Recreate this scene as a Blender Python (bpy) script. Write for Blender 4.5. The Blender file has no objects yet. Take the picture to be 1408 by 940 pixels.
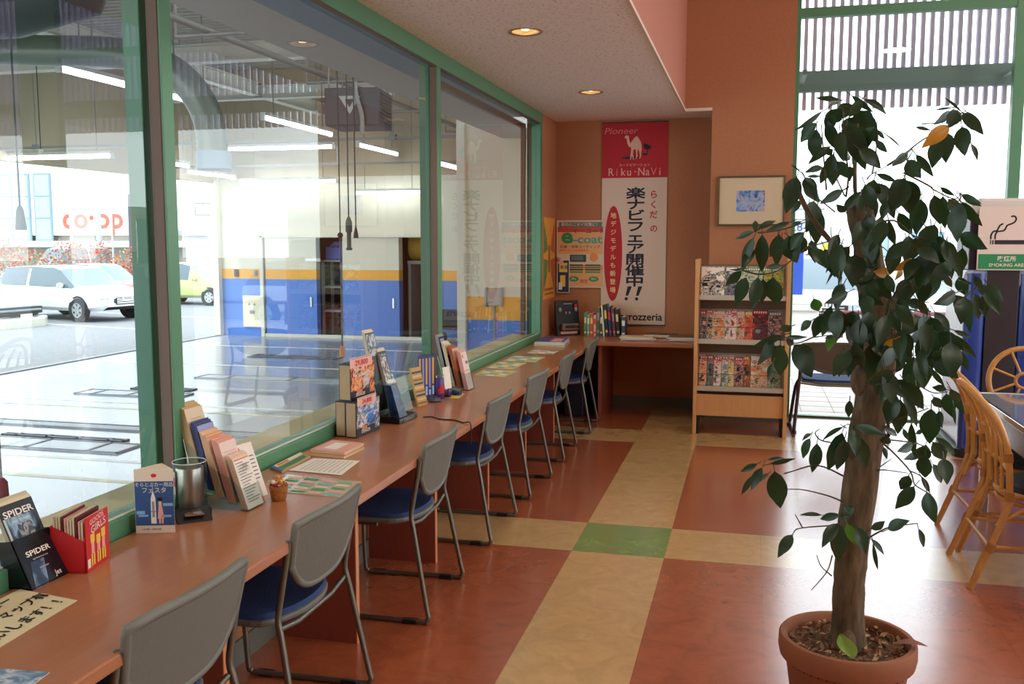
import bpy, bmesh, math, random
from mathutils import Vector, Matrix
random.seed(7)
SC = bpy.context.scene
COL = SC.collection
R = math.radians

# ------------------------------------------------------------------ helpers
def lin(h, k=1.0):
    h = h.lstrip('#')
    c = [int(h[i:i + 2], 16) / 255 for i in (0, 2, 4)]
    return tuple(min(1, k * (v / 12.92 if v <= .04045 else ((v + .055) / 1.055) ** 2.4)) for v in c) + (1,)

MATS = {}; HEX = {}
def mat(name, hexc, rough=.55, metal=0.0, var=0.0, scale=8.0, spec=.5, coat=0.0, stretch=(1, 1, 1), bump=0.0):
    """plain procedural material: base colour broken up by noise"""
    if name in MATS: return MATS[name]
    m = bpy.data.materials.new(name); m.use_nodes = True; HEX[name] = hexc
    nt = m.node_tree; b = nt.nodes['Principled BSDF']
    b.inputs['Base Color'].default_value = lin(hexc)
    b.inputs['Roughness'].default_value = rough
    b.inputs['Metallic'].default_value = metal
    b.inputs['Specular IOR Level'].default_value = spec
    b.inputs['Coat Weight'].default_value = coat
    if var or bump:
        tc = nt.nodes.new('ShaderNodeTexCoord'); mp = nt.nodes.new('ShaderNodeMapping')
        mp.inputs['Scale'].default_value = stretch
        nz = nt.nodes.new('ShaderNodeTexNoise'); nz.inputs['Scale'].default_value = scale; nz.inputs['Detail'].default_value = 5
        nt.links.new(tc.outputs['Object'], mp.inputs['Vector']); nt.links.new(mp.outputs[0], nz.inputs['Vector'])
        if var:
            rp = nt.nodes.new('ShaderNodeValToRGB')
            c = lin(hexc)
            rp.color_ramp.elements[0].position = .3; rp.color_ramp.elements[1].position = .7
            rp.color_ramp.elements[0].color = tuple(max(0, v * (1 - var)) for v in c[:3]) + (1,)
            rp.color_ramp.elements[1].color = tuple(min(1, v * (1 + var)) for v in c[:3]) + (1,)
            nt.links.new(nz.outputs['Fac'], rp.inputs['Fac']); nt.links.new(rp.outputs[0], b.inputs['Base Color'])
        if bump:
            bp = nt.nodes.new('ShaderNodeBump'); bp.inputs['Strength'].default_value = bump; bp.inputs['Distance'].default_value = .01
            nt.links.new(nz.outputs['Fac'], bp.inputs['Height']); nt.links.new(bp.outputs[0], b.inputs['Normal'])
    MATS[name] = m
    return m

def emat(name, hexc, strength):
    if name in MATS: return MATS[name]
    m = bpy.data.materials.new(name); m.use_nodes = True
    b = m.node_tree.nodes['Principled BSDF']
    b.inputs['Base Color'].default_value = lin(hexc)
    b.inputs['Emission Color'].default_value = lin(hexc)
    b.inputs['Emission Strength'].default_value = strength
    MATS[name] = m
    return m

def clear(name, tint='#ffffff', ior=1.45, rough=0.0):
    """thin clear sheet: see-through with a Fresnel reflection"""
    if name in MATS: return MATS[name]
    m = bpy.data.materials.new(name); m.use_nodes = True
    nt = m.node_tree; nt.nodes.clear()
    o = nt.nodes.new('ShaderNodeOutputMaterial'); mx = nt.nodes.new('ShaderNodeMixShader')
    t = nt.nodes.new('ShaderNodeBsdfTransparent'); g = nt.nodes.new('ShaderNodeBsdfGlossy'); f = nt.nodes.new('ShaderNodeFresnel')
    t.inputs[0].default_value = lin(tint); g.inputs['Roughness'].default_value = rough; f.inputs['IOR'].default_value = ior
    ge = nt.nodes.new('ShaderNodeNewGeometry'); sb = nt.nodes.new('ShaderNodeMath'); sb.operation = 'SUBTRACT'; sb.inputs[0].default_value = 1; sb.use_clamp = True
    ml = nt.nodes.new('ShaderNodeMath'); ml.operation = 'MULTIPLY'
    nt.links.new(ge.outputs['Backfacing'], sb.inputs[1]); nt.links.new(sb.outputs[0], ml.inputs[0]); nt.links.new(f.outputs[0], ml.inputs[1])
    nt.links.new(ml.outputs[0], mx.inputs[0]); nt.links.new(t.outputs[0], mx.inputs[1]); nt.links.new(g.outputs[0], mx.inputs[2])
    nt.links.new(mx.outputs[0], o.inputs[0])
    MATS[name] = m
    return m

class B:
    """collects shapes into one mesh; s.k is the current material slot"""
    def __init__(s): s.bm = bmesh.new(); s.k = 0
    def face(s, vs, k=None):
        try:
            f = s.bm.faces.new(vs); f.material_index = s.k if k is None else k; return f
        except ValueError: return None
    def V(s, p): return s.bm.verts.new(p)
    def quad(s, *pts, k=None): return s.face([s.V(p) for p in pts], k)
    def hexa(s, p, k=None):
        v = [s.V(q) for q in p]
        for a in ((3, 2, 1, 0), (4, 5, 6, 7), (0, 1, 5, 4), (1, 2, 6, 5), (2, 3, 7, 6), (3, 0, 4, 7)): s.face([v[i] for i in a], k)
        return s
    def box(s, x0, x1, y0, y1, z0, z1, k=None, M=None):
        p = [(x0, y0, z0), (x1, y0, z0), (x1, y1, z0), (x0, y1, z0), (x0, y0, z1), (x1, y0, z1), (x1, y1, z1), (x0, y1, z1)]
        if M: p = [M @ Vector(q) for q in p]
        return s.hexa(p, k)
    def prism(s, poly, a, b, axis='y', k=None, M=None):
        """poly: 2-D outline; extruded from a to b along axis"""
        def pt(q, h):
            v = {'x': (h, q[0], q[1]), 'y': (q[0], h, q[1]), 'z': (q[0], q[1], h)}[axis]
            return M @ Vector(v) if M else v
        A = [s.V(pt(q, a)) for q in poly]; C = [s.V(pt(q, b)) for q in poly]
        s.face(A, k); s.face(C[::-1], k)
        n = len(poly)
        for i in range(n): s.face([A[i], C[i], C[(i + 1) % n], A[(i + 1) % n]], k)
        return s
    def tube(s, pts, r, n=8, closed=False, k=None, flat=1.0):
        P = [Vector(p) for p in pts]; N = len(P)
        rr = r if isinstance(r, (list, tuple)) else [r] * N
        rings = []; up = None
        for i, p in enumerate(P):
            a = P[(i - 1) % N] if (closed or i) else P[0]
            c = P[(i + 1) % N] if (closed or i < N - 1) else P[-1]
            t = (c - a).normalized() if (c - a).length > 1e-9 else Vector((0, 0, 1))
            if up is None:
                up = Vector((0, 0, 1)) if abs(t.z) < .9 else Vector((1, 0, 0))
            u = (up - t * up.dot(t)).normalized(); up = u; w = t.cross(u)
            rings.append([s.V(p + (u * math.cos(j * math.tau / n) + w * math.sin(j * math.tau / n) * flat) * rr[i]) for j in range(n)])
        for i in range(N if closed else N - 1):
            A = rings[i]; C = rings[(i + 1) % N]
            off = 0
            if closed and i == N - 1:
                off = min(range(n), key=lambda o: (A[0].co - C[o].co).length)
            for j in range(n): s.face([A[j], A[(j + 1) % n], C[(j + 1 + off) % n], C[(j + off) % n]], k)
        if not closed: s.face(rings[0][::-1], k); s.face(rings[-1], k)
        return s
    def lathe(s, prof, n=28, c=(0, 0, 0), k=None, axis='z', close=False):
        def pt(r, h, a):
            x, y = r * math.cos(a), r * math.sin(a)
            v = {'z': (x, y, h), 'x': (h, x, y), 'y': (x, h, y)}[axis]
            return (v[0] + c[0], v[1] + c[1], v[2] + c[2])
        rings = []
        for r, h in prof:
            rings.append([s.V(pt(0, h, 0))] if r < 1e-6 else [s.V(pt(r, h, j * math.tau / n)) for j in range(n)])
        for A, C in list(zip(rings, rings[1:])) + ([(rings[-1], rings[0])] if close else []):
            for j in range(n):
                a0, a1, c0, c1 = A[j % len(A)], A[(j + 1) % len(A)], C[j % len(C)], C[(j + 1) % len(C)]
                f = [a0, a1, c1, c0]; g = []
                for v in f:
                    if v not in g: g.append(v)
                if len(g) > 2: s.face(g, k)
        return s
    def grid(s, f, nu, nv, k=None, kf=None):
        v = [[s.V(f(i / nu, j / nv)) for i in range(nu + 1)] for j in range(nv + 1)]
        for j in range(nv):
            for i in range(nu): s.face([v[j][i], v[j][i + 1], v[j + 1][i + 1], v[j + 1][i]], kf(i, j) if kf else k)
        return s
    def ball(s, c, r, k=None, n=12, m=8):
        r = r if isinstance(r, (tuple, list)) else (r, r, r)
        prof = [(math.sin(i * math.pi / m), -math.cos(i * math.pi / m)) for i in range(m + 1)]
        o = B(); o.lathe(prof, n)
        s.add(o.bm, Matrix.Translation(c) @ Matrix.Diagonal((*r, 1)), s.k if k is None else k); return s
    def add(s, bm2, M=None, k=None):
        vm = {v: s.V(M @ v.co if M else v.co) for v in bm2.verts}
        for f in bm2.faces: s.face([vm[v] for v in f.verts], f.material_index if k is None else k)
        return s
    def text(s, body, size, M, k, align='CENTER', bold=0.0, sx=1.0, ls=1.0, heavy=0.0):
        """flat lettering laid in the local XY plane of M"""
        cu = bpy.data.curves.new('txt', 'FONT'); cu.body = body; cu.size = size
        cu.align_x = align; cu.align_y = 'CENTER'; cu.offset = bold * size; cu.space_line = ls; cu.resolution_u = 3
        ob = bpy.data.objects.new('txt', cu); COL.objects.link(ob)
        dg = bpy.context.evaluated_depsgraph_get(); dg.update()
        me = bpy.data.meshes.new_from_object(ob.evaluated_get(dg))
        bm2 = bmesh.new(); bm2.from_mesh(me)
        if heavy:
            for i, (dx, dy) in enumerate(((-1, 0), (1, 0), (0, 1), (0, -1), (.7, .7), (-.7, -.7))): s.add(bm2, M @ Matrix.Translation((dx * heavy * size, dy * heavy * size, (i + 1) * max(.00009, size * .0006))) @ Matrix.Diagonal((sx, 1, 1, 1)), k)
        s.add(bm2, M @ Matrix.Diagonal((sx, 1, 1, 1)), k)
        bm2.free(); bpy.data.objects.remove(ob); bpy.data.curves.remove(cu); bpy.data.meshes.remove(me)
        return s
    def build(s, name, mats, parent=None, smooth=None, bevel=0, loc=None, rz=0, seg=2, recalc=True):
        if recalc: bmesh.ops.recalc_face_normals(s.bm, faces=s.bm.faces)
        me = bpy.data.meshes.new(name); s.bm.to_mesh(me); s.bm.free()
        for m in (mats if isinstance(mats, (list, tuple)) else [mats]): me.materials.append(m)
        if smooth is not None:
            me.polygons.foreach_set('use_smooth', [True] * len(me.polygons))
            me.set_sharp_from_angle(angle=R(smooth))
        o = bpy.data.objects.new(name, me); COL.objects.link(o)
        if parent: o.parent = parent
        if loc: o.location = loc
        if rz: o.rotation_euler.z = R(rz)
        if bevel:
            b = o.modifiers.new('bevel', 'BEVEL'); b.width = bevel; b.segments = seg; b.limit_method = 'ANGLE'; b.angle_limit = R(40)
        return o

def thing(name, label, cat, loc=(0, 0, 0), rz=0, group=None):
    o = bpy.data.objects.new(name, None); COL.objects.link(o)
    o.location = loc; o.rotation_euler.z = R(rz); o.empty_display_size = .1
    return tag(o, label, cat, group)
def tag(o, label, cat, group=None):
    o['label'] = label; o['category'] = cat
    if group: o['group'] = group
    return o
def struct(o): o['kind'] = 'structure'; return o
def copy_tree(o, parent=None):
    c = o.copy(); COL.objects.link(c)
    if parent: c.parent = parent
    for ch in list(o.children): copy_tree(ch, c)
    return c
def place(origin, xa, ya):
    """matrix whose local X, Y run along xa, ya"""
    x = Vector(xa).normalized(); y = Vector(ya).normalized(); z = x.cross(y)
    M = Matrix((x, y, z)).transposed().to_4x4(); M.translation = Vector(origin); return M
def smoothpath(pts, n=6, closed=False):
    P = [Vector(p) for p in pts]; N = len(P); out = []
    for i in range(N if closed else N - 1):
        if closed: a, b, c, d = P[(i - 1) % N], P[i], P[(i + 1) % N], P[(i + 2) % N]
        else: a, b, c, d = P[max(i - 1, 0)], P[i], P[i + 1], P[min(i + 2, N - 1)]
        for j in range(n):
            t = j / n
            out.append(.5 * ((2 * b) + (c - a) * t + (2 * a - 5 * b + 4 * c - d) * t * t + (3 * b - a - 3 * c + d) * t ** 3))
    if not closed: out.append(P[-1])
    return out

# ------------------------------------------------------------------ materials
ORANGE = mat('orange_wallpaper', '#ae7450', .8, var=.05, scale=40, bump=.08)
GREEN = mat('green_painted_frame', '#558c69', .35, var=.04, scale=3)
DGREEN = mat('dark_green_column_paint', '#2f6e4c', .4, var=.05, scale=3)
GASKET = mat('brown_gasket', '#6d5647', .6)
WOOD = mat('counter_wood', '#a96d49', .30, var=.07, scale=5, stretch=(14, 1, 14), coat=.25)
WOODEDGE = mat('counter_wood_edge', '#d08a5c', .35)
PANELWOOD = mat('support_panel_wood', '#8a4534', .5, var=.08, scale=6, stretch=(8, 8, 1))
BEECH = mat('beech_laminate', '#c99560', .45, var=.06, scale=6, stretch=(8, 8, 1))
SKIRT = mat('grey_skirting', '#6d7168', .6)
STEEL = mat('grey_tube_steel', '#77766c', .35, .75)
GREYPL = mat('grey_chair_plastic', '#6b6d66', .55, var=.03, scale=60, bump=.1)
BLUEFAB = mat('blue_seat_fabric', '#2a4272', .85, var=.12, scale=120, bump=.2)
BLACKPL = mat('black_plastic', '#17171a', .4)
WHITE = mat('white_paper', '#e9e4da', .7)
CREAM = mat('cream_paper', '#d8c9ab', .7)
CARD = mat('brown_card', '#b39a78', .8, var=.05, scale=20)
REDP = mat('red_print', '#c8222c', .45)
BLACKP = mat('black_print', '#14161c', .4)
NAVYP = mat('navy_print', '#1f2f5f', .4)
BLUEP = mat('blue_print', '#3563b0', .4)
SKYP = mat('sky_blue_print', '#7fb0d8', .4)
GREENP = mat('green_print', '#3f8a5a', .5)
YELP = mat('yellow_print', '#e6c64a', .5)
ORP = mat('orange_print', '#dd7f45', .5)
PINKP = mat('pink_print', '#e3a59b', .5)
GREYP = mat('grey_print', '#8d8f90', .5)
TEALP = mat('teal_print', '#6fb3a2', .5)
PURP = mat('violet_print', '#5a4a93', .5)
CHROME = mat('polished_metal', '#c9cacb', .18, 1.0)
ACRYL = clear('clear_acrylic', '#f2f6f6', 1.3)
GLASS = clear('window_glass', '#f6fbf9', 1.95)
SKIN = mat('skin_tone_print', '#e0b896', .5)

def photo(name, cols, scale=30, rough=.4, dist=1.5):
    """glossy printed picture: hard-edged blotches of several inks"""
    if name in MATS: return MATS[name]
    m = bpy.data.materials.new(name); m.use_nodes = True
    nt = m.node_tree; b = nt.nodes['Principled BSDF']; b.inputs['Roughness'].default_value = rough
    tc = nt.nodes.new('ShaderNodeTexCoord'); nz = nt.nodes.new('ShaderNodeTexNoise'); nz.inputs['Scale'].default_value = scale
    nz.inputs['Detail'].default_value = 3; nz.inputs['Distortion'].default_value = dist
    rp = nt.nodes.new('ShaderNodeValToRGB'); cr = rp.color_ramp; cr.interpolation = 'LINEAR'
    n = len(cols)
    for i, h in enumerate(cols):
        p = .3 + .4 * i / (n - 1)
        e = cr.elements[i] if i < 2 else cr.elements.new(p)
    for i, h in enumerate(cols):
        cr.elements[i].position = .3 + .4 * i / (n - 1); cr.elements[i].color = lin(h)
    nt.links.new(tc.outputs['Object'], nz.inputs['Vector']); nt.links.new(nz.outputs['Fac'], rp.inputs[0]); nt.links.new(rp.outputs[0], b.inputs['Base Color'])
    MATS[name] = m
    return m

def floor_material():
    m = bpy.data.materials.new('checked_linoleum'); m.use_nodes = True
    nt = m.node_tree; N = nt.nodes; L = nt.links; b = N['Principled BSDF']
    g = N.new('ShaderNodeNewGeometry'); sp = N.new('ShaderNodeSeparateXYZ'); L.new(g.outputs['Position'], sp.inputs[0])
    def math_(op, a, c=None):
        n = N.new('ShaderNodeMath'); n.operation = op
        for i, v in enumerate((a, c)):
            if v is None: continue
            if isinstance(v, (int, float)): n.inputs[i].default_value = v
            else: L.new(v, n.inputs[i])
        return n.outputs[0]
    def band(src, start, period, width):
        return math_('LESS_THAN', math_('FLOORED_MODULO', math_('SUBTRACT', src, start), period), width)
    lx = band(sp.outputs[0], -.862, 2.72, .475); ly = band(sp.outputs[1], 4.69, 2.725, .505)
    nz = N.new('ShaderNodeTexNoise'); nz.inputs['Scale'].default_value = 7; nz.inputs['Detail'].default_value = 8; nz.inputs['Roughness'].default_value = .7
    nz.inputs['Distortion'].default_value = 1.2
    L.new(g.outputs['Position'], nz.inputs['Vector'])
    def ramp(h, v):
        r = N.new('ShaderNodeValToRGB'); c = lin(h)
        r.color_ramp.elements[0].position = .35; r.color_ramp.elements[1].position = .66
        r.color_ramp.elements[0].color = tuple(x * (1 - v) for x in c[:3]) + (1,); r.color_ramp.elements[1].color = tuple(min(1, x * (1 + v)) for x in c[:3]) + (1,)
        L.new(nz.outputs['Fac'], r.inputs[0]); return r.outputs[0]
    def mix(f, a, c):
        n = N.new('ShaderNodeMix'); n.data_type = 'RGBA'; L.new(f, n.inputs[0]); L.new(a, n.inputs[6]); L.new(c, n.inputs[7]); return n.outputs[2]
    red, cream, green = ramp('#a65a3a', .16), ramp('#cda974', .12), ramp('#6f9a52', .14)
    either = math_('MAXIMUM', lx, ly); both = math_('MULTIPLY', math_('MULTIPLY', lx, ly), math_('LESS_THAN', sp.outputs[1], 6.0))
    col = mix(both, mix(either, red, cream), green)
    sx = band(sp.outputs[0], -.862, .475, .003); sy = band(sp.outputs[1], 4.69, .505, .003)
    seam = math_('MULTIPLY', math_('MAXIMUM', sx, sy), .25)
    dk = N.new('ShaderNodeRGB'); dk.outputs[0].default_value = lin('#5b3722')
    L.new(mix(seam, col, dk.outputs[0]), b.inputs['Base Color'])
    b.inputs['Roughness'].default_value = .26; b.inputs['Specular IOR Level'].default_value = 1.0; b.inputs['Coat Weight'].default_value = 1.0; b.inputs['Coat Roughness'].default_value = .19
    return m

def ceiling_material():
    m = mat('speckled_ceiling_tile', '#efe6de', .9)
    nt = m.node_tree; N = nt.nodes; L = nt.links; b = N['Principled BSDF']
    g = N.new('ShaderNodeNewGeometry'); v = N.new('ShaderNodeTexNoise'); v.inputs['Scale'].default_value = 55; v.inputs['Detail'].default_value = 3
    r = N.new('ShaderNodeValToRGB'); r.color_ramp.elements[0].position = .33; r.color_ramp.elements[1].position = .43
    r.color_ramp.elements[0].color = lin('#c6b8ad'); r.color_ramp.elements[1].color = lin('#efe6de')
    L.new(g.outputs['Position'], v.inputs['Vector']); L.new(v.outputs['Fac'], r.inputs[0]); L.new(r.outputs[0], b.inputs['Base Color'])
    return m

# ------------------------------------------------------------------ room shell
struct(B().box(-1.86, 6.6, -2.6, 9.12, -.12, 0).build('floor', floor_material()))
CEIL = ceiling_material()
cb = B(); cb.box(-1.95, -.63, -2.6, 9.12, 2.80, 2.85)
def holed(b, cx, cy, h, r, z, n=32):
    """ceiling cell with a round cut-out"""
    for i in range(n):
        q = []
        for j in (i, i + 1):
            a = j * math.tau / n + math.pi / 4; c, s_ = math.cos(a), math.sin(a); k = h / max(abs(c), abs(s_))
            q.append(((cx + c * r, cy + s_ * r, z), (cx + c * k, cy + s_ * k, z)))
        b.quad(q[0][0], q[1][0], q[1][1], q[0][1])
ys = [-2.6]
for cy in (5.167, 7.35):
    holed(cb, -1.225, cy, .2, .092, 2.73)
    cb.quad((-1.95, ys[-1], 2.73), (-.595, ys[-1], 2.73), (-.595, cy - .2, 2.73), (-1.95, cy - .2, 2.73))
    cb.quad((-1.95, cy - .2, 2.73), (-1.425, cy - .2, 2.73), (-1.425, cy + .2, 2.73), (-1.95, cy + .2, 2.73))
    cb.quad((-1.025, cy - .2, 2.73), (-.595, cy - .2, 2.73), (-.595, cy + .2, 2.73), (-1.025, cy + .2, 2.73))
    ys.append(cy + .2)
cb.quad((-1.95, ys[-1], 2.73), (-.595, ys[-1], 2.73), (-.595, 9.12, 2.73), (-1.95, 9.12, 2.73))
struct(cb.build('ceiling', CEIL))
struct(B().box(-.595, -.36, 8.6, 9.12, 2.73, 2.75).build('ceiling.001', CEIL))
struct(B().box(-.595, 6.6, -2.6, 9.1, 4.7, 4.85).build('ceiling.002', mat('white_ceiling', '#d8d0c6', .9)))
struct(B().box(-.605, -.587, -2.6, 8.6, 2.724, 2.744).build('trim_1', mat('cream_trim', '#d9c7b4', .6)))
struct(B().box(-.605, -.36, 8.59, 8.602, 2.724, 2.744).build('trim_2', MATS['cream_trim']))
SOFFIT = mat('salmon_wallpaper', '#b5745f', .8, var=.04, scale=40)
struct(B().box(-.72, -.595, -2.6, 8.6, 2.74, 4.7).build('wall_soffit', SOFFIT))
struct(B().box(-1.96, -1.85, -2.6, 9.12, -.1, .66).build('wall_left', ORANGE))
struct(B().box(-1.96, -1.85, 8.47, 9.12, .66, 2.73).build('wall_left.001', ORANGE))
struct(B().box(-1.96, -1.85, -2.6, -.15, .66, 2.73).build('wall_left.002', ORANGE))
struct(B().box(-1.96, -.30, 9.1, 9.22, 0, 2.73).build('wall_back', ORANGE))
struct(B().box(-.36, .33, 8.6, 9.1, 0, 4.7).box(-.60, -.36, 8.6, 9.1, 2.75, 4.7).build('wall_back.001', ORANGE))
struct(B().box(-2, 6.7, -2.7, -2.6, 0, 4.7).build('wall_front', ORANGE))
struct(B().box(-1.85, -1.838, -2.6, 9.1, 0, .095).build('baseboard_left', SKIRT))
struct(B().box(-1.838, -.36, 9.088, 9.1, 0, .095).box(-.372, -.36, 8.6, 9.1, 0, .095).box(-.372, .33, 8.588, 8.6, 0, .095).build('baseboard_back', SKIRT))
# right side of the hall: wall with a wide window band
w = B(); w.box(6.6, 6.7, -2.6, 9.1, 0, .8); w.box(6.6, 6.7, -2.6, 9.1, 3.4, 4.7)
for y in (-2.6, 1.2, 5.0, 8.7): w.box(6.6, 6.7, y, y + .4, .8, 3.4)
struct(w.build('wall_right', ORANGE))

# interior window, three bays ------------------------------------------------
fr = B()
fr.box(-1.90, -1.845, -.15, 8.47, 2.635, 2.73); fr.box(-1.93, -1.848, -.15, 8.47, .66, .752)
fr.box(-1.93, -1.85, 8.40, 8.475, .752, 2.64); fr.box(-1.93, -1.85, -.15, -.08, .752, 2.64)
for y in (2.742, 5.520): fr.box(-1.90, -1.85, y, y + .06, .752, 2.64)
fr.k = 1
for y in (2.742, 5.520):
    fr.box(-1.898, -1.858, y - .004, y, .752, 2.64); fr.box(-1.898, -1.884, y + .06, y + .064, .752, 2.64)
fr.box(-1.884, -1.852, -.08, 8.40, 2.630, 2.635); fr.k = 2
fr.box(-1.872, -1.862, -.08, 8.40, .752, .757)
win = struct(fr.build('window_1', [GREEN, GASKET, mat('pale_bead', '#c9d0bd', .5)], bevel=.003))
for y0, y1 in ((-.08, 2.738), (2.806, 5.516), (5.584, 8.40)):
    B().box(-1.897, -1.889, y0, y1, .752, 2.64).build('pane', GLASS, win)
for y in (2.742, 5.58, 8.46):
    struct(B().box(-1.99, -1.925, y, y + .14, -.6, 3.2).build('column', DGREEN, bevel=.004))
struct(B().box(-2.14, -1.93, -.3, 8.5, .66, .735).build('window_sill', mat('tan_sill', '#dfd0a6', .6, var=.05), bevel=.006))
struct(B().box(-2.12, -1.96, -2.6, 10.5, -.6, .66).build('wall_workshop_side', mat('workshop_cream', '#ded8c6', .8)))
lt = B(); lt.box(-2.75, -2.26, -3, 10.5, 2.74, 3.3); lt.k = 1; lt.box(-2.26, -1.93, -3, 8.42, 2.70, 2.78); lt.k = 2
lt.box(-2.03, -1.99, 5.7, 8.42, 2.60, 2.635); lt.box(-2.03, -1.99, 8.385, 8.42, .74, 2.62)
struct(lt.build('trim_3', [mat('pale_grey_lintel', '#b9b7b1', .6), mat('steel_blue_strip', '#6c8799', .5), GASKET]))  # second slot is a blue-grey strip between frame and lintel

# entrance glazing at the end of the hall ------------------------------------
eg = B()
for x0, x1 in ((.33, .375), (2.09, 2.18), (3.47, 3.96), (5.6, 5.69), (6.52, 6.6)): eg.box(x0, x1, 8.86, 8.95, 0, 4.7)
for z0, z1 in ((0, .018), (3.53, 3.61), (4.55, 4.7)): eg.box(.33, 6.6, 8.865, 8.945, z0, z1)
ew = struct(eg.build('window_2', GREEN, bevel=.003))
for x0, x1 in ((.375, 2.09), (2.18, 3.47), (3.96, 5.6), (5.69, 6.52)):
    for z0, z1 in ((.018, 3.53), (3.61, 4.55)):
        B().box(x0, x1, 8.90, 8.908, z0, z1).build('pane', GLASS, ew)
lv = thing('louver_screen', 'louver screen of upright slats hung outside above the entrance glazing', 'louver', (3.4, 9.55, 2.8))
b = B()
for i in range(86):
    x = -3.2 + i * .079; b.box(x, x + .033, .02, .09, .03, 2.2)
b.build('slats', mat('bloom_mauve_slat', '#cdc2dc', .6), lv)  # pale mauve puts lens bloom around the backlit slats into the colour
B().box(-3.25, 3.6, -.06, .02, .185, .375).build('support_bar', mat('teal_grey_bar', '#6f8f90', .5), lv)
B().box(-3.25, 3.6, -.06, .02, 1.55, 1.70).build('support_bar', MATS['teal_grey_bar'], lv)

for x in (-3.0, -1.26, .32, 2.2, 3.15):
    for z in (.25, 1.6): B().box(x, x + .04, -.64, -.05, z, z + .04).build('wall_bracket', MATS['teal_grey_bar'], lv)
# downlights -------------------------------------------------------------------
for i, (y, lab) in enumerate(((.81, ''), (2.99, ''), (5.167, 'round recessed downlight in the low ceiling nearer the camera'), (7.35, 'round recessed downlight in the low ceiling near the wall banner'))):
    if i < 2:
        pass
    else:
        d = thing('downlight', lab, 'ceiling light', (-1.225, y, 2.73), 0, 'recessed downlights')
        B().lathe([(.075, -.002), (.092, -.006), (.098, -.002), (.098, .004), (.075, .004)], 32, close=True).build('trim_ring', mat('brass_ring', '#b79c6a', .35, .6), d, smooth=40)
        B().lathe([(.076, 0), (.07, .02), (.05, .045), (0, .05)], 32).build('reflector', mat('cream_reflector', '#f0d9a6', .25, .3), d, smooth=60)
        B().lathe([(0, .005), (.022, .01), (.026, .03), (.02, .045)], 16).build('bulb', emat('warm_bulb', '#ffe3b8', 6), d, smooth=60)
    li = bpy.data.lights.new('downlight_lamp', 'SPOT'); li.energy = 28; li.color = (1, .84, .62); li.spot_size = R(120); li.spot_blend = .6; li.shadow_soft_size = .06
    lo = bpy.data.objects.new('downlight_lamp', li); COL.objects.link(lo); lo.location = (-1.225, y, 2.715)

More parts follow.
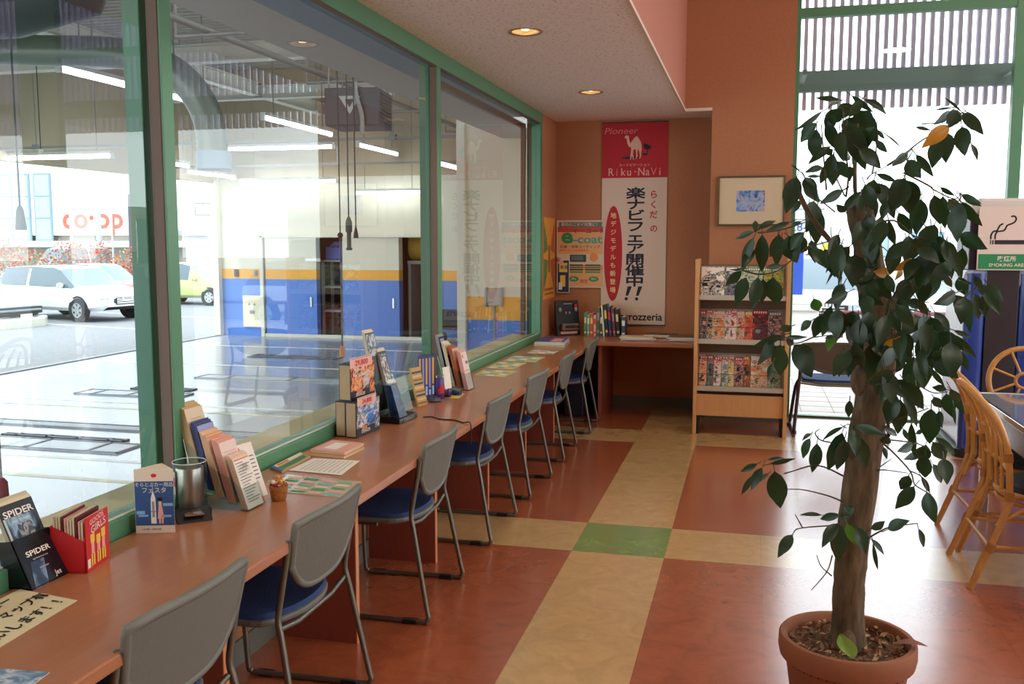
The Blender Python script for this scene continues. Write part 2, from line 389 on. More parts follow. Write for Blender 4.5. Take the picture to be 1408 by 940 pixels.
LEAF_DATA='''0.235 2.951 2.005 0.173 2.94 2.013 0.016 0.236 2.956 1.999 0.206 2.912 1.983 0.012 0.285 3.088 2.034 0.347 3.118 1.991 0.018 0.327 3.142 2.029 0.389 3.146 1.988 0.02 0.19 2.968 1.974 0.117 2.935 1.926 0.016 0.174 2.918 1.936 0.136 2.96 1.892 0.035 0.178 2.979 1.925 0.179 3.01 1.848 0.042 0.231 3.151 1.89 0.169 3.132 1.84 0.027 0.21 3.003 1.952 0.247 3.026 1.87 0.036 0.256 3.026 1.986 0.207 3.064 1.963 0.044 0.29 3.129 2.013 0.249 3.139 1.975 0.043 0.303 3.187 2.002 0.372 3.188 1.913 0.061 0.262 2.958 1.942 0.314 2.955 1.813 0.058 0.251 2.949 1.934 0.282 2.993 1.866 0.037 0.32 3.207 2 0.355 3.211 1.961 0.044 0.3 3.15 1.978 0.273 3.191 1.938 0.045 0.23 2.997 1.969 0.21 3.036 1.934 0.035 0.37 3.199 1.91 0.403 3.191 1.874 0.022 0.374 3.18 1.938 0.392 3.173 1.914 0.013 0.367 2.945 1.902 0.413 2.977 1.869 0.005 0.281 3.136 1.872 0.267 3.091 1.842 0.029 0.247 3.195 1.851 0.244 3.173 1.776 0.048 0.257 3.186 1.846 0.285 3.183 1.799 0.038 0.233 3.166 1.845 0.211 3.216 1.787 0.03 0.275 2.968 1.814 0.273 2.938 1.773 0.025 0.2 2.99 1.814 0.15 2.967 1.802 0.02 0.192 2.962 1.787 0.158 2.987 1.791 0.01 0.138 3.025 1.806 0.114 3.065 1.832 0.006 0.151 2.979 1.785 0.179 2.935 1.721 0.039 0.356 3.014 1.794 0.41 3.026 1.774 0.018 0.255 2.95 1.745 0.196 2.933 1.709 0.028 0.22 3.15 1.867 0.238 3.146 1.881 0.025 0.562 2.944 1.962 0.528 2.984 2.006 0.008 0.543 2.97 1.975 0.505 2.994 1.974 0.007 0.541 2.971 1.964 0.491 2.922 1.927 0.023 0.51 3.055 1.942 0.47 3.082 1.947 0.004 0.492 2.999 1.917 0.463 3.044 1.933 0.011 0.57 3.153 1.922 0.565 3.132 1.838 0.046 0.532 3.09 1.895 0.519 3.085 1.82 0.044 0.542 2.888 1.952 0.522 2.876 1.911 0.038 0.57 2.971 1.958 0.529 2.954 1.933 0.04 0.555 2.875 1.947 0.598 2.83 1.887 0.033 0.568 2.892 1.952 0.613 2.92 1.913 0.016 0.561 2.911 1.914 0.568 2.89 1.839 0.045 0.604 2.991 1.873 0.62 2.984 1.83 0.014 0.427 2.936 1.847 0.381 2.892 1.81 0.025 0.424 2.92 1.825 0.447 2.887 1.778 0.04 0.456 2.983 1.826 0.466 2.947 1.781 0.029 0.471 3.075 1.853 0.519 3.074 1.792 0.025 0.434 3.044 1.781 0.407 3.007 1.707 0.058 0.434 2.998 1.774 0.472 3.025 1.707 0.051 0.547 3.098 1.757 0.585 3.096 1.734 0.015 0.584 2.983 1.729 0.625 2.937 1.706 0.02 0.128 3.011 1.789 0.101 2.986 1.688 0.053 0.152 3.245 1.728 0.126 3.245 1.688 0.025 0.151 2.972 1.782 0.19 2.948 1.716 0.038 0.19 3.187 1.723 0.169 3.157 1.635 0.054 0.202 3.186 1.701 0.204 3.222 1.596 0.052 0.254 2.941 1.743 0.194 2.896 1.712 0.028 0.008 3.232 1.628 -0.048 3.281 1.606 0.019 0.013 3.216 1.628 0.011 3.256 1.665 0.019 0.021 3.161 1.635 0.072 3.186 1.663 0.019 0.118 3.212 1.657 0.048 3.171 1.631 0.019 0.154 3.183 1.659 0.122 3.221 1.643 0.013 0.117 3.258 1.614 0.146 3.242 1.535 0.066 0.12 3.232 1.612 0.175 3.262 1.571 0.063 0.034 3.24 1.616 0.037 3.271 1.505 0.044 0.008 3.228 1.608 -0.027 3.244 1.514 0.03 0.011 3.244 1.567 -0.023 3.221 1.51 0.033 0.089 3.268 1.62 0.064 3.313 1.55 0.034 0.083 3.183 1.611 0.083 3.23 1.523 0.038 0.098 3.272 1.608 0.096 3.289 1.554 0.022 0.087 2.965 1.525 0.044 2.928 1.519 0.018 -0.023 3.256 1.505 -0.066 3.212 1.506 0.008 -0.03 3.206 1.498 -0.077 3.22 1.456 0.03 0.346 2.995 1.777 0.331 3.019 1.706 0.049 0.368 3.197 1.735 0.348 3.148 1.63 0.054 0.364 3.03 1.768 0.389 2.981 1.683 0.044 0.366 2.955 1.664 0.357 2.917 1.587 0.045 0.388 2.966 1.657 0.413 3.003 1.592 0.024 0.445 3.19 1.684 0.49 3.228 1.627 0.038 0.423 2.965 1.778 0.402 2.982 1.693 0.062 0.432 2.978 1.768 0.452 3.017 1.683 0.053 0.505 3.17 1.725 0.496 3.173 1.626 0.053 0.437 2.872 1.596 0.373 2.882 1.549 0.039 0.457 2.918 1.607 0.455 2.954 1.55 0.043 0.5 3.081 1.588 0.52 3.067 1.559 0.033 0.297 2.947 1.556 0.289 2.898 1.475 0.066 0.332 2.978 1.552 0.342 3.011 1.478 0.048 0.351 2.903 1.546 0.335 2.907 1.525 0.02 0.253 2.999 1.559 0.22 2.98 1.507 0.014 0.249 2.943 1.545 0.219 2.942 1.476 0.009 0.257 2.87 1.536 0.243 2.832 1.467 0.01 0.31 3 1.742 0.266 3.038 1.689 0.028 0.321 2.919 1.671 0.338 2.912 1.631 0.034 0.379 3.03 1.75 0.413 3.058 1.673 0.036 0.266 2.955 1.683 0.239 2.924 1.703 0.023 0.518 3.029 1.731 0.544 3.063 1.652 0.042 0.566 3.165 1.733 0.582 3.195 1.646 0.038 0.579 3.14 1.724 0.609 3.177 1.691 0.035 0.571 2.935 1.705 0.569 2.934 1.604 0.051 0.578 2.954 1.709 0.634 2.958 1.646 0.03 0.596 3.033 1.732 0.65 3.054 1.702 0.021 0.514 3.124 1.642 0.548 3.105 1.589 0.021 0.556 3.121 1.612 0.55 3.12 1.507 0.059 0.567 3.138 1.604 0.596 3.137 1.491 0.046 0.546 2.91 1.58 0.586 2.945 1.498 0.031 0.534 3.102 1.567 0.508 3.129 1.46 0.071 0.563 3.258 1.526 0.538 3.276 1.406 0.085 0.504 3.128 1.544 0.462 3.109 1.476 0.046 0.502 3.217 1.511 0.501 3.258 1.422 0.038 0.591 3.226 1.492 0.622 3.262 1.455 0.022 0.628 3.189 1.486 0.65 3.183 1.433 0.038 0.626 3.142 1.476 0.663 3.169 1.468 0.011 0.668 3.164 1.491 0.691 3.18 1.456 0.022 0.652 2.914 1.476 0.682 2.878 1.436 0.024 0.133 3.153 1.326 0.1 3.193 1.309 0.026 0.1 3.044 1.304 0.015 3.029 1.272 0.025 0.074 3.049 1.295 0.031 3.008 1.224 0.033 0.096 3.027 1.278 0.1 3.07 1.183 0.051 0.075 2.987 1.225 0.063 2.969 1.177 0.018 0.115 2.965 1.308 0.166 2.917 1.318 0.014 0.115 3.057 1.295 0.136 3.09 1.273 0.025 0.137 3.042 1.278 0.19 3.073 1.186 0.069 -0.014 3.285 1.474 -0.044 3.25 1.388 0.045 0.023 2.934 1.488 0.007 2.933 1.402 0.04 0.038 2.933 1.484 0.036 2.976 1.415 0.031 0.066 2.951 1.488 0.081 2.998 1.408 0.052 0.247 2.965 1.315 0.224 2.982 1.307 0.012 0.267 2.935 1.472 0.245 2.947 1.42 0.035 0.254 2.914 1.397 0.26 2.957 1.316 0.047 0.225 3.183 1.361 0.205 3.193 1.292 0.043 0.258 3.232 1.386 0.227 3.253 1.311 0.031 0.251 3.174 1.362 0.228 3.147 1.301 0.031 0.194 3.168 1.342 0.165 3.18 1.312 0.026 0.296 2.946 1.392 0.297 2.936 1.341 0.047 0.365 3.005 1.485 0.403 2.983 1.431 0.045 0.32 2.897 1.439 0.337 2.848 1.396 0.039 0.415 2.94 1.401 0.466 2.96 1.383 0.025 0.515 3.105 1.411 0.476 3.151 1.407 0.032 0.518 3.131 1.363 0.433 3.097 1.31 0.054 0.374 2.964 1.322 0.371 3.013 1.272 0.028 0.411 2.929 1.294 0.387 2.91 1.248 0.051 0.466 3.182 1.244 0.432 3.158 1.179 0.063 0.5 3.195 1.255 0.471 3.238 1.209 0.034 0.519 3.262 1.224 0.529 3.29 1.105 0.066 0.486 2.934 1.284 0.503 2.914 1.197 0.028 0.395 2.88 1.194 0.345 2.909 1.188 0.017 0.389 2.932 1.179 0.41 2.937 1.168 0.012 0.559 3.165 1.378 0.599 3.141 1.311 0.032 0.529 3.121 1.372 0.508 3.087 1.302 0.045 0.533 3.079 1.368 0.555 3.032 1.265 0.062 0.573 2.98 1.303 0.572 2.936 1.212 0.056 0.551 3.01 1.276 0.538 2.989 1.246 0.03 0.597 3.057 1.331 0.645 3.077 1.311 0.015 0.587 3.041 1.321 0.658 3.056 1.258 0.026 0.612 3.063 1.271 0.648 3.101 1.212 0.028 0.554 3.161 1.201 0.598 3.18 1.15 0.018 0.606 3.177 1.134 0.567 3.182 1.14 0.023 0.592 3.046 1.153 0.626 3.081 1.117 0.026 0.616 3.031 1.431 0.602 2.998 1.364 0.051 0.64 3.112 1.411 0.647 3.088 1.329 0.028 0.669 3.167 1.436 0.688 3.185 1.362 0.037 0.696 3.186 1.428 0.704 3.174 1.368 0.033 0.65 2.948 1.452 0.683 2.9 1.396 0.03 0.693 3.215 1.463 0.707 3.167 1.425 0.027 0.206 3.202 0.969 0.179 3.167 0.954 0.013 0.209 3.271 0.938 0.191 3.304 0.869 0.029 0.227 3.21 0.935 0.216 3.215 0.844 0.041 0.285 3.008 1.031 0.228 2.976 0.998 0.014 0.286 3.019 1.012 0.255 3.068 0.889 0.049 0.293 3.007 0.995 0.279 3.049 0.895 0.041 0.073 3.217 0.869 0.124 3.251 0.872 0.013 0.083 3.262 0.846 0.159 3.271 0.868 0.017 0.037 3.189 0.86 -0.012 3.201 0.831 0.022 0.055 3.27 0.828 0.024 3.25 0.76 0.031 0.022 3.17 0.822 -0.008 3.18 0.759 0.02 0.074 3.182 0.831 0.051 3.196 0.801 0.013 0.301 2.984 1.118 0.301 3 1.068 0.024 0.434 2.997 1.136 0.415 3.009 1.057 0.049 0.446 2.998 1.124 0.447 3.032 1.024 0.045 0.46 3.054 1.132 0.509 3.093 1.037 0.028 0.579 3.226 1.101 0.605 3.246 1.067 0.029 0.615 3.221 1.114 0.635 3.223 1.045 0.042 0.609 3.13 1.144 0.647 3.115 1.074 0.026 0.585 2.959 1.119 0.593 2.959 1.07 0.011 0.571 3.215 1.064 0.573 3.225 0.958 0.063 0.59 3.185 1.063 0.595 3.155 1.02 0.024 0.396 2.945 1.043 0.437 2.986 1.02 0.02 0.451 2.954 1.044 0.461 2.916 1.019 0.014 0.49 3.062 1.042 0.508 3.095 0.944 0.025 0.476 2.935 1.003 0.428 2.885 0.994 0.027 0.548 3.209 0.994 0.53 3.221 0.981 0.015 0.316 2.931 1.05 0.388 2.885 1.042 0.027 0.302 2.906 1.046 0.312 2.87 0.979 0.035 0.317 2.894 1.028 0.348 2.933 0.933 0.043 0.396 2.942 1.022 0.413 2.974 0.995 0.027 0.391 2.897 0.998 0.4 2.886 0.968 0.014 0.539 3.207 0.916 0.49 3.161 0.911 0.025 0.555 3.188 0.953 0.548 3.236 0.897 0.049 0.581 3.222 0.956 0.627 3.259 0.901 0.044 0.554 3.177 0.92 0.56 3.196 0.852 0.048 0.593 3.226 0.97 0.651 3.246 0.923 0.025 0.579 3.026 0.946 0.582 2.978 0.886 0.044 0.562 3.097 0.911 0.596 3.141 0.85 0.028 0.521 3.036 0.884 0.551 3.062 0.832 0.016 0.096 3.219 0.831 0.118 3.232 0.714 0.066 0.507 3.178 0.853 0.488 3.19 0.806 0.037 0.524 3.172 0.819 0.474 3.173 0.749 0.045 0.514 2.897 0.873 0.536 2.875 0.795 0.041 0.246 3.184 0.702 0.184 3.21 0.693 0.014 0.275 2.878 0.792 0.227 2.927 0.766 0.024 0.271 2.886 0.764 0.228 2.845 0.708 0.035 0.286 2.984 0.733 0.286 3.001 0.621 0.049 0.328 2.924 0.746 0.35 2.885 0.685 0.038 0.368 2.908 0.748 0.402 2.903 0.777 0.024 0.409 2.873 0.761 0.46 2.848 0.8 0.033 0.541 3.158 0.685 0.566 3.205 0.617 0.019 0.369 2.903 0.718 0.405 2.91 0.676 0.015 0.379 2.94 0.693 0.4 2.98 0.609 0.013 0.147 2.97 0.694 0.107 2.938 0.636 0.036 0.318 2.906 0.813 0.285 2.932 0.774 0.03 0.285 2.888 0.815 0.304 2.858 0.797 0.028'''
LEAF_DATA += ''' 0.317 2.951 1.761 0.347 2.952 1.689 0.04 0.342 2.877 1.6 0.346 2.906 1.534 0.031 0.239 2.873 1.587 0.247 2.856 1.496 0.047 0.347 2.952 1.514 0.295 2.914 1.474 0.039 0.425 2.957 1.431 0.444 2.93 1.371 0.037 0.387 2.946 1.335 0.305 2.954 1.317 0.049 0.343 2.911 1.395 0.315 2.897 1.316 0.043 0.562 2.89 1.452 0.5 2.849 1.428 0.036 0.344 2.931 1.305 0.399 2.937 1.259 0.038 0.589 3.214 1.59 0.57 3.198 1.524 0.038 0.402 2.938 1.181 0.388 2.956 1.126 0.031 0.529 3.226 1.239 0.549 3.235 1.137 0.058 0.223 2.905 1.846 0.214 2.935 1.79 0.034 0.301 2.899 1.729 0.297 2.891 1.678 0.025 0.275 2.895 1.582 0.215 2.941 1.527 0.046 0.469 3.182 1.602 0.484 3.211 1.538 0.037 0.459 3.072 1.484 0.439 3.05 1.41 0.044 0.349 2.929 1.296 0.349 2.944 1.201 0.052 0.273 2.879 1.451 0.212 2.839 1.425 0.03 0.472 3.116 1.319 0.461 3.079 1.231 0.049 0.271 2.941 1.263 0.264 2.946 1.201 0.027 0.621 3.165 1.618 0.684 3.115 1.578 0.046 0.509 3.131 1.148 0.515 3.112 1.088 0.028 0.515 2.986 1.325 0.494 2.987 1.238 0.047 0.291 2.901 1.858 0.35 2.921 1.812 0.039 0.332 2.906 1.623 0.338 2.887 1.54 0.049 0.256 2.932 1.588 0.235 2.884 1.539 0.029 0.358 2.893 1.651 0.341 2.847 1.588 0.034 0.497 2.965 1.361 0.506 2.954 1.277 0.044 0.322 2.919 1.449 0.37 2.941 1.421 0.031 0.318 2.938 1.495 0.358 2.913 1.425 0.048 0.39 2.969 1.362 0.348 2.92 1.289 0.043 0.28 2.964 1.265 0.296 2.989 1.204 0.029 0.559 2.954 1.533 0.502 2.938 1.482 0.044 0.386 2.885 1.228 0.408 2.903 1.136 0.043 0.606 3.219 1.305 0.625 3.215 1.235 0.037 0.245 2.966 1.892 0.26 2.92 1.833 0.033 0.378 2.874 1.503 0.398 2.885 1.455 0.028 0.244 2.959 1.594 0.219 2.946 1.525 0.035 0.459 2.898 1.578 0.51 2.866 1.54 0.036 0.489 3.198 1.455 0.431 3.15 1.386 0.049 0.286 2.889 1.282 0.242 2.845 1.216 0.046 0.256 2.905 1.472 0.246 2.885 1.403 0.037 0.432 2.938 1.287 0.436 2.907 1.237 0.026 0.299 2.88 1.304 0.329 2.923 1.231 0.037 0.529 3.069 1.646 0.491 3.027 1.571 0.048 0.412 2.941 1.186 0.456 2.94 1.139 0.031 0.558 3.125 1.248 0.618 3.096 1.188 0.053 0.324 2.964 1.901 0.286 2.993 1.829 0.041 0.326 2.935 1.657 0.284 2.901 1.595 0.044 0.162 3.159 1.624 0.125 3.183 1.574 0.037 0.441 2.944 1.612 0.433 2.948 1.546 0.038 0.461 2.889 1.433 0.494 2.906 1.392 0.024 0.413 2.921 1.286 0.362 2.884 1.237 0.035 0.251 2.913 1.4 0.252 2.901 1.317 0.043 0.404 2.952 1.309 0.365 2.961 1.252 0.04 0.285 2.936 1.358 0.323 2.945 1.271 0.049 0.625 3.144 1.576 0.635 3.176 1.512 0.033 0.461 3.02 1.175 0.514 3.033 1.101 0.047 0.545 3.015 1.325 0.608 2.99 1.286 0.047 0.294 2.901 1.996 0.263 2.914 1.954 0.027 0.214 2.986 1.573 0.243 2.958 1.498 0.039 0.182 3.114 1.599 0.195 3.101 1.536 0.03 0.394 2.882 1.59 0.391 2.92 1.512 0.042 0.628 3.226 1.427 0.672 3.214 1.361 0.045 0.4 2.934 1.397 0.425 2.929 1.338 0.034 0.324 2.929 1.349 0.345 2.937 1.3 0.024 0.425 2.903 1.343 0.422 2.874 1.262 0.038 0.302 2.923 1.284 0.285 2.885 1.212 0.039 0.561 3.074 1.598 0.584 3.032 1.523 0.041 0.392 2.936 1.205 0.43 2.887 1.177 0.029 0.542 3.163 1.319 0.477 3.116 1.29 0.037 0.339 2.966 1.927 0.309 2.994 1.866 0.042 0.529 3.119 1.643 0.538 3.135 1.575 0.035 0.247 2.945 1.615 0.222 2.91 1.557 0.031 0.471 2.963 1.548 0.439 2.951 1.488 0.04 0.408 2.89 1.416 0.455 2.889 1.358 0.037 0.385 2.89 1.386 0.357 2.843 1.305 0.042 0.336 2.944 1.462 0.332 2.946 1.382 0.04 0.578 3.129 1.304 0.524 3.127 1.234 0.045 0.362 2.966 1.343 0.39 3.004 1.286 0.028 0.551 3.232 1.566 0.549 3.198 1.495 0.037 0.384 2.949 1.214 0.379 2.986 1.146 0.036 0.524 3.133 1.24 0.594 3.134 1.227 0.045 0.237 2.884 1.906 0.242 2.834 1.827 0.036 0.369 2.881 1.71 0.359 2.882 1.661 0.025 0.175 2.922 1.575 0.218 2.907 1.523 0.037 0.521 3.105 1.531 0.576 3.086 1.516 0.036 0.531 3.108 1.473 0.51 3.139 1.409 0.034 0.359 2.905 1.369 0.361 2.876 1.307 0.029 0.316 2.932 1.458 0.373 2.899 1.421 0.042 0.451 2.971 1.19 0.409 2.943 1.143 0.033 0.309 2.9 1.372 0.316 2.894 1.29 0.046 0.58 3.211 1.584 0.584 3.207 1.486 0.055 0.405 2.878 1.227 0.344 2.9 1.188 0.039'''
YELLOW_DATA='''0.522 2.878 1.914 0.455 2.86 1.86 0.04 0.352 2.956 1.509 0.409 3.004 1.51 0.029 0.496 3.127 1.539 0.431 3.114 1.509 0.029 0.471 3.269 1.512 0.449 3.237 1.477 0.018 0.411 2.89 1.319 0.386 2.936 1.296 0.02'''
BRIGHT_DATA='''0.203 3.23 1.41 0.219 3.249 1.372 0.037 0.253 2.998 1.312 0.233 2.953 1.275 0.032 0.305 2.96 0.744 0.336 2.98 0.677 0.03'''
TWIG_DATA=[[0.308, 3.093, 0.856, 0.218, 3.067, 0.895, 0.122, 2.968, 0.886], [0.296, 3.056, 0.787, 0.25, 3.011, 0.814, 0.177, 2.998, 0.831, 0.129, 2.964, 0.839], [0.301, 3.083, 0.702, 0.247, 3.029, 0.712, 0.166, 3.019, 0.7, 0.148, 2.987, 0.686], [0.184, 3.101, 0.68, 0.155, 3.003, 0.75], [0.371, 3.052, 0.671, 0.404, 3.018, 0.708, 0.429, 2.979, 0.737, 0.479, 2.966, 0.753, 0.493, 2.896, 0.778], [0.395, 3.09, 0.877, 0.408, 3.028, 0.901, 0.476, 2.989, 0.904], [0.398, 3.097, 0.884, 0.44, 3.076, 0.927], [0.274, 3.055, 0.611, 0.257, 3.028, 0.565, 0.213, 3.039, 0.497], [0.274, 3.057, 0.544, 0.238, 3.002, 0.59, 0.221, 2.975, 0.634], [0.415, 3.106, 0.968, 0.438, 3.059, 0.953, 0.488, 3.035, 0.9, 0.489, 2.96, 0.88, 0.496, 2.883, 0.884, 0.52, 2.864, 0.874], [0.498, 3.098, 0.886, 0.52, 3.031, 0.886, 0.53, 2.971, 0.863], [0.409, 3.07, 0.988, 0.509, 3.037, 0.985, 0.544, 2.988, 0.965], [0.417, 3.076, 1.022, 0.427, 3.011, 1.053, 0.518, 2.962, 1.108], [0.432, 3.103, 1.137, 0.45, 3.059, 1.135, 0.452, 2.993, 1.154], [0.507, 3.049, 1.161, 0.542, 3.024, 1.145, 0.577, 3.005, 1.153], [0.306, 3.112, 1.01, 0.28, 3.039, 1.035], [0.26, 3.118, 0.96, 0.224, 3.042, 0.982, 0.204, 2.974, 1.016, 0.217, 2.969, 1.03], [0.121, 3.088, 0.857, 0.197, 3.048, 0.895], [0.278, 3.098, 1.571, 0.211, 3.002, 1.611, 0.181, 2.995, 1.648, 0.162, 2.984, 1.684], [0.273, 3.051, 1.577, 0.236, 3.003, 1.603, 0.229, 2.975, 1.64], [0.166, 3.063, 1.577, 0.232, 3.035, 1.596, 0.267, 2.985, 1.589], [0.021, 3.091, 1.623, 0.082, 3.014, 1.63, 0.149, 2.988, 1.651, 0.2, 2.974, 1.669], [-0.026, 3.084, 1.506, 0.028, 3.077, 1.493, 0.079, 3.035, 1.505, 0.118, 2.941, 1.541, 0.157, 2.907, 1.578], [0.247, 3.083, 1.686, 0.196, 3.044, 1.723, 0.178, 2.989, 1.721], [0.28, 3.109, 1.734, 0.276, 3.016, 1.796, 0.262, 2.998, 1.867, 0.25, 2.93, 1.932, 0.247, 2.951, 1.98], [0.22, 3.088, 1.753, 0.208, 3.079, 1.854, 0.191, 2.971, 1.938], [0.338, 3.097, 1.785, 0.346, 3.048, 1.797, 0.393, 2.964, 1.822], [0.353, 3.106, 1.801, 0.357, 3.07, 1.864, 0.346, 2.966, 1.916], [0.277, 3.115, 1.735, 0.241, 3.063, 1.8, 0.232, 3.008, 1.836], [0.392, 3.084, 1.824, 0.434, 3.021, 1.855, 0.471, 2.965, 1.887, 0.537, 2.958, 1.923, 0.573, 2.949, 1.955], [0.435, 3.057, 1.8, 0.502, 3.038, 1.761, 0.51, 2.983, 1.744, 0.563, 2.975, 1.718, 0.578, 2.957, 1.735], [0.451, 3.111, 1.84, 0.454, 3.023, 1.862], [0.553, 3.073, 1.424, 0.6, 3.0, 1.431, 0.632, 3.002, 1.457, 0.648, 2.988, 1.476], [0.607, 3.108, 1.73, 0.578, 3.006, 1.711, 0.552, 2.995, 1.718], [0.464, 3.046, 1.615, 0.521, 3.034, 1.597], [0.414, 3.113, 1.405, 0.425, 3.023, 1.444, 0.455, 3.028, 1.47], [0.414, 3.116, 1.401, 0.443, 3.065, 1.397, 0.492, 2.976, 1.389, 0.499, 2.993, 1.373], [0.346, 3.114, 1.299, 0.29, 3.08, 1.328, 0.26, 2.961, 1.393], [0.41, 3.04, 1.342, 0.445, 3.023, 1.284, 0.478, 3.001, 1.258], [0.31, 3.074, 1.252, 0.316, 3.007, 1.207], [0.195, 3.091, 1.297, 0.145, 3.053, 1.281, 0.099, 3.01, 1.299], [0.194, 3.081, 1.298, 0.253, 3.044, 1.311], [0.341, 3.095, 1.641, 0.372, 3.005, 1.669, 0.389, 2.995, 1.719], [0.34, 3.051, 1.64, 0.407, 3.008, 1.658, 0.466, 3.021, 1.61, 0.461, 2.946, 1.607], [0.347, 3.067, 1.588, 0.385, 3.022, 1.577, 0.412, 3.007, 1.537]]
TRUNK_DATA=[0.332, 3.08, 0.371, 0.0545, 0.331, 3.08, 0.52, 0.0498, 0.336, 3.08, 0.616, 0.0509, 0.341, 3.08, 0.711, 0.0545, 0.351, 3.08, 0.852, 0.0557, 0.361, 3.08, 0.991, 0.058, 0.373, 3.08, 1.084, 0.0616, 0.387, 3.08, 1.198, 0.0687, 0.395, 3.08, 1.311, 0.0628, 0.379, 3.08, 1.4, 0.0592, 0.357, 3.08, 1.489, 0.0557, 0.338, 3.08, 1.6, 0.0521, 0.321, 3.08, 1.666, 0.0498, 0.313, 3.08, 1.719, 0.0474]

# ================================================================== workshop beyond the window
def tri_band(name, z1, z2):
    """painted wall: blue below z1, yellow to z2, cream above"""
    m = bpy.data.materials.new(name); m.use_nodes = True
    nt = m.node_tree; N = nt.nodes; L = nt.links; b = N['Principled BSDF']; b.inputs['Roughness'].default_value = .55
    g = N.new('ShaderNodeNewGeometry'); sp = N.new('ShaderNodeSeparateXYZ'); L.new(g.outputs['Position'], sp.inputs[0])
    prev = None
    for z, h in ((None, '#5480cc'), (z1, '#eda93c'), (z2, '#dcd5bf')):
        c = N.new('ShaderNodeRGB'); c.outputs[0].default_value = lin(h)
        if prev is None: prev = c.outputs[0]; continue
        t = N.new('ShaderNodeMath'); t.operation = 'GREATER_THAN'; L.new(sp.outputs[2], t.inputs[0]); t.inputs[1].default_value = z
        mx = N.new('ShaderNodeMix'); mx.data_type = 'RGBA'; L.new(t.outputs[0], mx.inputs[0]); L.new(prev, mx.inputs[6]); L.new(c.outputs[0], mx.inputs[7]); prev = mx.outputs[2]
    L.new(prev, b.inputs['Base Color']); return m
BAND = tri_band('blue_yellow_cream_wall_paint', .715, .94)
BEIGE = mat('beige_workshop_wall', '#b5a68c', .8)
WCREAM = mat('workshop_cream', '#ded8c6', .8)
PIPE = mat('grey_pipe', '#8d8d88', .5, .3)
DKG = mat('dark_grey_metal', '#4c4f55', .5, .3)
EPOXY = mat('pale_epoxy_floor', '#8f97a4', .18, var=.10, scale=.8, spec=.4)
struct(B().box(-11.95, -1.96, -4, 19.9, -.75, -.6).build('workshop_floor', EPOXY))
fw = B(); fw.box(-11.95, -9.5, 19.7, 19.85, -.6, 1.68); fw.box(-8.82, -7.5, 19.7, 19.85, -.6, 1.68); fw.box(-6.72, -3.2, 19.7, 19.85, -.6, 1.68)
fw.box(-11.95, -3.2, 19.7, 19.85, 1.68, 3.0); fw.k = 1; fw.box(-11.95, -1.96, 19.71, 19.85, 3.0, 5.4)  # beige slot paints the shadow high on the end wall
struct(fw.build('wall_workshop_end', [BAND, BEIGE]))
nw = B(); nw.box(-3.2, -1.96, 10.5, 10.65, -.6, 5.4)
struct(nw.build('wall_workshop_near', tri_band('blue_yellow_cream_near_wall', .682, .951)))
struct(B().box(-3.26, -3.18, 10.42, 10.5, -.6, 3.6).build('trim_4', mat('pale_pipe_cover', '#d8d3c2', .5)))
struct(B().box(-3.3, -3.2, 10.5, 19.85, -.6, 5.4).build('wall_workshop_inner', WCREAM))
struct(B().box(-12.05, -11.90, 19.55, 19.72, -.6, 5.4).build('trim_5', mat('cream_corner_post', '#e6ddc6', .5)))
struct(B().box(-12.1, -11.95, -4, 19.85, 2.9, 5.4).build('wall_workshop_header', BEIGE))
rf = B(); n = 120
prof = []
for i in range(n):
    y = -4 + i * .2; prof += [(y, 5.4), (y + .07, 5.4), (y + .1, 5.46), (y + .17, 5.46)]
prof += [(20, 5.4), (20, 5.7), (-4, 5.7)]
rf.prism(prof, -12.1, -1.96, 'x')
struct(rf.build('workshop_roof', mat('pale_corrugated_deck', '#a9a9a2', .6)))
# recesses behind the sliding doors
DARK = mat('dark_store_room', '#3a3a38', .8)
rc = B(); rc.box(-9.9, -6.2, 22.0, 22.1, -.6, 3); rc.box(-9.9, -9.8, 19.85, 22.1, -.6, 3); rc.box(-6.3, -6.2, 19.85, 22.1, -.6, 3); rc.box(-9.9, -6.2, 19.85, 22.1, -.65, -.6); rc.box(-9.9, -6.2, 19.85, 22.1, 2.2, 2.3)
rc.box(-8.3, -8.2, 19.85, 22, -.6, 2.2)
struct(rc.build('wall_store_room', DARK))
for i, (x0, x1) in enumerate(((-10.75, -9.48), (-8.84, -7.5))):
    d = B(); d.box(x0, x1, 19.62, 19.68, -.55, 1.66)
    d = struct(d.build('door_%d' % (i + 1), BAND, bevel=.006))
    h = B(); h.box(x1 - .16, x1 - .12, 19.60, 19.622, .1, .32); h.build('door_handle', CHROME, d)
tr = B(); tr.box(-10.85, -6.7, 19.58, 19.7, 1.66, 1.74); tr.box(-10.87, -10.79, 19.58, 19.7, -.6, 1.7)
tr.box(-10.8, -3.2, 19.60, 19.7, -.6, -.53)
struct(tr.build('trim_6', WCREAM))
# shelf unit and rolls in the recesses
sh = thing('storage_rack', 'grey steel storage rack seen through the open sliding door of the workshop', 'rack', (-9.15, 20.4, -.6))
b = B()
for x in (-.42, .05, .42):
    for y in (-.25, .25): b.box(x - .03, x + .03, y - .03, y + .03, 0, 1.75)
b.build('frame', mat('grey_rack_metal', '#9b9e9e', .5), sh)
for z in (.55, 1.1, 1.7):
    B().box(-.45, .45, -.28, .28, z, z + .05).build('shelf', MATS['grey_rack_metal'], sh)
tag(B().box(-.35, .35, -.25, .25, 0, .3).prism([(-.3, .3), (.3, .3), (.2, .42), (-.15, .42)], -.2, .2, 'y').build('storage_bin', BLUEP, loc=(-9.15, 20.4, 1.15), bevel=.03), 'blue storage bin on the top of the grey workshop rack', 'bin')
rl = thing('foam_roll', 'yellow foam roll lying on the shelf inside the right-hand store opening', 'roll', (-7.0, 20.5, 1.149))
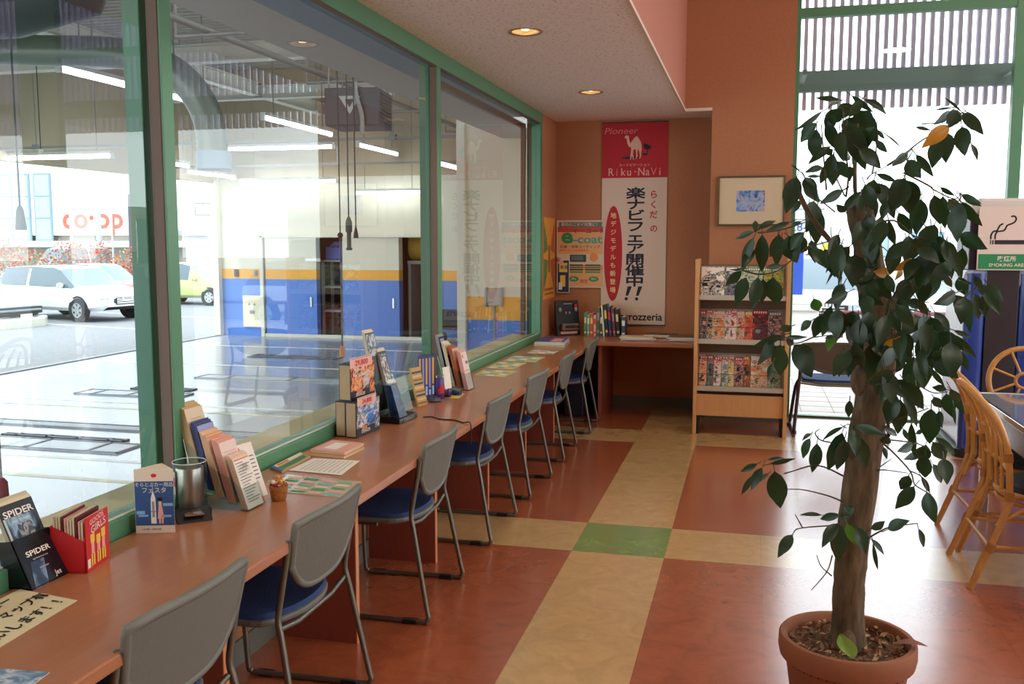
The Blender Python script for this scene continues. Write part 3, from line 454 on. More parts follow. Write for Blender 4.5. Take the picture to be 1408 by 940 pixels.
B().lathe([(0, -.5), (.3, -.5), (.3, .5), (0, .5)], 28, axis='x', c=(0, 0, .3)).build('roll', mat('mustard_foam', '#c9a53a', .8), rl, smooth=40)
B().lathe([(.302, -.03), (.308, -.03), (.308, .03), (.302, .03)], 28, axis='x', c=(0, 0, .3), close=True).build('strap', DKG, rl)
ss = thing('store_shelf', 'steel shelf carrying the yellow roll in the right-hand store opening', 'shelf', (-7.0, 20.5, -.6))
B().box(-.5, .5, -.35, .35, 1.66, 1.74).build('board', MATS['grey_rack_metal'], ss)
for x in (-.46, .46): B().box(x - .03, x + .03, -.33, .33, 0, 1.66).build('upright', MATS['grey_rack_metal'], ss)
# wall fittings
pb = thing('control_panel', 'pale square control panel box on the blue workshop wall', 'panel', (-11.12, 19.7, -.39))
B().box(-.24, .24, -.06, 0, 0, .72).build('casing', mat('ivory_enamel', '#e3d8ba', .5), pb, bevel=.01)
for x in (-.07, .06): B().prism([(x - .03, .50), (x + .03, .50), (x, .55)], -.075, -.06, 'y').build('latch', GREYP, pb)
B().box(-.06, .06, -.068, -.06, .30, .38).build('name_plate', GREYP, pb)
tag(B().box(-.05, .05, -.04, 0, 0, .17).box(-.02, .02, -.06, -.04, .05, .12).build('wall_switch', DKG, loc=(-11.52, 19.7, .76), bevel=.008), 'dark switch box on the yellow stripe nearest the workshop corner post', 'switch')
tag(B().box(-.04, .04, -.03, 0, 0, .13).box(-.015, .015, -.045, -.03, .04, .09).build('wall_socket', GREYP, loc=(-11.03, 19.7, .78), bevel=.006), 'small grey socket on the yellow stripe beside the sliding door', 'socket')
ob = thing('outlet_cover', 'square clear outlet cover on the yellow stripe of the near workshop wall', 'outlet', (-2.85, 10.5, .85))
B().box(-.09, .09, -.03, 0, 0, .2).build('back_plate', mat('grey_pink_plate', '#b7a79c', .5), ob, bevel=.01)
for x in (-.10, .08): B().box(x, x + .02, -.06, 0, -.01, .21).build('side_rim', GREYP, ob)
B().box(-.01, .01, -.02, 0, -.6, 0).build('conduit', GREYP, ob)

# fluorescent battens --------------------------------------------------------
TUBE = emat('lit_fluorescent_tube', '#f4f6ff', 20)
ENAM = mat('white_enamel', '#dcdcd6', .5)
def batten(label, x, y, z, L, along):
    t = thing('fluorescent_light', label, 'strip light', (x, y, z), 0 if along == 'x' else 90, 'hanging workshop strip lights')
    B().box(-L / 2, L / 2, -.05, .05, .05, .10).build('batten', ENAM, t, bevel=.005)
    B().tube([(-L / 2 + .02, 0, .015), (L / 2 - .02, 0, .015)], .03, 10).build('tube', TUBE, t, smooth=60)
    for s in (-1, 1): B().box(s * (L / 2) - .02, s * (L / 2) + .02, -.035, .035, -.025, .06).build('end_cap', ENAM, t)
    top = 5.42 - z
    for s in (-1, 1): B().tube([(s * L * .36, 0, .09), (s * L * .36, 0, top)], .008, 6).build('hanger_rod', PIPE, t)
batten('long bright strip light hanging nearest the large dark duct', -7.6, 10.62, 3.5, 2.6, 'y')
batten('strip light in line behind the duct elbow, left of the dark heater box', -7.5, 15.0, 3.5, 2.5, 'y')
batten('strip light hanging deep in the workshop just left of the second window post', -7.45, 18.4, 3.42, 2.1, 'y')
batten('strip light hanging crosswise in front of the workshop end wall, highest of the crosswise row', -9.0, 17.0, 3.36, 2.4, 'x')
batten('strip light hanging crosswise near the opening, seen left of the first window post', -11.0, 13.4, 2.93, 2.0, 'x')
batten('short strip light close to the workshop corner post', -11.3, 18.4, 2.98, 1.9, 'y')
batten('low crosswise strip light above the blue sliding doors', -9.9, 19.2, 2.86, 2.3, 'x')
batten('strip light hanging by the opening just right of the first window post', -10.4, 15.6, 2.98, 1.1, 'y')
batten('low crosswise strip light beside the second window post', -7.6, 19.3, 2.6, 1.5, 'x')
batten('strip light seen through the third bay above the pale pipe', -5.6, 17.5, 2.98, 2.0, 'y')

# duct, beams, pipes ----------------------------------------------------------
DUCT = mat('grey_duct_metal', '#7d8378', .4, .35)
dp = smoothpath([(-9.5, 8.2, 3.65), (-7.6, 8.8, 3.62), (-6.55, 9.0, 3.57), (-5.95, 9.05, 3.36), (-5.63, 9.1, 2.95), (-5.55, 9.1, 2.42)], 8)
dt = thing('exhaust_duct', 'big round grey duct bending down above the workshop bay', 'duct', (-6.5, 9, 2.4))
B().tube([(p.x + 6.5, p.y - 9, p.z - 2.4) for p in dp], .16, 20).build('pipe', DUCT, dt, smooth=60)
B().lathe([(.165, -.06), (.185, -.05), (.185, .12), (.165, .14)], 20, c=(.95, .1, 0), close=True).build('cuff', mat('pale_blue_rubber', '#9fb0bd', .6), dt, smooth=50)
b = B()
for x in (-2.5, -.4): b.tube([(x, -.5 if x < -1 else 0, 1.3), (x, -.5 if x < -1 else 0, 3.02)], .01, 6)
b.build('hanger_rods', PIPE, dt)
bd = thing('air_duct', 'very large dark duct in the upper corner of the workshop', 'duct', (-6.6, 7.2, 3.75))
B().tube([(-3.0, .1, 0), (.2, .1, 0), (.75, .15, .10), (.95, .2, .6), (.98, .2, 1.65)], .36, 28).build('pipe', mat('charcoal_duct', '#34333a', .5, .2), bd, smooth=60)
B().lathe([(.365, -.05), (.40, -.05), (.40, .05), (.365, .05)], 28, c=(-.6, .1, 0), axis='x', close=True).build('flange', DKG, bd, smooth=40)
b = B()
for x in (-2.2, -.3): b.tube([(x, .1, .3), (x, .1, 1.68)], .012, 6)
b.build('hanger_rods', PIPE, bd)
def ibeam(name, label, a, c, h=.25, wdt=.18):
    a = Vector(a); c = Vector(c); L = (c - a).length; ang = math.atan2(c.y - a.y, c.x - a.x)
    b = B(); t = .02
    b.box(0, L, -wdt / 2, wdt / 2, 0, t); b.box(0, L, -wdt / 2, wdt / 2, h - t, h); b.box(0, L, -t / 2, t / 2, t, h - t)
    o = b.build(name, mat('white_beam_paint', '#d6d3c8', .6), loc=a); o.rotation_euler.z = ang
    return struct(o)
for q in (((-9.3, -4, 4.35), (-9.3, 19.7, 4.35)), ((-6.2, -4, 4.75), (-6.2, 19.7, 4.75)), ((-11.95, 12.3, 4.10), (-3.2, 12.3, 4.10)), ((-11.95, 16.9, 4.3), (-3.3, 16.9, 4.3)), ((-11.95, 7.4, 4.6), (-2.1, 7.4, 4.6)), ((-3.9, -4, 4.5), (-3.9, 19.7, 4.5))):
    ibeam('ceiling_beam', '', *q)
def run(name, label, cat, pts, r, m, parts=()):
    o = Vector(pts[0]); b = B(); b.tube([Vector(p) - o for p in pts], r, 8)
    return tag(b.build(name, m, loc=o, smooth=60), label, cat)
b = B(); o = thing('service_pipes', 'grey service pipes and lamp rails slung under the workshop ceiling', 'pipes', (-4.6, 9, 3.4))
for i, (x, z) in enumerate(((0, 0), (.25, .28), (.45, .05), (-.3, .5))):
    B().tube([(x, -5, z), (x, 9.6, z)], .035, 8).build('pipe', PIPE, o, smooth=60)
b = B()
for y in (-4, -1.5, 1, 3.5, 6, 8.5):
    b.tube([(-.3, y, -.04), (.5, y, -.04)], .02, 6); b.tube([(-.3, y, -.04), (-.3, y, 2.02)], .012, 6); b.tube([(.5, y, -.04), (.5, y, 2.02)], .012, 6)
b.build('trapeze_hangers', PIPE, o)
for i, (yy, z, lab) in enumerate(((12.9, 3.05, 'grey crosswise lamp rail nearer the opening'), (17.6, 3.1, 'grey crosswise lamp rail in front of the end wall'))):
    t = thing('lamp_rail', lab, 'rail', (-8, yy, z), 0, 'crosswise lamp rails')
    B().box(-3.8, 4.4, -.02, .02, -.02, .02).build('rail', PIPE, t)
    b = B()
    for x in (-3, 0, 3): b.tube([(x, 0, .02), (x, 0, 5.42 - z)], .008, 6); b.box(x - .05, x + .05, -.04, .04, -.03, .05)
    b.build('drop_rods', PIPE, t)

# heater unit ----------------------------------------------------------------
ht = thing('unit_heater', 'dark boxy heater with a white triangle mark hung from the ceiling', 'heater', (-4.25, 9.95, 2.83), 8)
b = B(); b.box(-.30, .30, -.3, .3, 0, .40); b.build('casing', mat('charcoal_casing', '#43444a', .5), ht, bevel=.012)
b = B(); b.prism([(-.14, .31), (.10, .31), (-.02, .12)], -.312, -.302, 'y'); b.k = 1; b.prism([(-.07, .275), (.03, .275), (-.02, .19)], -.316, -.312, 'y')
b.build('mark', [mat('pale_grey_mark', '#b9b9b5', .5), MATS['charcoal_casing']], ht)
b = B()
for i in range(8): b.box(.302, .316, -.24, .24, .05 + i * .042, .065 + i * .042)
b.build('grille', DKG, ht)
b = B()
for x in (-.26, .26):
    for y in (-.26, .26): b.tube([(x, y, .4), (x, y, 2.65)], .01, 6)
b.build('hanger_rods', PIPE, ht)
B().tube(smoothpath([(.05, -.33, .45), (.07, -.36, .3), (.12, -.34, .1), (.12, -.34, -.1)], 5), .025, 8).build('flex_pipe', PIPE, ht, smooth=60)

# pull cords -----------------------------------------------------------------
def pull(label, x, y, zt, zb, prof, m, knot=None):
    t = thing('pull_cord', label, 'pull cord', (x, y, zb))
    prof = [(r_ * .66, h * .66) for r_, h in prof]; top = max(h for _, h in prof)
    B().tube([(0, 0, top - .02), (0, 0, zt - zb)], .0075, 6).build('cord', BLACKPL, t)
    B().lathe(prof, 14).build('handle', m, t, smooth=50)
    if knot: B().ball((0, 0, knot), .03).build('stopper', BLACKPL, t, smooth=60)
HANDLE = [(0, 0), (.05, 0), (.055, .03), (.05, .3), (.025, .38), (0, .39)]
pull('cord with grey paddle handle hanging at the left edge of the window', -5.29, 6.0, 5.42, 1.675, [(0, 0), (.058, 0), (.062, .03), (.04, .22), (.02, .27), (0, .28)], mat('grey_handle', '#6f7780', .5))
pull('cord ending in an orange wooden handle just above the price-tagged boxes', -4.075, 9.0, 5.42, .40, [(0, 0), (.045, 0), (.045, .13), (.03, .17), (0, .18)], mat('orange_wood_handle', '#c0703a', .5), 1.25)
pull('cord with a thick black and grey handle beside the orange-handled one', -3.89, 8.8, 5.42, 1.50, [(0, 0), (.045, 0), (.05, .03), (.033, .04), (.033, .26), (.05, .28), (.05, .42), (.02, .5), (0, .5)], mat('dark_green_grip', '#3d4f4a', .5))
pull('thin cord with a small dark bell-shaped end right of the thick handle', -3.815, 8.8, 5.42, 1.62, [(0, 0), (.04, 0), (.035, .06), (.015, .16), (0, .17)], BLACKPL)
pull('cord with a small dark red handle at the left edge above the counter', -4.06, 4.35, 5.42, .139, [(0, 0), (.05, 0), (.055, .04), (.05, .16), (.02, .2), (0, .21)], mat('dark_red_handle', '#7b2230', .5))
pull('thin chain with a pale tag hanging left of the first window post', -10.16, 12.0, 5.4, 2.86, [(0, 0), (.05, 0), (.05, .1), (0, .1)], WHITE)

# floor fittings ---------------------------------------------------------------
def flat(name, label, cat, x0, x1, y0, y1, m, h=.012, rim=True, slats=0):
    t = thing(name, label, cat, ((x0 + x1) / 2, (y0 + y1) / 2, -.6)); a = (x1 - x0) / 2; c = (y1 - y0) / 2
    B().box(-a, a, -c, c, 0, h).build('plate', m, t)
    b = B(); k = .03
    for q in ((-a, a, -c, -c + k), (-a, a, c - k, c), (-a, -a + k, -c, c), (a - k, a, -c, c)): b.box(*q, h, h + .006)
    for i in range(slats):
        x = -a + (i + .5) * 2 * a / slats; b.box(x - .02, x + .02, -c, c, h, h + .006)
    b.build('rim', mat('mid_grey_rim', '#7c828a', .5, .3), t)
STEELP = mat('worn_steel_plate', '#8f959c', .4, .3, var=.15, scale=3)
PIT = mat('dark_lift_slot', '#3b4150', .6)
flat('drain_grate', 'long grey drain grate crossing the workshop floor', 'grate', -11.6, -3.0, 9.35, 9.62, STEELP, slats=0)
flat('lift_plate', 'steel lift plate set in the floor nearest the window', 'lift plate', -8.6, -6.3, 8.3, 8.75, mat('pale_steel_plate', '#aeb4bb', .35, .2), slats=3)
flat('lift_slot', 'dark lift slot along the near lift plate', 'lift slot', -8.2, -6.6, 8.82, 8.93, PIT, slats=4)
flat('lift_plate', 'steel lift plate behind the drain grate', 'lift plate', -9.4, -7.7, 11.5, 11.9, MATS['pale_steel_plate'], slats=3)
flat('lift_slot', 'dark slot right of the rear lift plate', 'lift slot', -8.9, -7.9, 12.1, 12.3, PIT)
flat('lift_slot', 'dark slot in the floor before the blue sliding doors', 'lift slot', -9.2, -7.4, 16.0, 16.4, PIT, slats=3)
flat('lift_plate', 'long steel lift plate crossing the floor in the middle distance', 'lift plate', -8.6, -5.4, 13.3, 13.7, MATS['pale_steel_plate'], slats=3)
for y in (8.0, 11.0, 14.8, 17.6):
    struct(B().box(-11.5, -3.2, y, y + .09, -.6, -.597).build('floor_marking', mat('white_floor_paint', '#e8e8e4', .35)))
for y in (7.3, 10.6):
    struct(B().box(-11.5, -3.2, y, y + .09, -.6, -.597).build('floor_marking', mat('cream_floor_paint', '#d8cfa4', .35)))
struct(B().box(-12.05, -11.9, -4, 19.6, -.6, -.585).build('threshold', PIPE))
# dark engine parts against the end wall, third bay
ep = thing('parts_trolley', 'low trolley stacked with dark car parts against the blue end wall', 'trolley', (-6.0, 19.2, -.6))
B().box(-.55, .55, -.25, .25, .32, .37).build('deck', DKG, ep, bevel=.01)
for x in (-.45, .45):
    for y in (-.2, .2): B().lathe([(0, -.02), (.12, -.02), (.12, .02), (0, .02)], 16, c=(x, y, .12), axis='y').tube([(x, y, .12), (x, y, .33)], .02, 6).build('caster', BLACKPL, ep)
B().box(-.45, .1, -.2, .2, .37, .72).prism([(.1, .37), (.5, .37), (.45, .55), (.15, .6)], -.15, .2, 'y').build('parts', mat('black_car_part', '#2b2c30', .5), ep, bevel=.03)

# ================================================================== outdoors, left
GZ = -.65
struct(B().box(-70, -12.0, -15, 75, GZ - .1, GZ).build('ground_parking', mat('asphalt', '#8b8a8c', .9, var=.08, scale=6)))
for i, (x, y) in enumerate(((-15.5, 21.0), (-15.8, 24.6))):
    o = struct(B().box(-4, 1.6, -.06, .06, GZ, GZ + .006).build('road_marking', MATS['white_floor_paint'], loc=(x, y, 0))); o.rotation_euler.z = R(-12)

RUB = mat('tyre_rubber', '#1d1d1f', .8)
CARGL = mat('car_window_glass', '#5b6a74', .08, spec=.8)
LAMPG = mat('headlight_glass', '#cfd6da', .12, spec=.8)
def wheel(car, x, y, r, w=.2, cover=False):
    s = 1 if y > 0 else -1
    t = B().lathe([(r * .62, -w / 2), (r * .93, -w / 2), (r, -w * .32), (r, w * .32), (r * .93, w / 2), (r * .62, w / 2)], 28, c=(x, y, r), axis='y', close=True).build('wheel', RUB, car, smooth=50)
    b = B(); b.lathe([(0, 0), (r * .16, 0), (r * .18, -.02 * s), (r * .2, -.03 * s)], 20, c=(x, y + s * w * .42, r), axis='y')
    b.lathe([(r * .52, 0), (r * .64, .01 * s), (r * .64, -w * .8 * s), (r * .56, -w * .6 * s)], 28, c=(x, y + s * w * .44, r), axis='y')
    for i in range(6):
        a = i * math.tau / 6; c, q = math.cos(a), math.sin(a)
        b.prism([(x + c * r * .12 - q * .035, r + q * r * .12 + c * .035), (x + c * r * .12 + q * .035, r + q * r * .12 - c * .035),
                 (x + c * r * .6 + q * .05, r + q * r * .6 - c * .05), (x + c * r * .6 - q * .05, r + q * r * .6 + c * .05)], y + s * w * .38, y + s * w * .46, 'y')
    b.k = 1; b.lathe([(0, 0), (r * .6, 0)], 20, c=(x, y + s * w * .2, r), axis='y')
    b.build('hub_cap', [mat('silver_alloy', '#c2c4c6', .35, .6), BLACKPL], t, smooth=40)

def car(name, label, L, W, H, st, paint, loc, rz, wr, wx=(.19, .8), front=True, lamp=(.1, .28), cut=None):
    t = thing(name, label, 'car', loc, rz)
    b = B(); rows = []
    for (u, zl, zb, zt, hw, ht, cab) in st:
        x = (u - .5) * L; w = W / 2 * hw
        pts = [(w * .86, zl * H), (w * .98, zl * H + .10), (w, (zl + zb) / 2 * H), (w * .97, zb * H), (w * ht, zt * H - .02), (w * ht * .6, zt * H), (0, zt * H)]
        rows.append([b.V((x, y, z)) for y, z in pts] + [b.V((x, -y, z)) for y, z in pts[-2::-1]])
    n = len(rows[0])
    for i in range(len(rows) - 1):
        ca, cb = st[i][6], st[i + 1][6]
        for j in range(n - 1):
            k = 0
            side = j in (3, n - 5); top = j in (4, 5, n - 6, n - 7)
            if side and ca and cb: k = 1
            if side and (ca != cb) : k = 1 if abs(st[i][0] - st[i + 1][0]) < .2 else 0
            if top and ca != cb: k = 1
            b.face([rows[i][j], rows[i + 1][j], rows[i + 1][j + 1], rows[i][j + 1]], k)
        b.face([rows[i][0], rows[i][n - 1], rows[i + 1][n - 1], rows[i + 1][0]], 2)
    b.face(rows[0], 0); b.face(rows[-1][::-1], 0)
    b.build('body', [paint, CARGL, BLACKPL], t, smooth=35)
    # pillars and sills
    cab = [s for s in st if s[6]]
    for yy in (-1, 1):
        for u in (cab[0][0] * .52 + cab[-1][0] * .48,):
            x = (u - .5) * L; w = W / 2
            z0, z1 = cab[0][2] * H, cab[0][3] * H
            B().hexa([(x - .05, yy * w * .965, z0), (x + .05, yy * w * .965, z0), (x + .05, yy * w * .985, z0), (x - .05, yy * w * .985, z0),
                      (x - .05, yy * w * cab[1][5] * .99, z1 - .03), (x + .05, yy * w * cab[1][5] * .99, z1 - .03), (x + .05, yy * w * cab[1][5] + yy * .02, z1 - .03), (x - .05, yy * w * cab[1][5] + yy * .02, z1 - .03)]).build('door_pillar', paint, t)
        xm = (cab[-1][0] - .5) * L - .05
        B().ball((xm + .35, yy * (W / 2 + .06), cab[-1][2] * H + .06), (.07, .11, .075)).build('wing_mirror', paint, t, smooth=60)
        for u in wx:
            x = (u - .5) * L
            B().lathe([(wr * 1.0, 0), (wr * 1.17, 0), (wr * 1.17, .02), (wr * 1.0, .03)], 28, c=(x, yy * (W / 2 - .015) - .01, wr * 1.02), axis='y', close=True).build('wheel_arch', BLACKPL, t)
            wheel(t, x, yy * (W / 2 - .06), wr)
    if front:
        xf = L / 2
        for yy in (-1, 1):
            B().ball((xf - lamp[0], yy * W * .36, st[-2][2] * H - .09), (.12, .17, .075)).build('headlight', LAMPG, t, smooth=60)
            B().ball((xf - .03, yy * W * .36, st[-1][1] * H + .14), (.04, .07, .06)).build('fog_lamp', LAMPG, t, smooth=60)
        b = B(); g0 = st[-1][2] * H
        for i in range(3): b.box(xf - .03, xf + .03, -W * .2, W * .2, g0 - .05 - i * .055, g0 - .02 - i * .055)
        b.k = 1; b.box(xf - .035, xf + .012, -W * .21, W * .21, g0 - .19, g0); b.build('grille', [CHROME, BLACKPL], t)
        b = B(); b.box(xf - .02, xf + .02, -W * .24, W * .24, st[-1][1] * H + .10, st[-1][1] * H + .22); b.build('air_intake', BLACKPL, t)
        b = B(); b.box(xf + .02, xf + .035, -.17, .17, st[-1][1] * H + .17, st[-1][1] * H + .33); b.k = 1
        for i in range(4): b.box(xf + .035, xf + .038, -.12 + i * .065, -.08 + i * .065, st[-1][1] * H + .19, st[-1][1] * H + .26)
        b.build('number_plate', [WHITE, GREYP], t)
    return t
SUV = [(0, .3, .58, .60, .9, .9, 0), (.02, .22, .62, .66, .97, .9, 0), (.09, .19, .63, .97, 1, .80, 1), (.3, .19, .63, 1, 1, .80, 1), (.55, .19, .62, .99, 1, .80, 1), (.60, .19, .62, .95, 1, .79, 1), (.75, .19, .60, .64, 1, .86, 0), (.90, .2, .56, .59, .98, .84, 0), (.97, .22, .50, .53, .92, .82, 0), (1, .28, .44, .46, .84, .82, 0)]
HATCH = [(0, .3, .56, .6, .88, .9, 0), (.03, .22, .6, .66, .96, .88, 0), (.12, .18, .61, .96, 1, .76, 1), (.3, .17, .61, 1, 1, .77, 1), (.5, .17, .6, .99, 1, .77, 1), (.58, .17, .59, .94, 1, .76, 1), (.78, .17, .56, .60, 1, .84, 0), (.91, .18, .52, .54, .97, .8, 0), (.97, .2, .46, .48, .9, .8, 0), (1, .26, .40, .42, .8, .8, 0)]
VAN = [(0, .2, .55, .95, .92, .85, 0), (.03, .16, .56, .98, .98, .86, 1), (.3, .15, .56, 1, 1, .86, 1), (.62, .15, .55, 1, 1, .86, 1), (.70, .15, .54, .97, 1, .84, 1), (.88, .16, .5, .56, .99, .84, 0), (.96, .18, .44, .46, .93, .82, 0), (1, .22, .36, .38, .85, .82, 0)]
def cpaint(n, h): return mat(n, h, .3, coat=.6)
car('white_suv', 'white SUV parked nose to the right in front of the red hedge', 4.5, 1.8, 1.52, SUV, cpaint('white_car_paint', '#e9eaea'), (-19.05, 23.46, GZ), -13, .33)
car('green_hatchback', 'pale yellow-green hatchback seen right of the first window post', 3.9, 1.66, 1.46, HATCH, cpaint('lime_car_paint', '#c3cb86'), (-19.2, 29.95, GZ), -3, .29)
car('red_hatchback', 'red hatchback half hidden behind the nose of the white SUV', 3.6, 1.55, 1.45, HATCH, cpaint('red_car_paint', '#c4372c'), (-21.9, 28.5, GZ), -10, .28)
car('delivery_van', 'small white van passing behind the hedge', 3.6, 1.5, 1.9, VAN, MATS['white_car_paint'], (-31.3, 38.5, GZ), -100, .3)
dm = car('damaged_sedan', 'silver sedan with a smashed open nose at the left edge', 4.3, 1.72, 1.4, HATCH, cpaint('silver_car_paint', '#c9ccca'), (-20.45, 20.9, GZ), -9, .3, front=False)
b = B(); b.box(1.98, 2.18, -.7, .7, .34, .53); b.build('engine_bay', BLACKPL, dm, bevel=.03)
b = B(); b.prism([(2.12, -.88), (2.34, -.6), (2.42, 0), (2.34, .6), (2.12, .88), (2.0, .8), (2.0, -.8)], .10, .38, 'z', M=Matrix.Translation((0, 0, .03)) @ Matrix.Rotation(R(4), 4, 'Y')); b.build('front_bumper', cpaint('pearl_bumper', '#d8d6c4'), dm, bevel=.04)
for s in (-1, 1): B().ball((2.02, s * .62, .52), (.14, .2, .1)).build('headlight', LAMPG, dm, smooth=60)
b = B(); b.box(2.40, 2.42, -.17, .17, .2, .36); b.build('number_plate', WHITE, dm)
b = B(); b.box(2.05, 2.24, -.62, .62, .42, .47); b.build('crash_bar', STEELP, dm, bevel=.01)

# hedge ------------------------------------------------------------------------
hd = B(); rnd = random.Random(3)
for i in range(5200):
    x = rnd.uniform(-31.5, -21.6); base = .95 + .28 * math.sin(x * 1.7) + .2 * math.sin(x * 4.1)
    h = rnd.uniform(0, 1) ** .8; z = GZ + h * (base + 1.0); y = 31.3 + rnd.uniform(-.55, .55)
    s = rnd.uniform(.06, .13); a = rnd.uniform(0, math.tau); e = rnd.uniform(-.3, 1.2)
    d = Vector((math.cos(a) * math.cos(e), math.sin(a) * math.cos(e), math.sin(e))) * s
    w = d.cross(Vector((rnd.uniform(-1, 1), rnd.uniform(-1, 1), .3))).normalized() * s * .35
    p = Vector((x, y, z))
    red = rnd.random() < (.62 if h > .55 else .3)
    hd.quad(p, p + d * .5 + w, p + d, p + d * .5 - w, k=(0 if red else (1 if rnd.random() < .55 else 2)))
hg = hd.build('photinia_hedge', [mat('red_young_leaf', '#c9553c', .6), mat('hedge_green_leaf', '#7f9350', .6), mat('pale_leaf', '#c9b98f', .7)], recalc=False)
tag(hg, 'clipped hedge of red and green leaves behind the parked cars', 'hedge'); hg['kind'] = 'stuff'

# shop building ----------------------------------------------------------------
bl = thing('shop_building', 'big white shop building with blue windows and red lettering', 'building', (-48, 60, GZ))
BW = mat('white_facade', '#e9e6e2', .8)
B().box(-20, 15, 0, 14, 2.6, 10.5).build('facade', BW, bl)
B().box(-20, 15, .6, 14, 0, 2.6).build('ground_floor', mat('grey_shopfront', '#b7b2aa', .8), bl)
B().box(-20, 15, -1.2, .6, 1.75, 2.2).build('canopy', mat('pale_canopy', '#dcd9d4', .7), bl)
for (x0, x1, cols) in ((-11.5, -4.0, 5), (-3.5, -2.15, 1)):
    f = B(); f.box(x0 - .08, x1 + .08, -.08, .02, 2.17, 7.15); f = f.build('window', mat('slate_window_frame', '#7d93a3', .5), bl)
    dw = (x1 - x0) / cols
    for c in range(cols):
        for r_ in range(3):
            B().box(x0 + c * dw + .05, x0 + (c + 1) * dw - .05, -.10, -.08, 2.3 + r_ * 1.6, 2.3 + r_ * 1.6 + 1.5).build('pane', mat('sky_blue_pane', '#9cc3dd', .15, spec=.8), f)
b = B(); b.text('co·op', 2.15, place((1.35, -.06, 3.78), (1, 0, 0), (0, 0, 1)), 0, heavy=.02, sx=1.05); b.build('lettering', mat('coral_lettering', '#d8604e', .6), bl)
b = B()
for i in range(9): b.box(-19 + i * 1.2, -18.0 + i * 1.2, -1.28, -1.2, 1.8, 2.12)
b.build('fascia_panels', BW, bl)
st2 = thing('grey_house', 'low grey building with a dark doorway behind the green car', 'building', (-27.6, 47, GZ))
B().box(-3, 3, 0, 5, 0, 4.2).build('walls', mat('pale_grey_wall', '#cfd0d2', .8), st2)
B().box(-3.2, 3.2, -.5, 5, 2.5, 2.8).build('awning', mat('grey_awning', '#a5a8ac', .7), st2)
B().box(.9, 1.6, -.06, .1, 0, 2.4).build('doorway', NAVYP, st2)
POLE = mat('pale_pole', '#b7b8b6', .6)
for px, y, r_, h, lab in ((-36.4, 45, .09, 9, 'thin pale pole left of the big lettering'), (-34.95, 45.4, .15, 10, 'thick utility pole crossing the big lettering'), (-33.8, 45, .05, 9, 'thin wire pole right of the big lettering'), (-31.1, 43, .20, 4.6, 'dark grey pillar beside the hedge, left of the window post'), (-29.5, 43.5, .16, 4.9, 'dark grey pillar right of the first window post')):
    dark = 'dark' in lab
    b = B(); b.lathe([(r_, 0), (r_ * .8, h), (0, h)], 12)
    if not dark: b.box(-.5, .5, -.03, .03, h - 1.2, h - 1.12)
    tag(b.build('utility_pole' if not dark else 'street_pillar', DKG if dark else POLE, loc=(px, y, GZ), smooth=50), lab, 'pole')
sb = thing('sign_board', 'white sign board with black writing on a post beyond the parking lot', 'sign', (-27.9, 45, GZ))
b = B(); b.box(-.75, .75, -.05, .05, 3.55, 4.2); b.k = 1
for q in ((-.75, .75, -.06, -.05, 4.16, 4.2), (-.75, .75, -.06, -.05, 3.55, 3.59), (-.75, -.71, -.06, -.05, 3.55, 4.2), (.71, .75, -.06, -.05, 3.55, 4.2)): b.box(*q)
b.text('駐車場\n入口 →', .26, place((0, -.055, 3.88), (1, 0, 0), (0, 0, 1)), 1, ls=.9); b.build('board', [WHITE, BLACKP], sb)
B().tube([(0, 0, 0), (0, 0, 3.55)], .05, 8).build('post', POLE, sb)
ys = thing('folding_sign', 'small yellow folding sign standing by the grey building', 'sign', (-20.6, 33.4, GZ), 20)
b = B(); b.hexa([(-.25, -.3, 0), (.25, -.3, 0), (.25, -.27, 0), (-.25, -.27, 0), (-.25, -.02, 1.1), (.25, -.02, 1.1), (.25, .01, 1.1), (-.25, .01, 1.1)])
b.hexa([(-.25, .27, 0), (.25, .27, 0), (.25, .3, 0), (-.25, .3, 0), (-.25, -.01, 1.1), (.25, -.01, 1.1), (.25, .02, 1.1), (-.25, .02, 1.1)])
b.k = 1; b.box(-.15, .15, -.25, -.2, .3, .7); b.build('panels', [YELP, BLACKP], ys)

# ================================================================== outdoors, entrance side
TILE = mat('pale_pink_paving', '#d3c5bf', .7, var=.05, scale=12)
pv = B(); pv.box(-1, 14, 8.95, 17.0, -.16, -.02); pv.k = 1
for i in range(28): pv.box(-1, 14, 9.3 + i * .3, 9.306 + i * .3, -.02, -.0185)
for i in range(50): pv.box(-1 + i * .3, -.994 + i * .3, 8.95, 17, -.02, -.0185)
struct(pv.build('pavement', [TILE, mat('paving_joint', '#8f8682', .9)]))
struct(B().box(-2, 60, 8.0, 90, -.40, -.25).build('ground_road', MATS['asphalt']))
struct(B().box(-1, 14, 17.0, 17.15, -.25, .0).build('curb', mat('kerb_stone', '#c9c6c1', .8)))
car('silver_minivan', 'silver minivan facing the entrance, seen left of the fig trunk', 4.2, 1.7, 1.5, VAN, cpaint('pale_silver_paint', '#b9c0c8'), (1.50, 22.0, -.25), -90, .31)
car('white_hatchback', 'white hatchback standing side on beyond the fig tree', 3.8, 1.66, 1.45, HATCH, MATS['white_car_paint'], (4.95, 18.9, -.25), 190, .3)
car('grey_van', 'dark grey van parked beside the smoking booth, behind the white hatchback', 4.2, 1.75, 1.9, VAN, cpaint('dark_grey_paint', '#5e636b'), (7.2, 25.5, -.25), 200, .32)
BLUEPOST = mat('royal_blue_paint', '#2450b8', .45)
tag(B().box(-.11, .11, -.06, .06, 0, 1.46).box(-.15, .15, -.15, .15, 0, .05).build('blue_post', BLUEPOST, loc=(.69, 15.5, -.02), bevel=.01), 'blue square post standing just outside the entrance glazing', 'post')
wb = thing('plastic_planter', 'white ribbed plastic planter bin outside by the blue post', 'planter', (.60, 14.3, -.02))
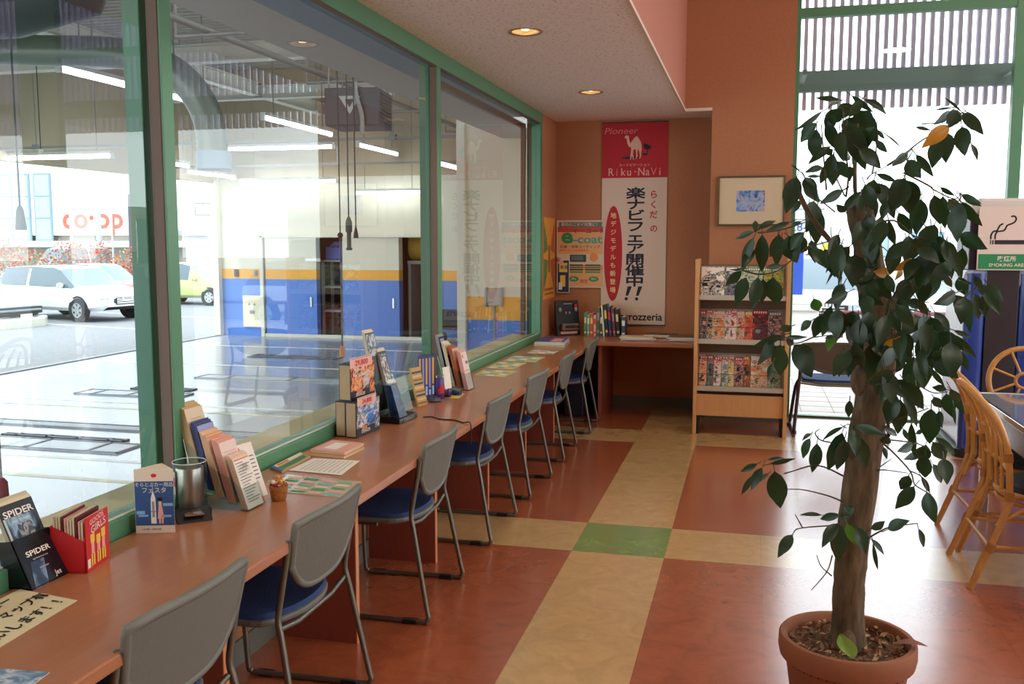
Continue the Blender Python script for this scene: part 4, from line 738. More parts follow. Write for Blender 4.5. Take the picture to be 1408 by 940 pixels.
b = B(); b.prism([(-.30, 0), (.30, 0), (.36, .62), (-.36, .62)], -.28, .28, 'y'); b.build('tub', mat('white_plastic', '#dcdcda', .5), wb, bevel=.02)
b = B(); b.box(-.39, .39, -.32, .32, .62, .70); b.prism([(-.3, .70), (.3, .70), (.18, .82), (-.18, .82)], -.25, .25, 'y'); b.build('lid', MATS['white_plastic'], wb, bevel=.02)
bn = thing('concrete_bench', 'grey block bench on the paving outside, behind the rattan chairs', 'bench', (2.5, 13.9, -.02))
B().box(-.75, .75, -.2, .2, .30, .42).build('seat_slab', mat('grey_concrete', '#a3a3a5', .85, var=.08, scale=10), bn, bevel=.02)
for x in (-.55, .55): B().box(x - .12, x + .12, -.16, .16, 0, .30).build('support', MATS['grey_concrete'], bn, bevel=.01)
rl2 = thing('guard_rail', 'low dark red rail at the edge of the paving', 'rail', (3.0, 16.6, -.02))
B().tube([(-1.6, 0, .42), (3.5, 0, .42)], .035, 8).build('bar', mat('dark_red_rail', '#6e2a2a', .5), rl2, smooth=50)
for x in (-1.5, .2, 1.9, 3.4): B().tube([(x, 0, 0), (x, 0, .42)], .03, 8).build('post', MATS['dark_red_rail'], rl2)
sg = thing('roadside_sign', 'white roadside sign with blue numerals beyond the blue post', 'sign', (.80, 16.4, -.02), 0)
b = B(); b.box(-.35, .35, -.03, .03, 1.7, 2.3); b.k = 1
for z in (1.95, 2.12): b.box(-.35, .35, -.034, -.03, z, z + .012)
for x in (-.12, .1): b.box(x, x + .012, -.034, -.03, 1.95, 2.3)
b.text('28-8', .2, place((0, -.036, 1.83), (1, 0, 0), (0, 0, 1)), 1, bold=.01); b.build('board', [WHITE, BLUEP], sg)
B().tube([(0, 0, 0), (0, 0, 1.7)], .04, 8).build('post', POLE, sg)
yb = thing('yellow_banner', 'narrow yellow banner sign behind the silver minivan', 'sign', (2.2, 30, -.25))
B().box(-.14, .14, -.02, .02, .9, 1.75).build('cloth', YELP, yb); B().tube([(-.15, 0, 0), (-.15, 0, 1.85)], .02, 6).build('pole', POLE, yb)
rb = thing('white_office', 'pale building with small windows across the road from the entrance', 'building', (9, 44, -.25))
B().box(-6, 10, 0, 10, 0, 3.6).build('walls', BW, rb)
for i in range(6):
    f = B().box(-4.5 + i * 2.2, -3.2 + i * 2.2, -.06, .02, 1.1, 2.2).build('window', MATS['slate_window_frame'], rb)
    B().box(-4.42 + i * 2.2, -3.28 + i * 2.2, -.08, -.06, 1.18, 2.12).build('pane', MATS['sky_blue_pane'], f)
tr_ = thing('round_shrub', 'clipped round shrub behind the silver minivan', 'shrub', (1.55, 29, -.25))
b = B(); rnd = random.Random(8)
for i in range(700):
    v = Vector((rnd.gauss(0, 1), rnd.gauss(0, 1), rnd.gauss(0, 1))).normalized() * rnd.uniform(.5, .75); p = v + Vector((0, 0, .75))
    d = Vector((rnd.uniform(-1, 1), rnd.uniform(-1, 1), rnd.uniform(-1, 1))).normalized() * .12; w = d.cross(v).normalized() * .05
    b.quad(p - d, p + w, p + d, p - w)
b.build('foliage', mat('olive_leaf', '#7d7d4e', .7), tr_, recalc=False)
B().tube([(0, 0, 0), (0, 0, .8)], .05, 8).build('stem', mat('bark', '#6f5b48', .8), tr_)

# ================================================================== counter along the window
def lshape(z0, z1, in_=0):
    return [(-1.838, -2.5), (-1.32, -2.5), (-1.32, 8.29), (-.372, 8.29), (-.372, 9.088), (-1.838, 9.088)]
ct = thing('counter', 'long L-shaped reddish wood counter running under the window', 'counter', (-1.58, 3, 0))
O = Vector((-1.58, 3, 0))
b = B(); pl = [(x + 1.58, y - 3) for x, y in lshape(0, 0)]
b.prism(pl, .665, .70, 'z'); b.build('worktop', WOOD, ct, bevel=.006, seg=3)
for i in range(10):
    y = -1.49 + i * .97
    if y > 7.6: continue
    p = B(); p.box(-1.837 + 1.58, -1.485 + 1.58, y - 3, y - 3 + .028, 0, .664); p = p.build('support_panel', PANELWOOD, ct)
    B().box(-1.485 + 1.58, -1.481 + 1.58, y - 3, y - 3 + .028, 0, .664).build('edge_band', WOODEDGE, p)
p = B(); p.box(-1.30 + 1.58, -1.27 + 1.58, 8.34 - 3, 9.08 - 3, 0, .664); p = p.build('support_panel', PANELWOOD, ct)
B().box(-1.30 + 1.58, -1.27 + 1.58, 8.336 - 3, 8.34 - 3, 0, .664).build('edge_band', mat('end_panel_edge', '#8e5138', .5), p)
tag(B().box(-.09, .09, -.22, .22, 0, .52).box(-.10, .10, -.23, .23, .52, .55).build('under_counter_box', mat('navy_black_plastic', '#1a1e2c', .5), loc=(-1.53, 8.60, 0), bevel=.012), 'dark box standing under the far corner of the counter', 'bin')  # plain navy-black box with a slightly wider top

# ------------------------------------------------------------------ grey stacking chairs
def make_chair():
    t = thing('stacking_chair', '', 'chair')
    def back(u, v):                         # u across -1..1, v bottom..top
        zt = .762 - .014 * u ** 4; zb = .512 + .105 * abs(u) ** 3.5
        z = zb + (zt - zb) * v; hw = .222 + .014 * v
        lean = .172 + (z - .50) * .20
        return lean + .035 * (1 - u * u) * (.6 + .4 * v), u * hw, z
    b = B(); nu, nv = 18, 10
    fr_ = [[b.V(back(i / nu * 2 - 1, j / nv)) for i in range(nu + 1)] for j in range(nv + 1)]
    bk = [[b.V(Vector(back(i / nu * 2 - 1, j / nv)) + Vector((.012, 0, -.003))) for i in range(nu + 1)] for j in range(nv + 1)]
    for j in range(nv):
        for i in range(nu):
            b.face([fr_[j][i], fr_[j + 1][i], fr_[j + 1][i + 1], fr_[j][i + 1]]); b.face([bk[j][i], bk[j][i + 1], bk[j + 1][i + 1], bk[j + 1][i]])
    sh_ = b.build('backrest', GREYPL, t, smooth=60)
    edge = [back(-1, j / 8) for j in range(9)] + [back(-1 + 2 * i / 16, 1) for i in range(1, 17)] + [back(1, 1 - j / 8) for j in range(1, 9)] + [back(1 - 2 * i / 16, 0) for i in range(1, 16)]
    B().tube([Vector(p) + Vector((.006, 0, 0)) for p in edge], .0125, 8, closed=True).build('rim', mat('grey_rim_plastic', '#6f726b', .45), sh_, smooth=60)
    # seat: grey shell with a blue pad, rounded rear edge
    def outline(k):
        o = [(-.27, -.19), (-.25, -.215)]
        o += [(.02, -.222)]
        for i in range(13):
            a = -math.pi / 2 + i * math.pi / 12; o.append((.06 + .115 * math.cos(a), .222 * math.sin(a)))
        o += [(.02, .222), (-.25, .215), (-.27, .19)]
        return [(-.05 + (x + .05) * k, y * k) for x, y in o]
    B().prism(outline(1), .405, .428, 'z').build('seat_shell', GREYPL, t, bevel=.008)
    b = B(); N = len(outline(1)); rings = []
    for k, z in ((.965, .426), (.97, .436), (.95, .446), (.80, .452), (.4, .452)):
        rings.append([b.V((x, y, z - .012 * (1 - abs(y) / .24) * (k < .9))) for x, y in outline(k)])
    for a, c in zip(rings, rings[1:]):
        for i in range(N): b.face([a[i], a[(i + 1) % N], c[(i + 1) % N], c[i]])
    b.face(rings[-1]); b.face(rings[0][::-1]); b.build('seat', BLUEFAB, t, smooth=50)
    for s in (-1, 1):
        path = [(.208, s * .243, .70), (.19, s * .243, .60), (.174, s * .243, .51), (.166, s * .245, .45), (.18, s * .25, .38), (.236, s * .272, .08), (.246, s * .275, .035), (.235, s * .275, .014), (.20, s * .275, .012), (-.18, s * .262, .012), (-.222, s * .26, .018), (-.235, s * .258, .05), (-.235, s * .235, .30), (-.23, s * .215, .385), (-.20, s * .20, .398), (.0, s * .20, .398)]
        lg = B().tube(smoothpath(path, 4), .0105, 8).build('sled_leg', STEEL, t, smooth=60)
        for x in (.165, -.17): B().box(x - .032, x + .032, s * .27 - .015, s * .27 + .015, 0, .02).build('glide', BLACKPL, lg, bevel=.004)
    B().tube([(.165, -.235, .418), (.168, -.12, .40), (.168, .12, .40), (.165, .235, .418)], .009, 8).build('rear_rail', STEEL, t, smooth=60)
    B().tube([(-.19, -.2, .396), (-.19, .2, .396)], .009, 8).build('front_rail', STEEL, t, smooth=60)
    return t
ch0 = make_chair()
CH = [(1.975, 'grey-backed chair nearest the camera, only its backrest top in view'),
      (2.755, 'second grey chair from the camera, at the counter below the handwritten leaflet stand'),
      (3.87, 'third grey chair along the counter, fully in view with its blue seat'),
      (4.93, 'fourth grey chair along the counter, standing beside the cream cross stripe'),
      (5.86, 'fifth grey chair along the counter, counting from the camera'),
      (6.88, 'sixth grey chair along the counter, next to last before the corner'),
      (7.90, 'last grey chair of the row, tucked in the far corner by the dark box')]
for i, (y, lab) in enumerate(CH):
    c = ch0 if i == 0 else copy_tree(ch0)
    c.location = (-1.525 + random.uniform(-.008, .008) + (.02 if i == 6 else 0), y, 0); c.rotation_euler.z = R((-2, 0, 2, 0, -2, 1, 3)[i]); c['label'] = lab; c['group'] = 'grey chairs along the counter'
dc = copy_tree(ch0); dc.name = 'side_chair'; dc.location = (.74, 8.33, 0); dc.rotation_euler.z = R(-86); dc.scale = (1.0, 1.36, 1.0)
dc['label'] = 'wide chair with dark brown backrest and blue seat in front of the entrance glass'
if 'group' in dc: del dc['group']
for c in dc.children:
    if c.name.startswith('backrest'):
        c.data = c.data.copy(); c.data.materials[0] = mat('dark_brown_backrest', '#584c40', .6)
        for r_ in c.children: r_.data = r_.data.copy(); r_.data.materials[0] = MATS['dark_brown_backrest']
    if c.name.startswith('sled_leg'): c.data = c.data.copy(); c.data.materials[0] = mat('brown_black_tube', '#3b2f2c', .4, .4)

# ------------------------------------------------------------------ magazine rack
rk = thing('magazine_rack', 'beech magazine rack with three sloping shelves against the orange pillar', 'rack', (-.06, 7.98, 0))
for x in (-.375, .345): B().box(x, x + .03, -.13, .20, 0, 1.445).build('side_panel', BEECH, rk, bevel=.004)
B().box(-.345, .345, -.10, -.08, .156, .335).build('kick_board', BEECH, rk, bevel=.003)
B().box(-.345, .345, .18, .195, .15, 1.40).build('back_board', mat('brown_back_board', '#8a6a52', .7), rk)
ALU = mat('pale_aluminium_lip', '#b9b2a4', .45, .2)
TIERS = ((.375, .66), (.765, 1.03), (1.125, 1.385))
for z0, z1 in TIERS:
    s_ = B(); s_.hexa([(-.345, -.10, z0), (.345, -.10, z0), (.345, .05, z0), (-.345, .05, z0), (-.345, -.10, z0 + .015), (.345, -.10, z0 + .015), (.345, .05, z0 + .015), (-.345, .05, z0 + .015)])
    M = None
    s_.hexa([(-.345, .0, z0 + .015), (.345, .0, z0 + .015), (.345, .012, z0 + .015), (-.345, .012, z0 + .015), (-.345, .085, z1), (.345, .085, z1), (.345, .097, z1), (-.345, .097, z1)])
    sl = s_.build('shelf', mat('grey_brown_shelf', '#9a8c7c', .6), rk)
    B().box(-.345, .345, -.112, -.10, z0 - .01, z0 + .03).build('lip', ALU, sl)
    B().tube([(-.345, -.108, z0 + .13), (.345, -.108, z0 + .13)], .003, 6).build('retaining_wire', CHROME, sl)
b = B()
for x in (-.34, .325): b.box(x, x + .015, -.09, .16, .0, .15)
b.build('foot_brace', BLACKPL, rk)

def magazine(label, x, tier, w, h, cols, dark=False, seed=0):
    """slim magazine leaning on the sloping shelf, cover printed towards the room"""
    z0, z1 = TIERS[tier]; rnd = random.Random(seed); th = .006
    slope = math.atan2(.085, z1 - z0 - .015)
    b = B(); b.box(-w / 2, w / 2, -th, 0, 0, h); b.k = 1
    y = -th - .0004
    def blk(x0, x1, a, c, k): b.quad((x0, y, a), (x1, y, a), (x1, y, c), (x0, y, c), k=k)
    blk(-w / 2, w / 2, 0, h, 1); y -= .0003
    blk(-w / 2 + .006, w / 2 - .006, h * .86, h * .975, 2)
    y -= .0003
    for i in range(3):
        x0 = rnd.uniform(-w / 2 + .004, w / 2 - .03); ww = rnd.uniform(.02, min(.05, w * .5)); a = rnd.uniform(.03, h * .6); hh = rnd.uniform(.008, .035)
        blk(x0, min(w / 2 - .003, x0 + ww), a, min(h * .84, a + hh), rnd.choice((3, 4))); y -= .0002
    for i in range(5):
        a = rnd.uniform(.03, h * .8); x0 = rnd.uniform(-w / 2 + .005, 0); blk(x0, x0 + w * rnd.uniform(.2, .42), a, a + .004, 5); y -= .0002
    for i in range(max(2, int(w / .02))):
        x0 = -w / 2 + .010 + i * .018; blk(x0, min(x0 + .012, w / 2 - .008), h * .885, h * .95, 0); y -= .00005
    hx = [HEX[m_.name] for m_ in cols]
    cols = (photo('cover_art_%d' % seed, [hx[3], '#2e2823', hx[0], hx[2], hx[0], hx[1], '#e6ddd0'], 17, .45, .8),) + tuple(cols[1:])
    o = b.build('magazine', [WHITE, *cols, BLACKP], loc=(-.06 + x, 7.98 - .004, z0 + .017), recalc=False)
    o.rotation_euler.x = -slope
    return tag(o, label, 'magazine', 'magazines on the sloping rack')
A4 = .275
for i, (x, w, h, cols, lab) in enumerate((
    (-.24, .19, .255, (WHITE, WHITE, BLACKP, BLACKP), 'white magazine with a wide black photo, first on the top shelf'),
    (-.09, .10, .25, (GREYP, WHITE, NAVYP, GREYP), 'grey magazine next to the black photo one on the top shelf'),
    (.06, .19, .255, (CREAM, GREENP, TEALP, CREAM), 'cream magazine behind the fig leaves on the top shelf'),
    (.24, .17, .25, (YELP, GREENP, GREENP, WHITE), 'green and yellow magazine at the right end of the top shelf'))):
    magazine(lab, x, 2, w, min(h, .25), cols, seed=i + 1)
MID = [(-.31, .055, (GREYP, REDP, BLACKP, PINKP), 'grey speckled magazine at the left end of the middle shelf'),
       (-.26, .05, (CREAM, REDP, BLACKP, YELP), 'narrow cream magazine second on the middle shelf'),
       (-.185, .10, (CREAM, PINKP, ORP, ORP), 'cream magazine with orange food photos on the middle shelf'),
       (-.11, .045, (WHITE, REDP, PINKP, GREYP), 'narrow white magazine with red title on the middle shelf'),
       (-.065, .045, (PINKP, REDP, WHITE, REDP), 'pale pink magazine with red title on the middle shelf'),
       (-.01, .065, (CREAM, PINKP, REDP, YELP), 'magazine with a big pink square on the middle shelf'),
       (.055, .065, (ORP, YELP, REDP, GREENP), 'orange and green magazine beside the dark red one'),
       (.15, .125, (mat('dark_red_print', '#7a1f2b', .5), REDP, BLACKP, GREYP), 'wide dark red magazine on the middle shelf'),
       (.27, .11, (mat('charcoal_print', '#2f2f36', .5), GREYP, PINKP, GREYP), 'charcoal magazine at the right end of the middle shelf')]
for i, (x, w, c, lab) in enumerate(MID): magazine(lab, x, 1, w, .245 + .012 * (i % 3 == 1), c, seed=20 + i)
LOW = [(-.305, .06, (CREAM, REDP, ORP, BLACKP), 'orange and cream magazine at the left end of the bottom shelf'),
       (-.245, .05, (GREYP, REDP, BLACKP, GREENP), 'grey-green magazine second on the bottom shelf'),
       (-.185, .06, (PINKP, REDP, WHITE, GREENP), 'pink magazine third on the bottom shelf'),
       (-.125, .05, (WHITE, REDP, GREENP, GREYP), 'white magazine with a green tree on the bottom shelf'),
       (-.075, .045, (CREAM, REDP, YELP, WHITE), 'plain cream magazine mid bottom shelf'),
       (-.015, .07, (PINKP, REDP, BLACKP, NAVYP), 'magazine with a dark car photo on the bottom shelf'),
       (.05, .055, (ORP, ORP, BLACKP, CREAM), 'orange magazine with a dark figure on the bottom shelf'),
       (.15, .135, (CREAM, WHITE, ORP, YELP), 'wide cream magazine with small red pictures on the bottom shelf'),
       (.27, .10, (CREAM, ORP, GREENP, BLACKP), 'cream magazine with a dark green figure at the right end of the bottom shelf')]
for i, (x, w, c, lab) in enumerate(LOW): magazine(lab, x, 0, w, .262 - .01 * (i % 3 == 2), c, seed=40 + i)

# ------------------------------------------------------------------ framed picture
pf = thing('framed_picture', 'small blue picture in a wide cream mount and dark frame on the orange pillar', 'picture', (-.01, 8.588, 1.94))
b = B()
for q in ((-.285, .285, .20, .216), (-.285, .285, -.216, -.20), (-.285, -.269, -.2, .2), (.269, .285, -.2, .2)): b.box(q[0], q[1], -.022, 0, q[2], q[3])
b.build('frame', mat('dark_bronze_frame', '#6b563d', .35, .4), pf, bevel=.003)
B().box(-.269, .269, -.010, -.002, -.2, .2).build('mount', mat('cream_mount', '#d9c6a4', .8), pf)
b = B(); b.box(-.125, .115, -.012, -.010, -.092, .088)
b.build('print', photo('blue_watercolour', ['#244a86', '#4a78b4', '#8fb0d4', '#c3aeb4', '#356aa8'], 13, .6), pf)
B().box(-.269, .269, -.019, -.017, -.2, .2).build('glazing', clear('picture_glass', '#ffffff', 1.3), pf)

# ------------------------------------------------------------------ potted fig
ft = thing('potted_fig_tree', 'tall fig tree with dark leaves in a round terracotta pot', 'potted plant', (.33, 3.08, 0))
TC = mat('terracotta', '#905a3c', .8, var=.10, scale=9, bump=.1)
pt = B().lathe([(0, 0), (.145, 0), (.150, .01), (.186, .255), (.190, .262), (.192, .27), (.206, .275), (.211, .30), (.210, .335), (.204, .343), (.190, .343), (.184, .335), (.182, .30), (.17, .29), (0, .29)], 56).build('pot', TC, ft, smooth=40)
b = B()
for i in range(96):
    a = i * math.tau / 96; b.ball((.1915 * math.cos(a), .1915 * math.sin(a), .266 + .003 * (i % 2)), .0045, n=5, m=4)
b.build('beaded_rim', mat('terracotta_dark', '#7a482e', .85), pt, smooth=60)
rnd = random.Random(5)
b = B(); b.grid(lambda u, v: ((.183 * v) * math.cos(u * math.tau), (.183 * v) * math.sin(u * math.tau), .305 + .010 * math.sin(u * 31) * v + rnd.uniform(-.006, .008)), 40, 12)
b.build('soil', mat('brown_potting_soil', '#5f4a36', .95, var=.3, scale=60, bump=.6), ft, smooth=30)
b = B()
for i in range(420):
    a = rnd.uniform(0, math.tau); r_ = .175 * math.sqrt(rnd.random()); p = Vector((r_ * math.cos(a), r_ * math.sin(a), .312 + rnd.uniform(0, .014)))
    d = Vector((rnd.uniform(-1, 1), rnd.uniform(-1, 1), rnd.uniform(-.3, .5))).normalized() * rnd.uniform(.006, .02); w = d.cross(Vector((0, 0, 1))).normalized() * rnd.uniform(.003, .008)
    k = rnd.choice((0, 0, 1, 2))
    b.quad(p - d, p + w, p + d, p - w + Vector((0, 0, .004)), k=k)
o = b.build('bark_litter', [mat('litter_brown', '#7d6247', .9), mat('litter_pale', '#a98e68', .9), mat('litter_red', '#7a4230', .9)], ft, recalc=False); o['kind'] = 'stuff'
BARK = mat('fig_bark', '#5c4c36', .9, var=.5, scale=38, stretch=(1, 1, .3), bump=1.0)
o_ = Vector((.33, 3.08, 0))
def loc3(l): return [Vector(l[i:i + 3]) - o_ for i in range(0, len(l), 3)]
tp = [Vector(TRUNK_DATA[i:i + 3]) - o_ for i in range(0, len(TRUNK_DATA), 4)]; trd = [r_ * (.92 if z_ < 1.0 else .78) for r_, z_ in zip(TRUNK_DATA[3::4], TRUNK_DATA[2::4])]
b = B(); pts = smoothpath(tp, 5); n = len(pts); rad = []
for i in range(n):
    q = i / (n - 1) * (len(trd) - 1); k = min(int(q), len(trd) - 2); rad.append(trd[k] + (trd[k + 1] - trd[k]) * (q - k))
pts = [Vector((pts[0].x, pts[0].y, .29))] + pts; rad = [rad[0] * 1.25] + rad
b.tube(pts, rad, 22)
rr = random.Random(2)
for v in b.bm.verts:
    a = math.atan2(v.co.y, v.co.x - .03)
    v.co += Vector((math.cos(a), math.sin(a), 0)) * (.003 * math.sin(5 * a + v.co.z * 9) + rr.uniform(-.002, .002))
for p, r_ in (((.008, -.015, 1.17), (.030, .034, .05)), ((.085, -.02, 1.38), (.035, .03, .05)), ((-.0, -.03, .33), (.03, .04, .06)), ((.05, -.045, 1.47), (.028, .02, .04))): b.ball(p, r_, n=14, m=10)
b.build('trunk', BARK, ft, smooth=60)
for d in TWIG_DATA:
    q = loc3(d); L = sum((a - c).length for a, c in zip(q, q[1:]))
    r0 = .0018 + min(.004, L * .005)
    sp = smoothpath(q, 4)
    B().tube(sp, [r0 * (1 - .6 * i / len(sp)) for i in range(len(sp))], 6).build('branch', mat('fig_twig', '#55472f', .85), ft, smooth=60)
br = B(); br.tube(smoothpath([(.0, 0, 1.50), (-.08, -.01, 1.58), (-.16, -.03, 1.68), (-.2, -.04, 1.76)], 5), [.013] * 6 + [.008] * 10, 8)
br.build('branch', BARK, ft, smooth=60)
b = B(); b.tube(smoothpath([(.0, -.01, 1.55), (-.03, -.02, 1.76), (-.03, 0, 1.95)], 5), .006, 8); b.build('branch', BARK, ft, smooth=60)
def leaves(data, name, m):
    v = [float(x) for x in data.split()]; b = B(); rnd = random.Random(11)
    cam = Vector((0, 0, 1.6))
    for i in range(0, len(v), 7):
        a = Vector(v[i:i + 3]); t = Vector(v[i + 3:i + 6]); t += (t - a) * .07; w = v[i + 6]
        ax = t - a; L = ax.length
        if L < .02: continue
        view = (a + t) / 2 - cam
        side = ax.cross(view).normalized(); tilt = rnd.uniform(-.55, .55)
        nrm = side.cross(ax).normalized()
        side = (side * math.cos(tilt) + nrm * math.sin(tilt)); nrm = side.cross(ax).normalized()
        up = nrm if nrm.dot(-view) > 0 else -nrm
        w = 1.02 * w / max(.75, math.cos(tilt)); N = 8; rows = []
        droop = rnd.uniform(.02, .10) * L; fold = rnd.uniform(.08, .3)
        for j in range(N + 1):
            s_ = j / N
            hw = w / 2 * (math.sin(math.pi * s_ ** .80) ** .85 if 0 < s_ < 1 else 0) * (1 if s_ < .75 else .9)
            if s_ == 0: hw = .0015
            if j == N: hw = 0
            c = a + ax * s_ + up * (math.sin(s_ * math.pi) * droop) - Vector((0, 0, droop * .6 * s_ * s_))
            wav = rnd.uniform(-.04, .04) * w
            rows.append([c + side * (-hw) - up * (-hw * fold) + up * wav, c + side * (-hw * .5) + up * hw * fold * .35, c, c + side * (hw * .5) + up * hw * fold * .35, c + side * hw + up * hw * fold - up * wav])
        vv = [[b.V(p - o_) for p in r_] for r_ in rows]
        for j in range(N):
            for k in range(4): b.face([vv[j][k], vv[j][k + 1], vv[j + 1][k + 1], vv[j + 1][k]])
        # petiole
        p0 = a - ax.normalized() * min(.03, L * .3)
        b.tube([p0 - o_, a - o_], .0014, 4)
    return b.build(name, m, ft, smooth=70, recalc=False)
def leafmat(name, h, tr_h):
    m = bpy.data.materials.new(name); m.use_nodes = True; nt = m.node_tree; N = nt.nodes; L = nt.links; p = N['Principled BSDF']
    p.inputs['Roughness'].default_value = .38; p.inputs['Specular IOR Level'].default_value = .5
    tc = N.new('ShaderNodeTexCoord'); nz = N.new('ShaderNodeTexNoise'); nz.inputs['Scale'].default_value = 9; L.new(tc.outputs['Object'], nz.inputs['Vector'])
    r = N.new('ShaderNodeValToRGB'); c = lin(h); r.color_ramp.elements[0].position = .35; r.color_ramp.elements[1].position = .7
    r.color_ramp.elements[0].color = tuple(x * .7 for x in c[:3]) + (1,); r.color_ramp.elements[1].color = tuple(x * 1.35 for x in c[:3]) + (1,)
    L.new(nz.outputs['Fac'], r.inputs[0]); L.new(r.outputs[0], p.inputs['Base Color'])
    t = N.new('ShaderNodeBsdfTranslucent'); t.inputs[0].default_value = lin(tr_h); mx = N.new('ShaderNodeMixShader'); mx.inputs[0].default_value = .12
    L.new(p.outputs[0], mx.inputs[1]); L.new(t.outputs[0], mx.inputs[2]); L.new(mx.outputs[0], N['Material Output'].inputs[0]); return m
leaves(LEAF_DATA, 'foliage', leafmat('fig_leaf', '#24402c', '#3f6b2c'))
leaves(BRIGHT_DATA, 'young_leaves', leafmat('young_fig_leaf', '#4d8a33', '#6fae3a'))['label'] = 'fresh bright green leaves'
leaves(YELLOW_DATA, 'yellowed_leaves', leafmat('yellow_fig_leaf', '#c08a28', '#d09a30'))['label'] = 'yellowed old leaves'
b = B(); b.grid(lambda u, v: (-.03 + (.028 * math.sin(math.pi * (v * .96 + .02))) * (2 * u - 1) + .035 * v, -.115 - .03 * v, .385 - .065 * v + .01 * abs(2 * u - 1)), 6, 8)
o = b.build('fallen_leaf', mat('green_yellow_leaf', '#7a9a3c', .5, var=.3, scale=20), ft, smooth=60, recalc=False); o['label'] = 'half-yellow fallen leaf lying on the soil'
b = B(); b.grid(lambda u, v: (.13 + .10 * v, -.05 + .02 * (2 * u - 1) * math.sin(math.pi * (v * .9 + .05)), .352 + .012 * math.sin(v * 3)), 4, 8)
b.build('dead_leaf', mat('dry_brown_leaf', '#7a4a36', .8), ft, smooth=60, recalc=False)

# ------------------------------------------------------------------ rattan chairs and table
RAT = mat('golden_rattan', '#c08844', .4, var=.12, scale=40, stretch=(1, 1, .2))
BIND = mat('rattan_binding', '#a06a30', .5)
PROF = [(1.022, 0.0), (1.075, .13), (1.128, .281), (1.166, .40), (1.17, .457), (1.163, .56), (1.150, .66), (1.115, .77), (1.07, .84), (1.02, .895)]
def prof_x(z):
    for (x0, z0), (x1, z1) in zip(PROF, PROF[1:]):
        if z <= z1: return x0 + (x1 - x0) * (z - z0) / (z1 - z0)
    return PROF[-1][0] - (z - PROF[-1][1]) * .9
def make_rattan():
    t = thing('rattan_chair', '', 'chair')
    X = lambda z: prof_x(z) - 1.32
    def arch(hw0, hw1, zbase, ztop, off=0, n=11):
        p = []
        side = [(z, hw0 + (hw1 - hw0) * min(1, z / .6)) for z in [zbase + (.66 - zbase) * i / 8 for i in range(9)]]
        for z, h in side: p.append((X(z) + off, -h, z))
        for i in range(1, n):
            a = math.pi - i * math.pi / n; z = .66 + (ztop - .66) * math.sin(a); p.append((X(z) + off, hw1 * math.cos(a), z))
        for z, h in side[::-1]: p.append((X(z) + off, h, z))
        return p
    B().tube(smoothpath(arch(.245, .235, 0, .93), 3), .0155, 10).build('back_frame', RAT, t, smooth=60)
    B().tube(smoothpath(arch(.215, .195, .30, .885, .012), 3), .012, 8).build('inner_arch', RAT, t, smooth=60)
    b = B()
    for y in (-.10, 0, .10):
        b.tube(smoothpath([(X(z), y * (1 if z < .7 else 1 - (z - .7) * 2), z) for z in (.44, .55, .66, .77, .86 - abs(y) * .3)], 3), .009, 8)
    b.build('splats', RAT, t, smooth=60)
    b = B(); b.tube([(X(.7) , -.2, .70), (X(.7) + .012, 0, .715), (X(.7), .2, .70)], .010, 8); b.tube([(X(.56), -.22, .56), (X(.56) + .015, 0, .56), (X(.56), .22, .56)], .010, 8); b.build('cross_rails', RAT, t, smooth=60)
    # seat ring, legs, braces
    ring = [(.10 + .245 * math.cos(a), .245 * math.sin(a), .42) for a in [i * math.tau / 24 for i in range(24)]]
    B().tube(ring, .016, 8, closed=True).build('seat_ring', RAT, t, smooth=60)
    B().tube([(p[0], p[1], .385) for p in ring], .012, 8, closed=True).build('lower_ring', RAT, t, smooth=60)
    B().lathe([(0, .42), (.22, .42), (.232, .435), (.225, .458), (.18, .468), (0, .47)], 30, c=(.10, 0, 0)).build('seat', mat('dark_seat_cushion', '#2a2d38', .8), t, smooth=50)
    for s in (-1, 1):
        lg = B().tube(smoothpath([(.27, s * .17, .42), (.295, s * .20, .25), (.33, s * .235, 0)], 5), .0155, 10).build('front_leg', RAT, t, smooth=60)
        B().tube([(.272, s * .172, .40), (.275, s * .175, .375)], .02, 10).build('binding', BIND, lg)
        B().tube(smoothpath([(-.285, s * .24, .03), (-.25, s * .235, .14), (-.18, s * .225, .30), (-.13, s * .20, .42)], 4), .0135, 8).build('rear_leg', RAT, t, smooth=60)
        B().tube(smoothpath([(-.20, s * .235, .30), (-.06, s * .23, .385), (.08, s * .225, .31), (.14, s * .225, .24)], 4), .0095, 8).build('arched_brace', RAT, t, smooth=60)
        B().tube([(-.225, s * .238, .20), (.30, s * .205, .20)], .0095, 8).build('side_stretcher', RAT, t, smooth=60)
        for z in (.20, .44, .62): B().tube([(X(z - .02), s * (.245 - .01 * (z > .3)), z - .02), (X(z + .02), s * (.245 - .01 * (z > .3)), z + .02)], .021, 10).build('binding', BIND, t, smooth=60)
    B().tube([(-.225, -.238, .20), (-.225, .238, .20)], .0095, 8).build('rear_stretcher', RAT, t, smooth=60)
    return t
rc0 = make_rattan(); rc0.location = (1.32, 4.86, 0); rc0['label'] = 'nearer golden rattan chair at the left side of the glass-topped table'; rc0['group'] = 'rattan chairs round the table'
rc1 = copy_tree(rc0); rc1.location = (1.37, 5.43, 0); rc1.rotation_euler.z = R(2); rc1['label'] = 'farther golden rattan chair at the left side of the table, behind the nearer one'
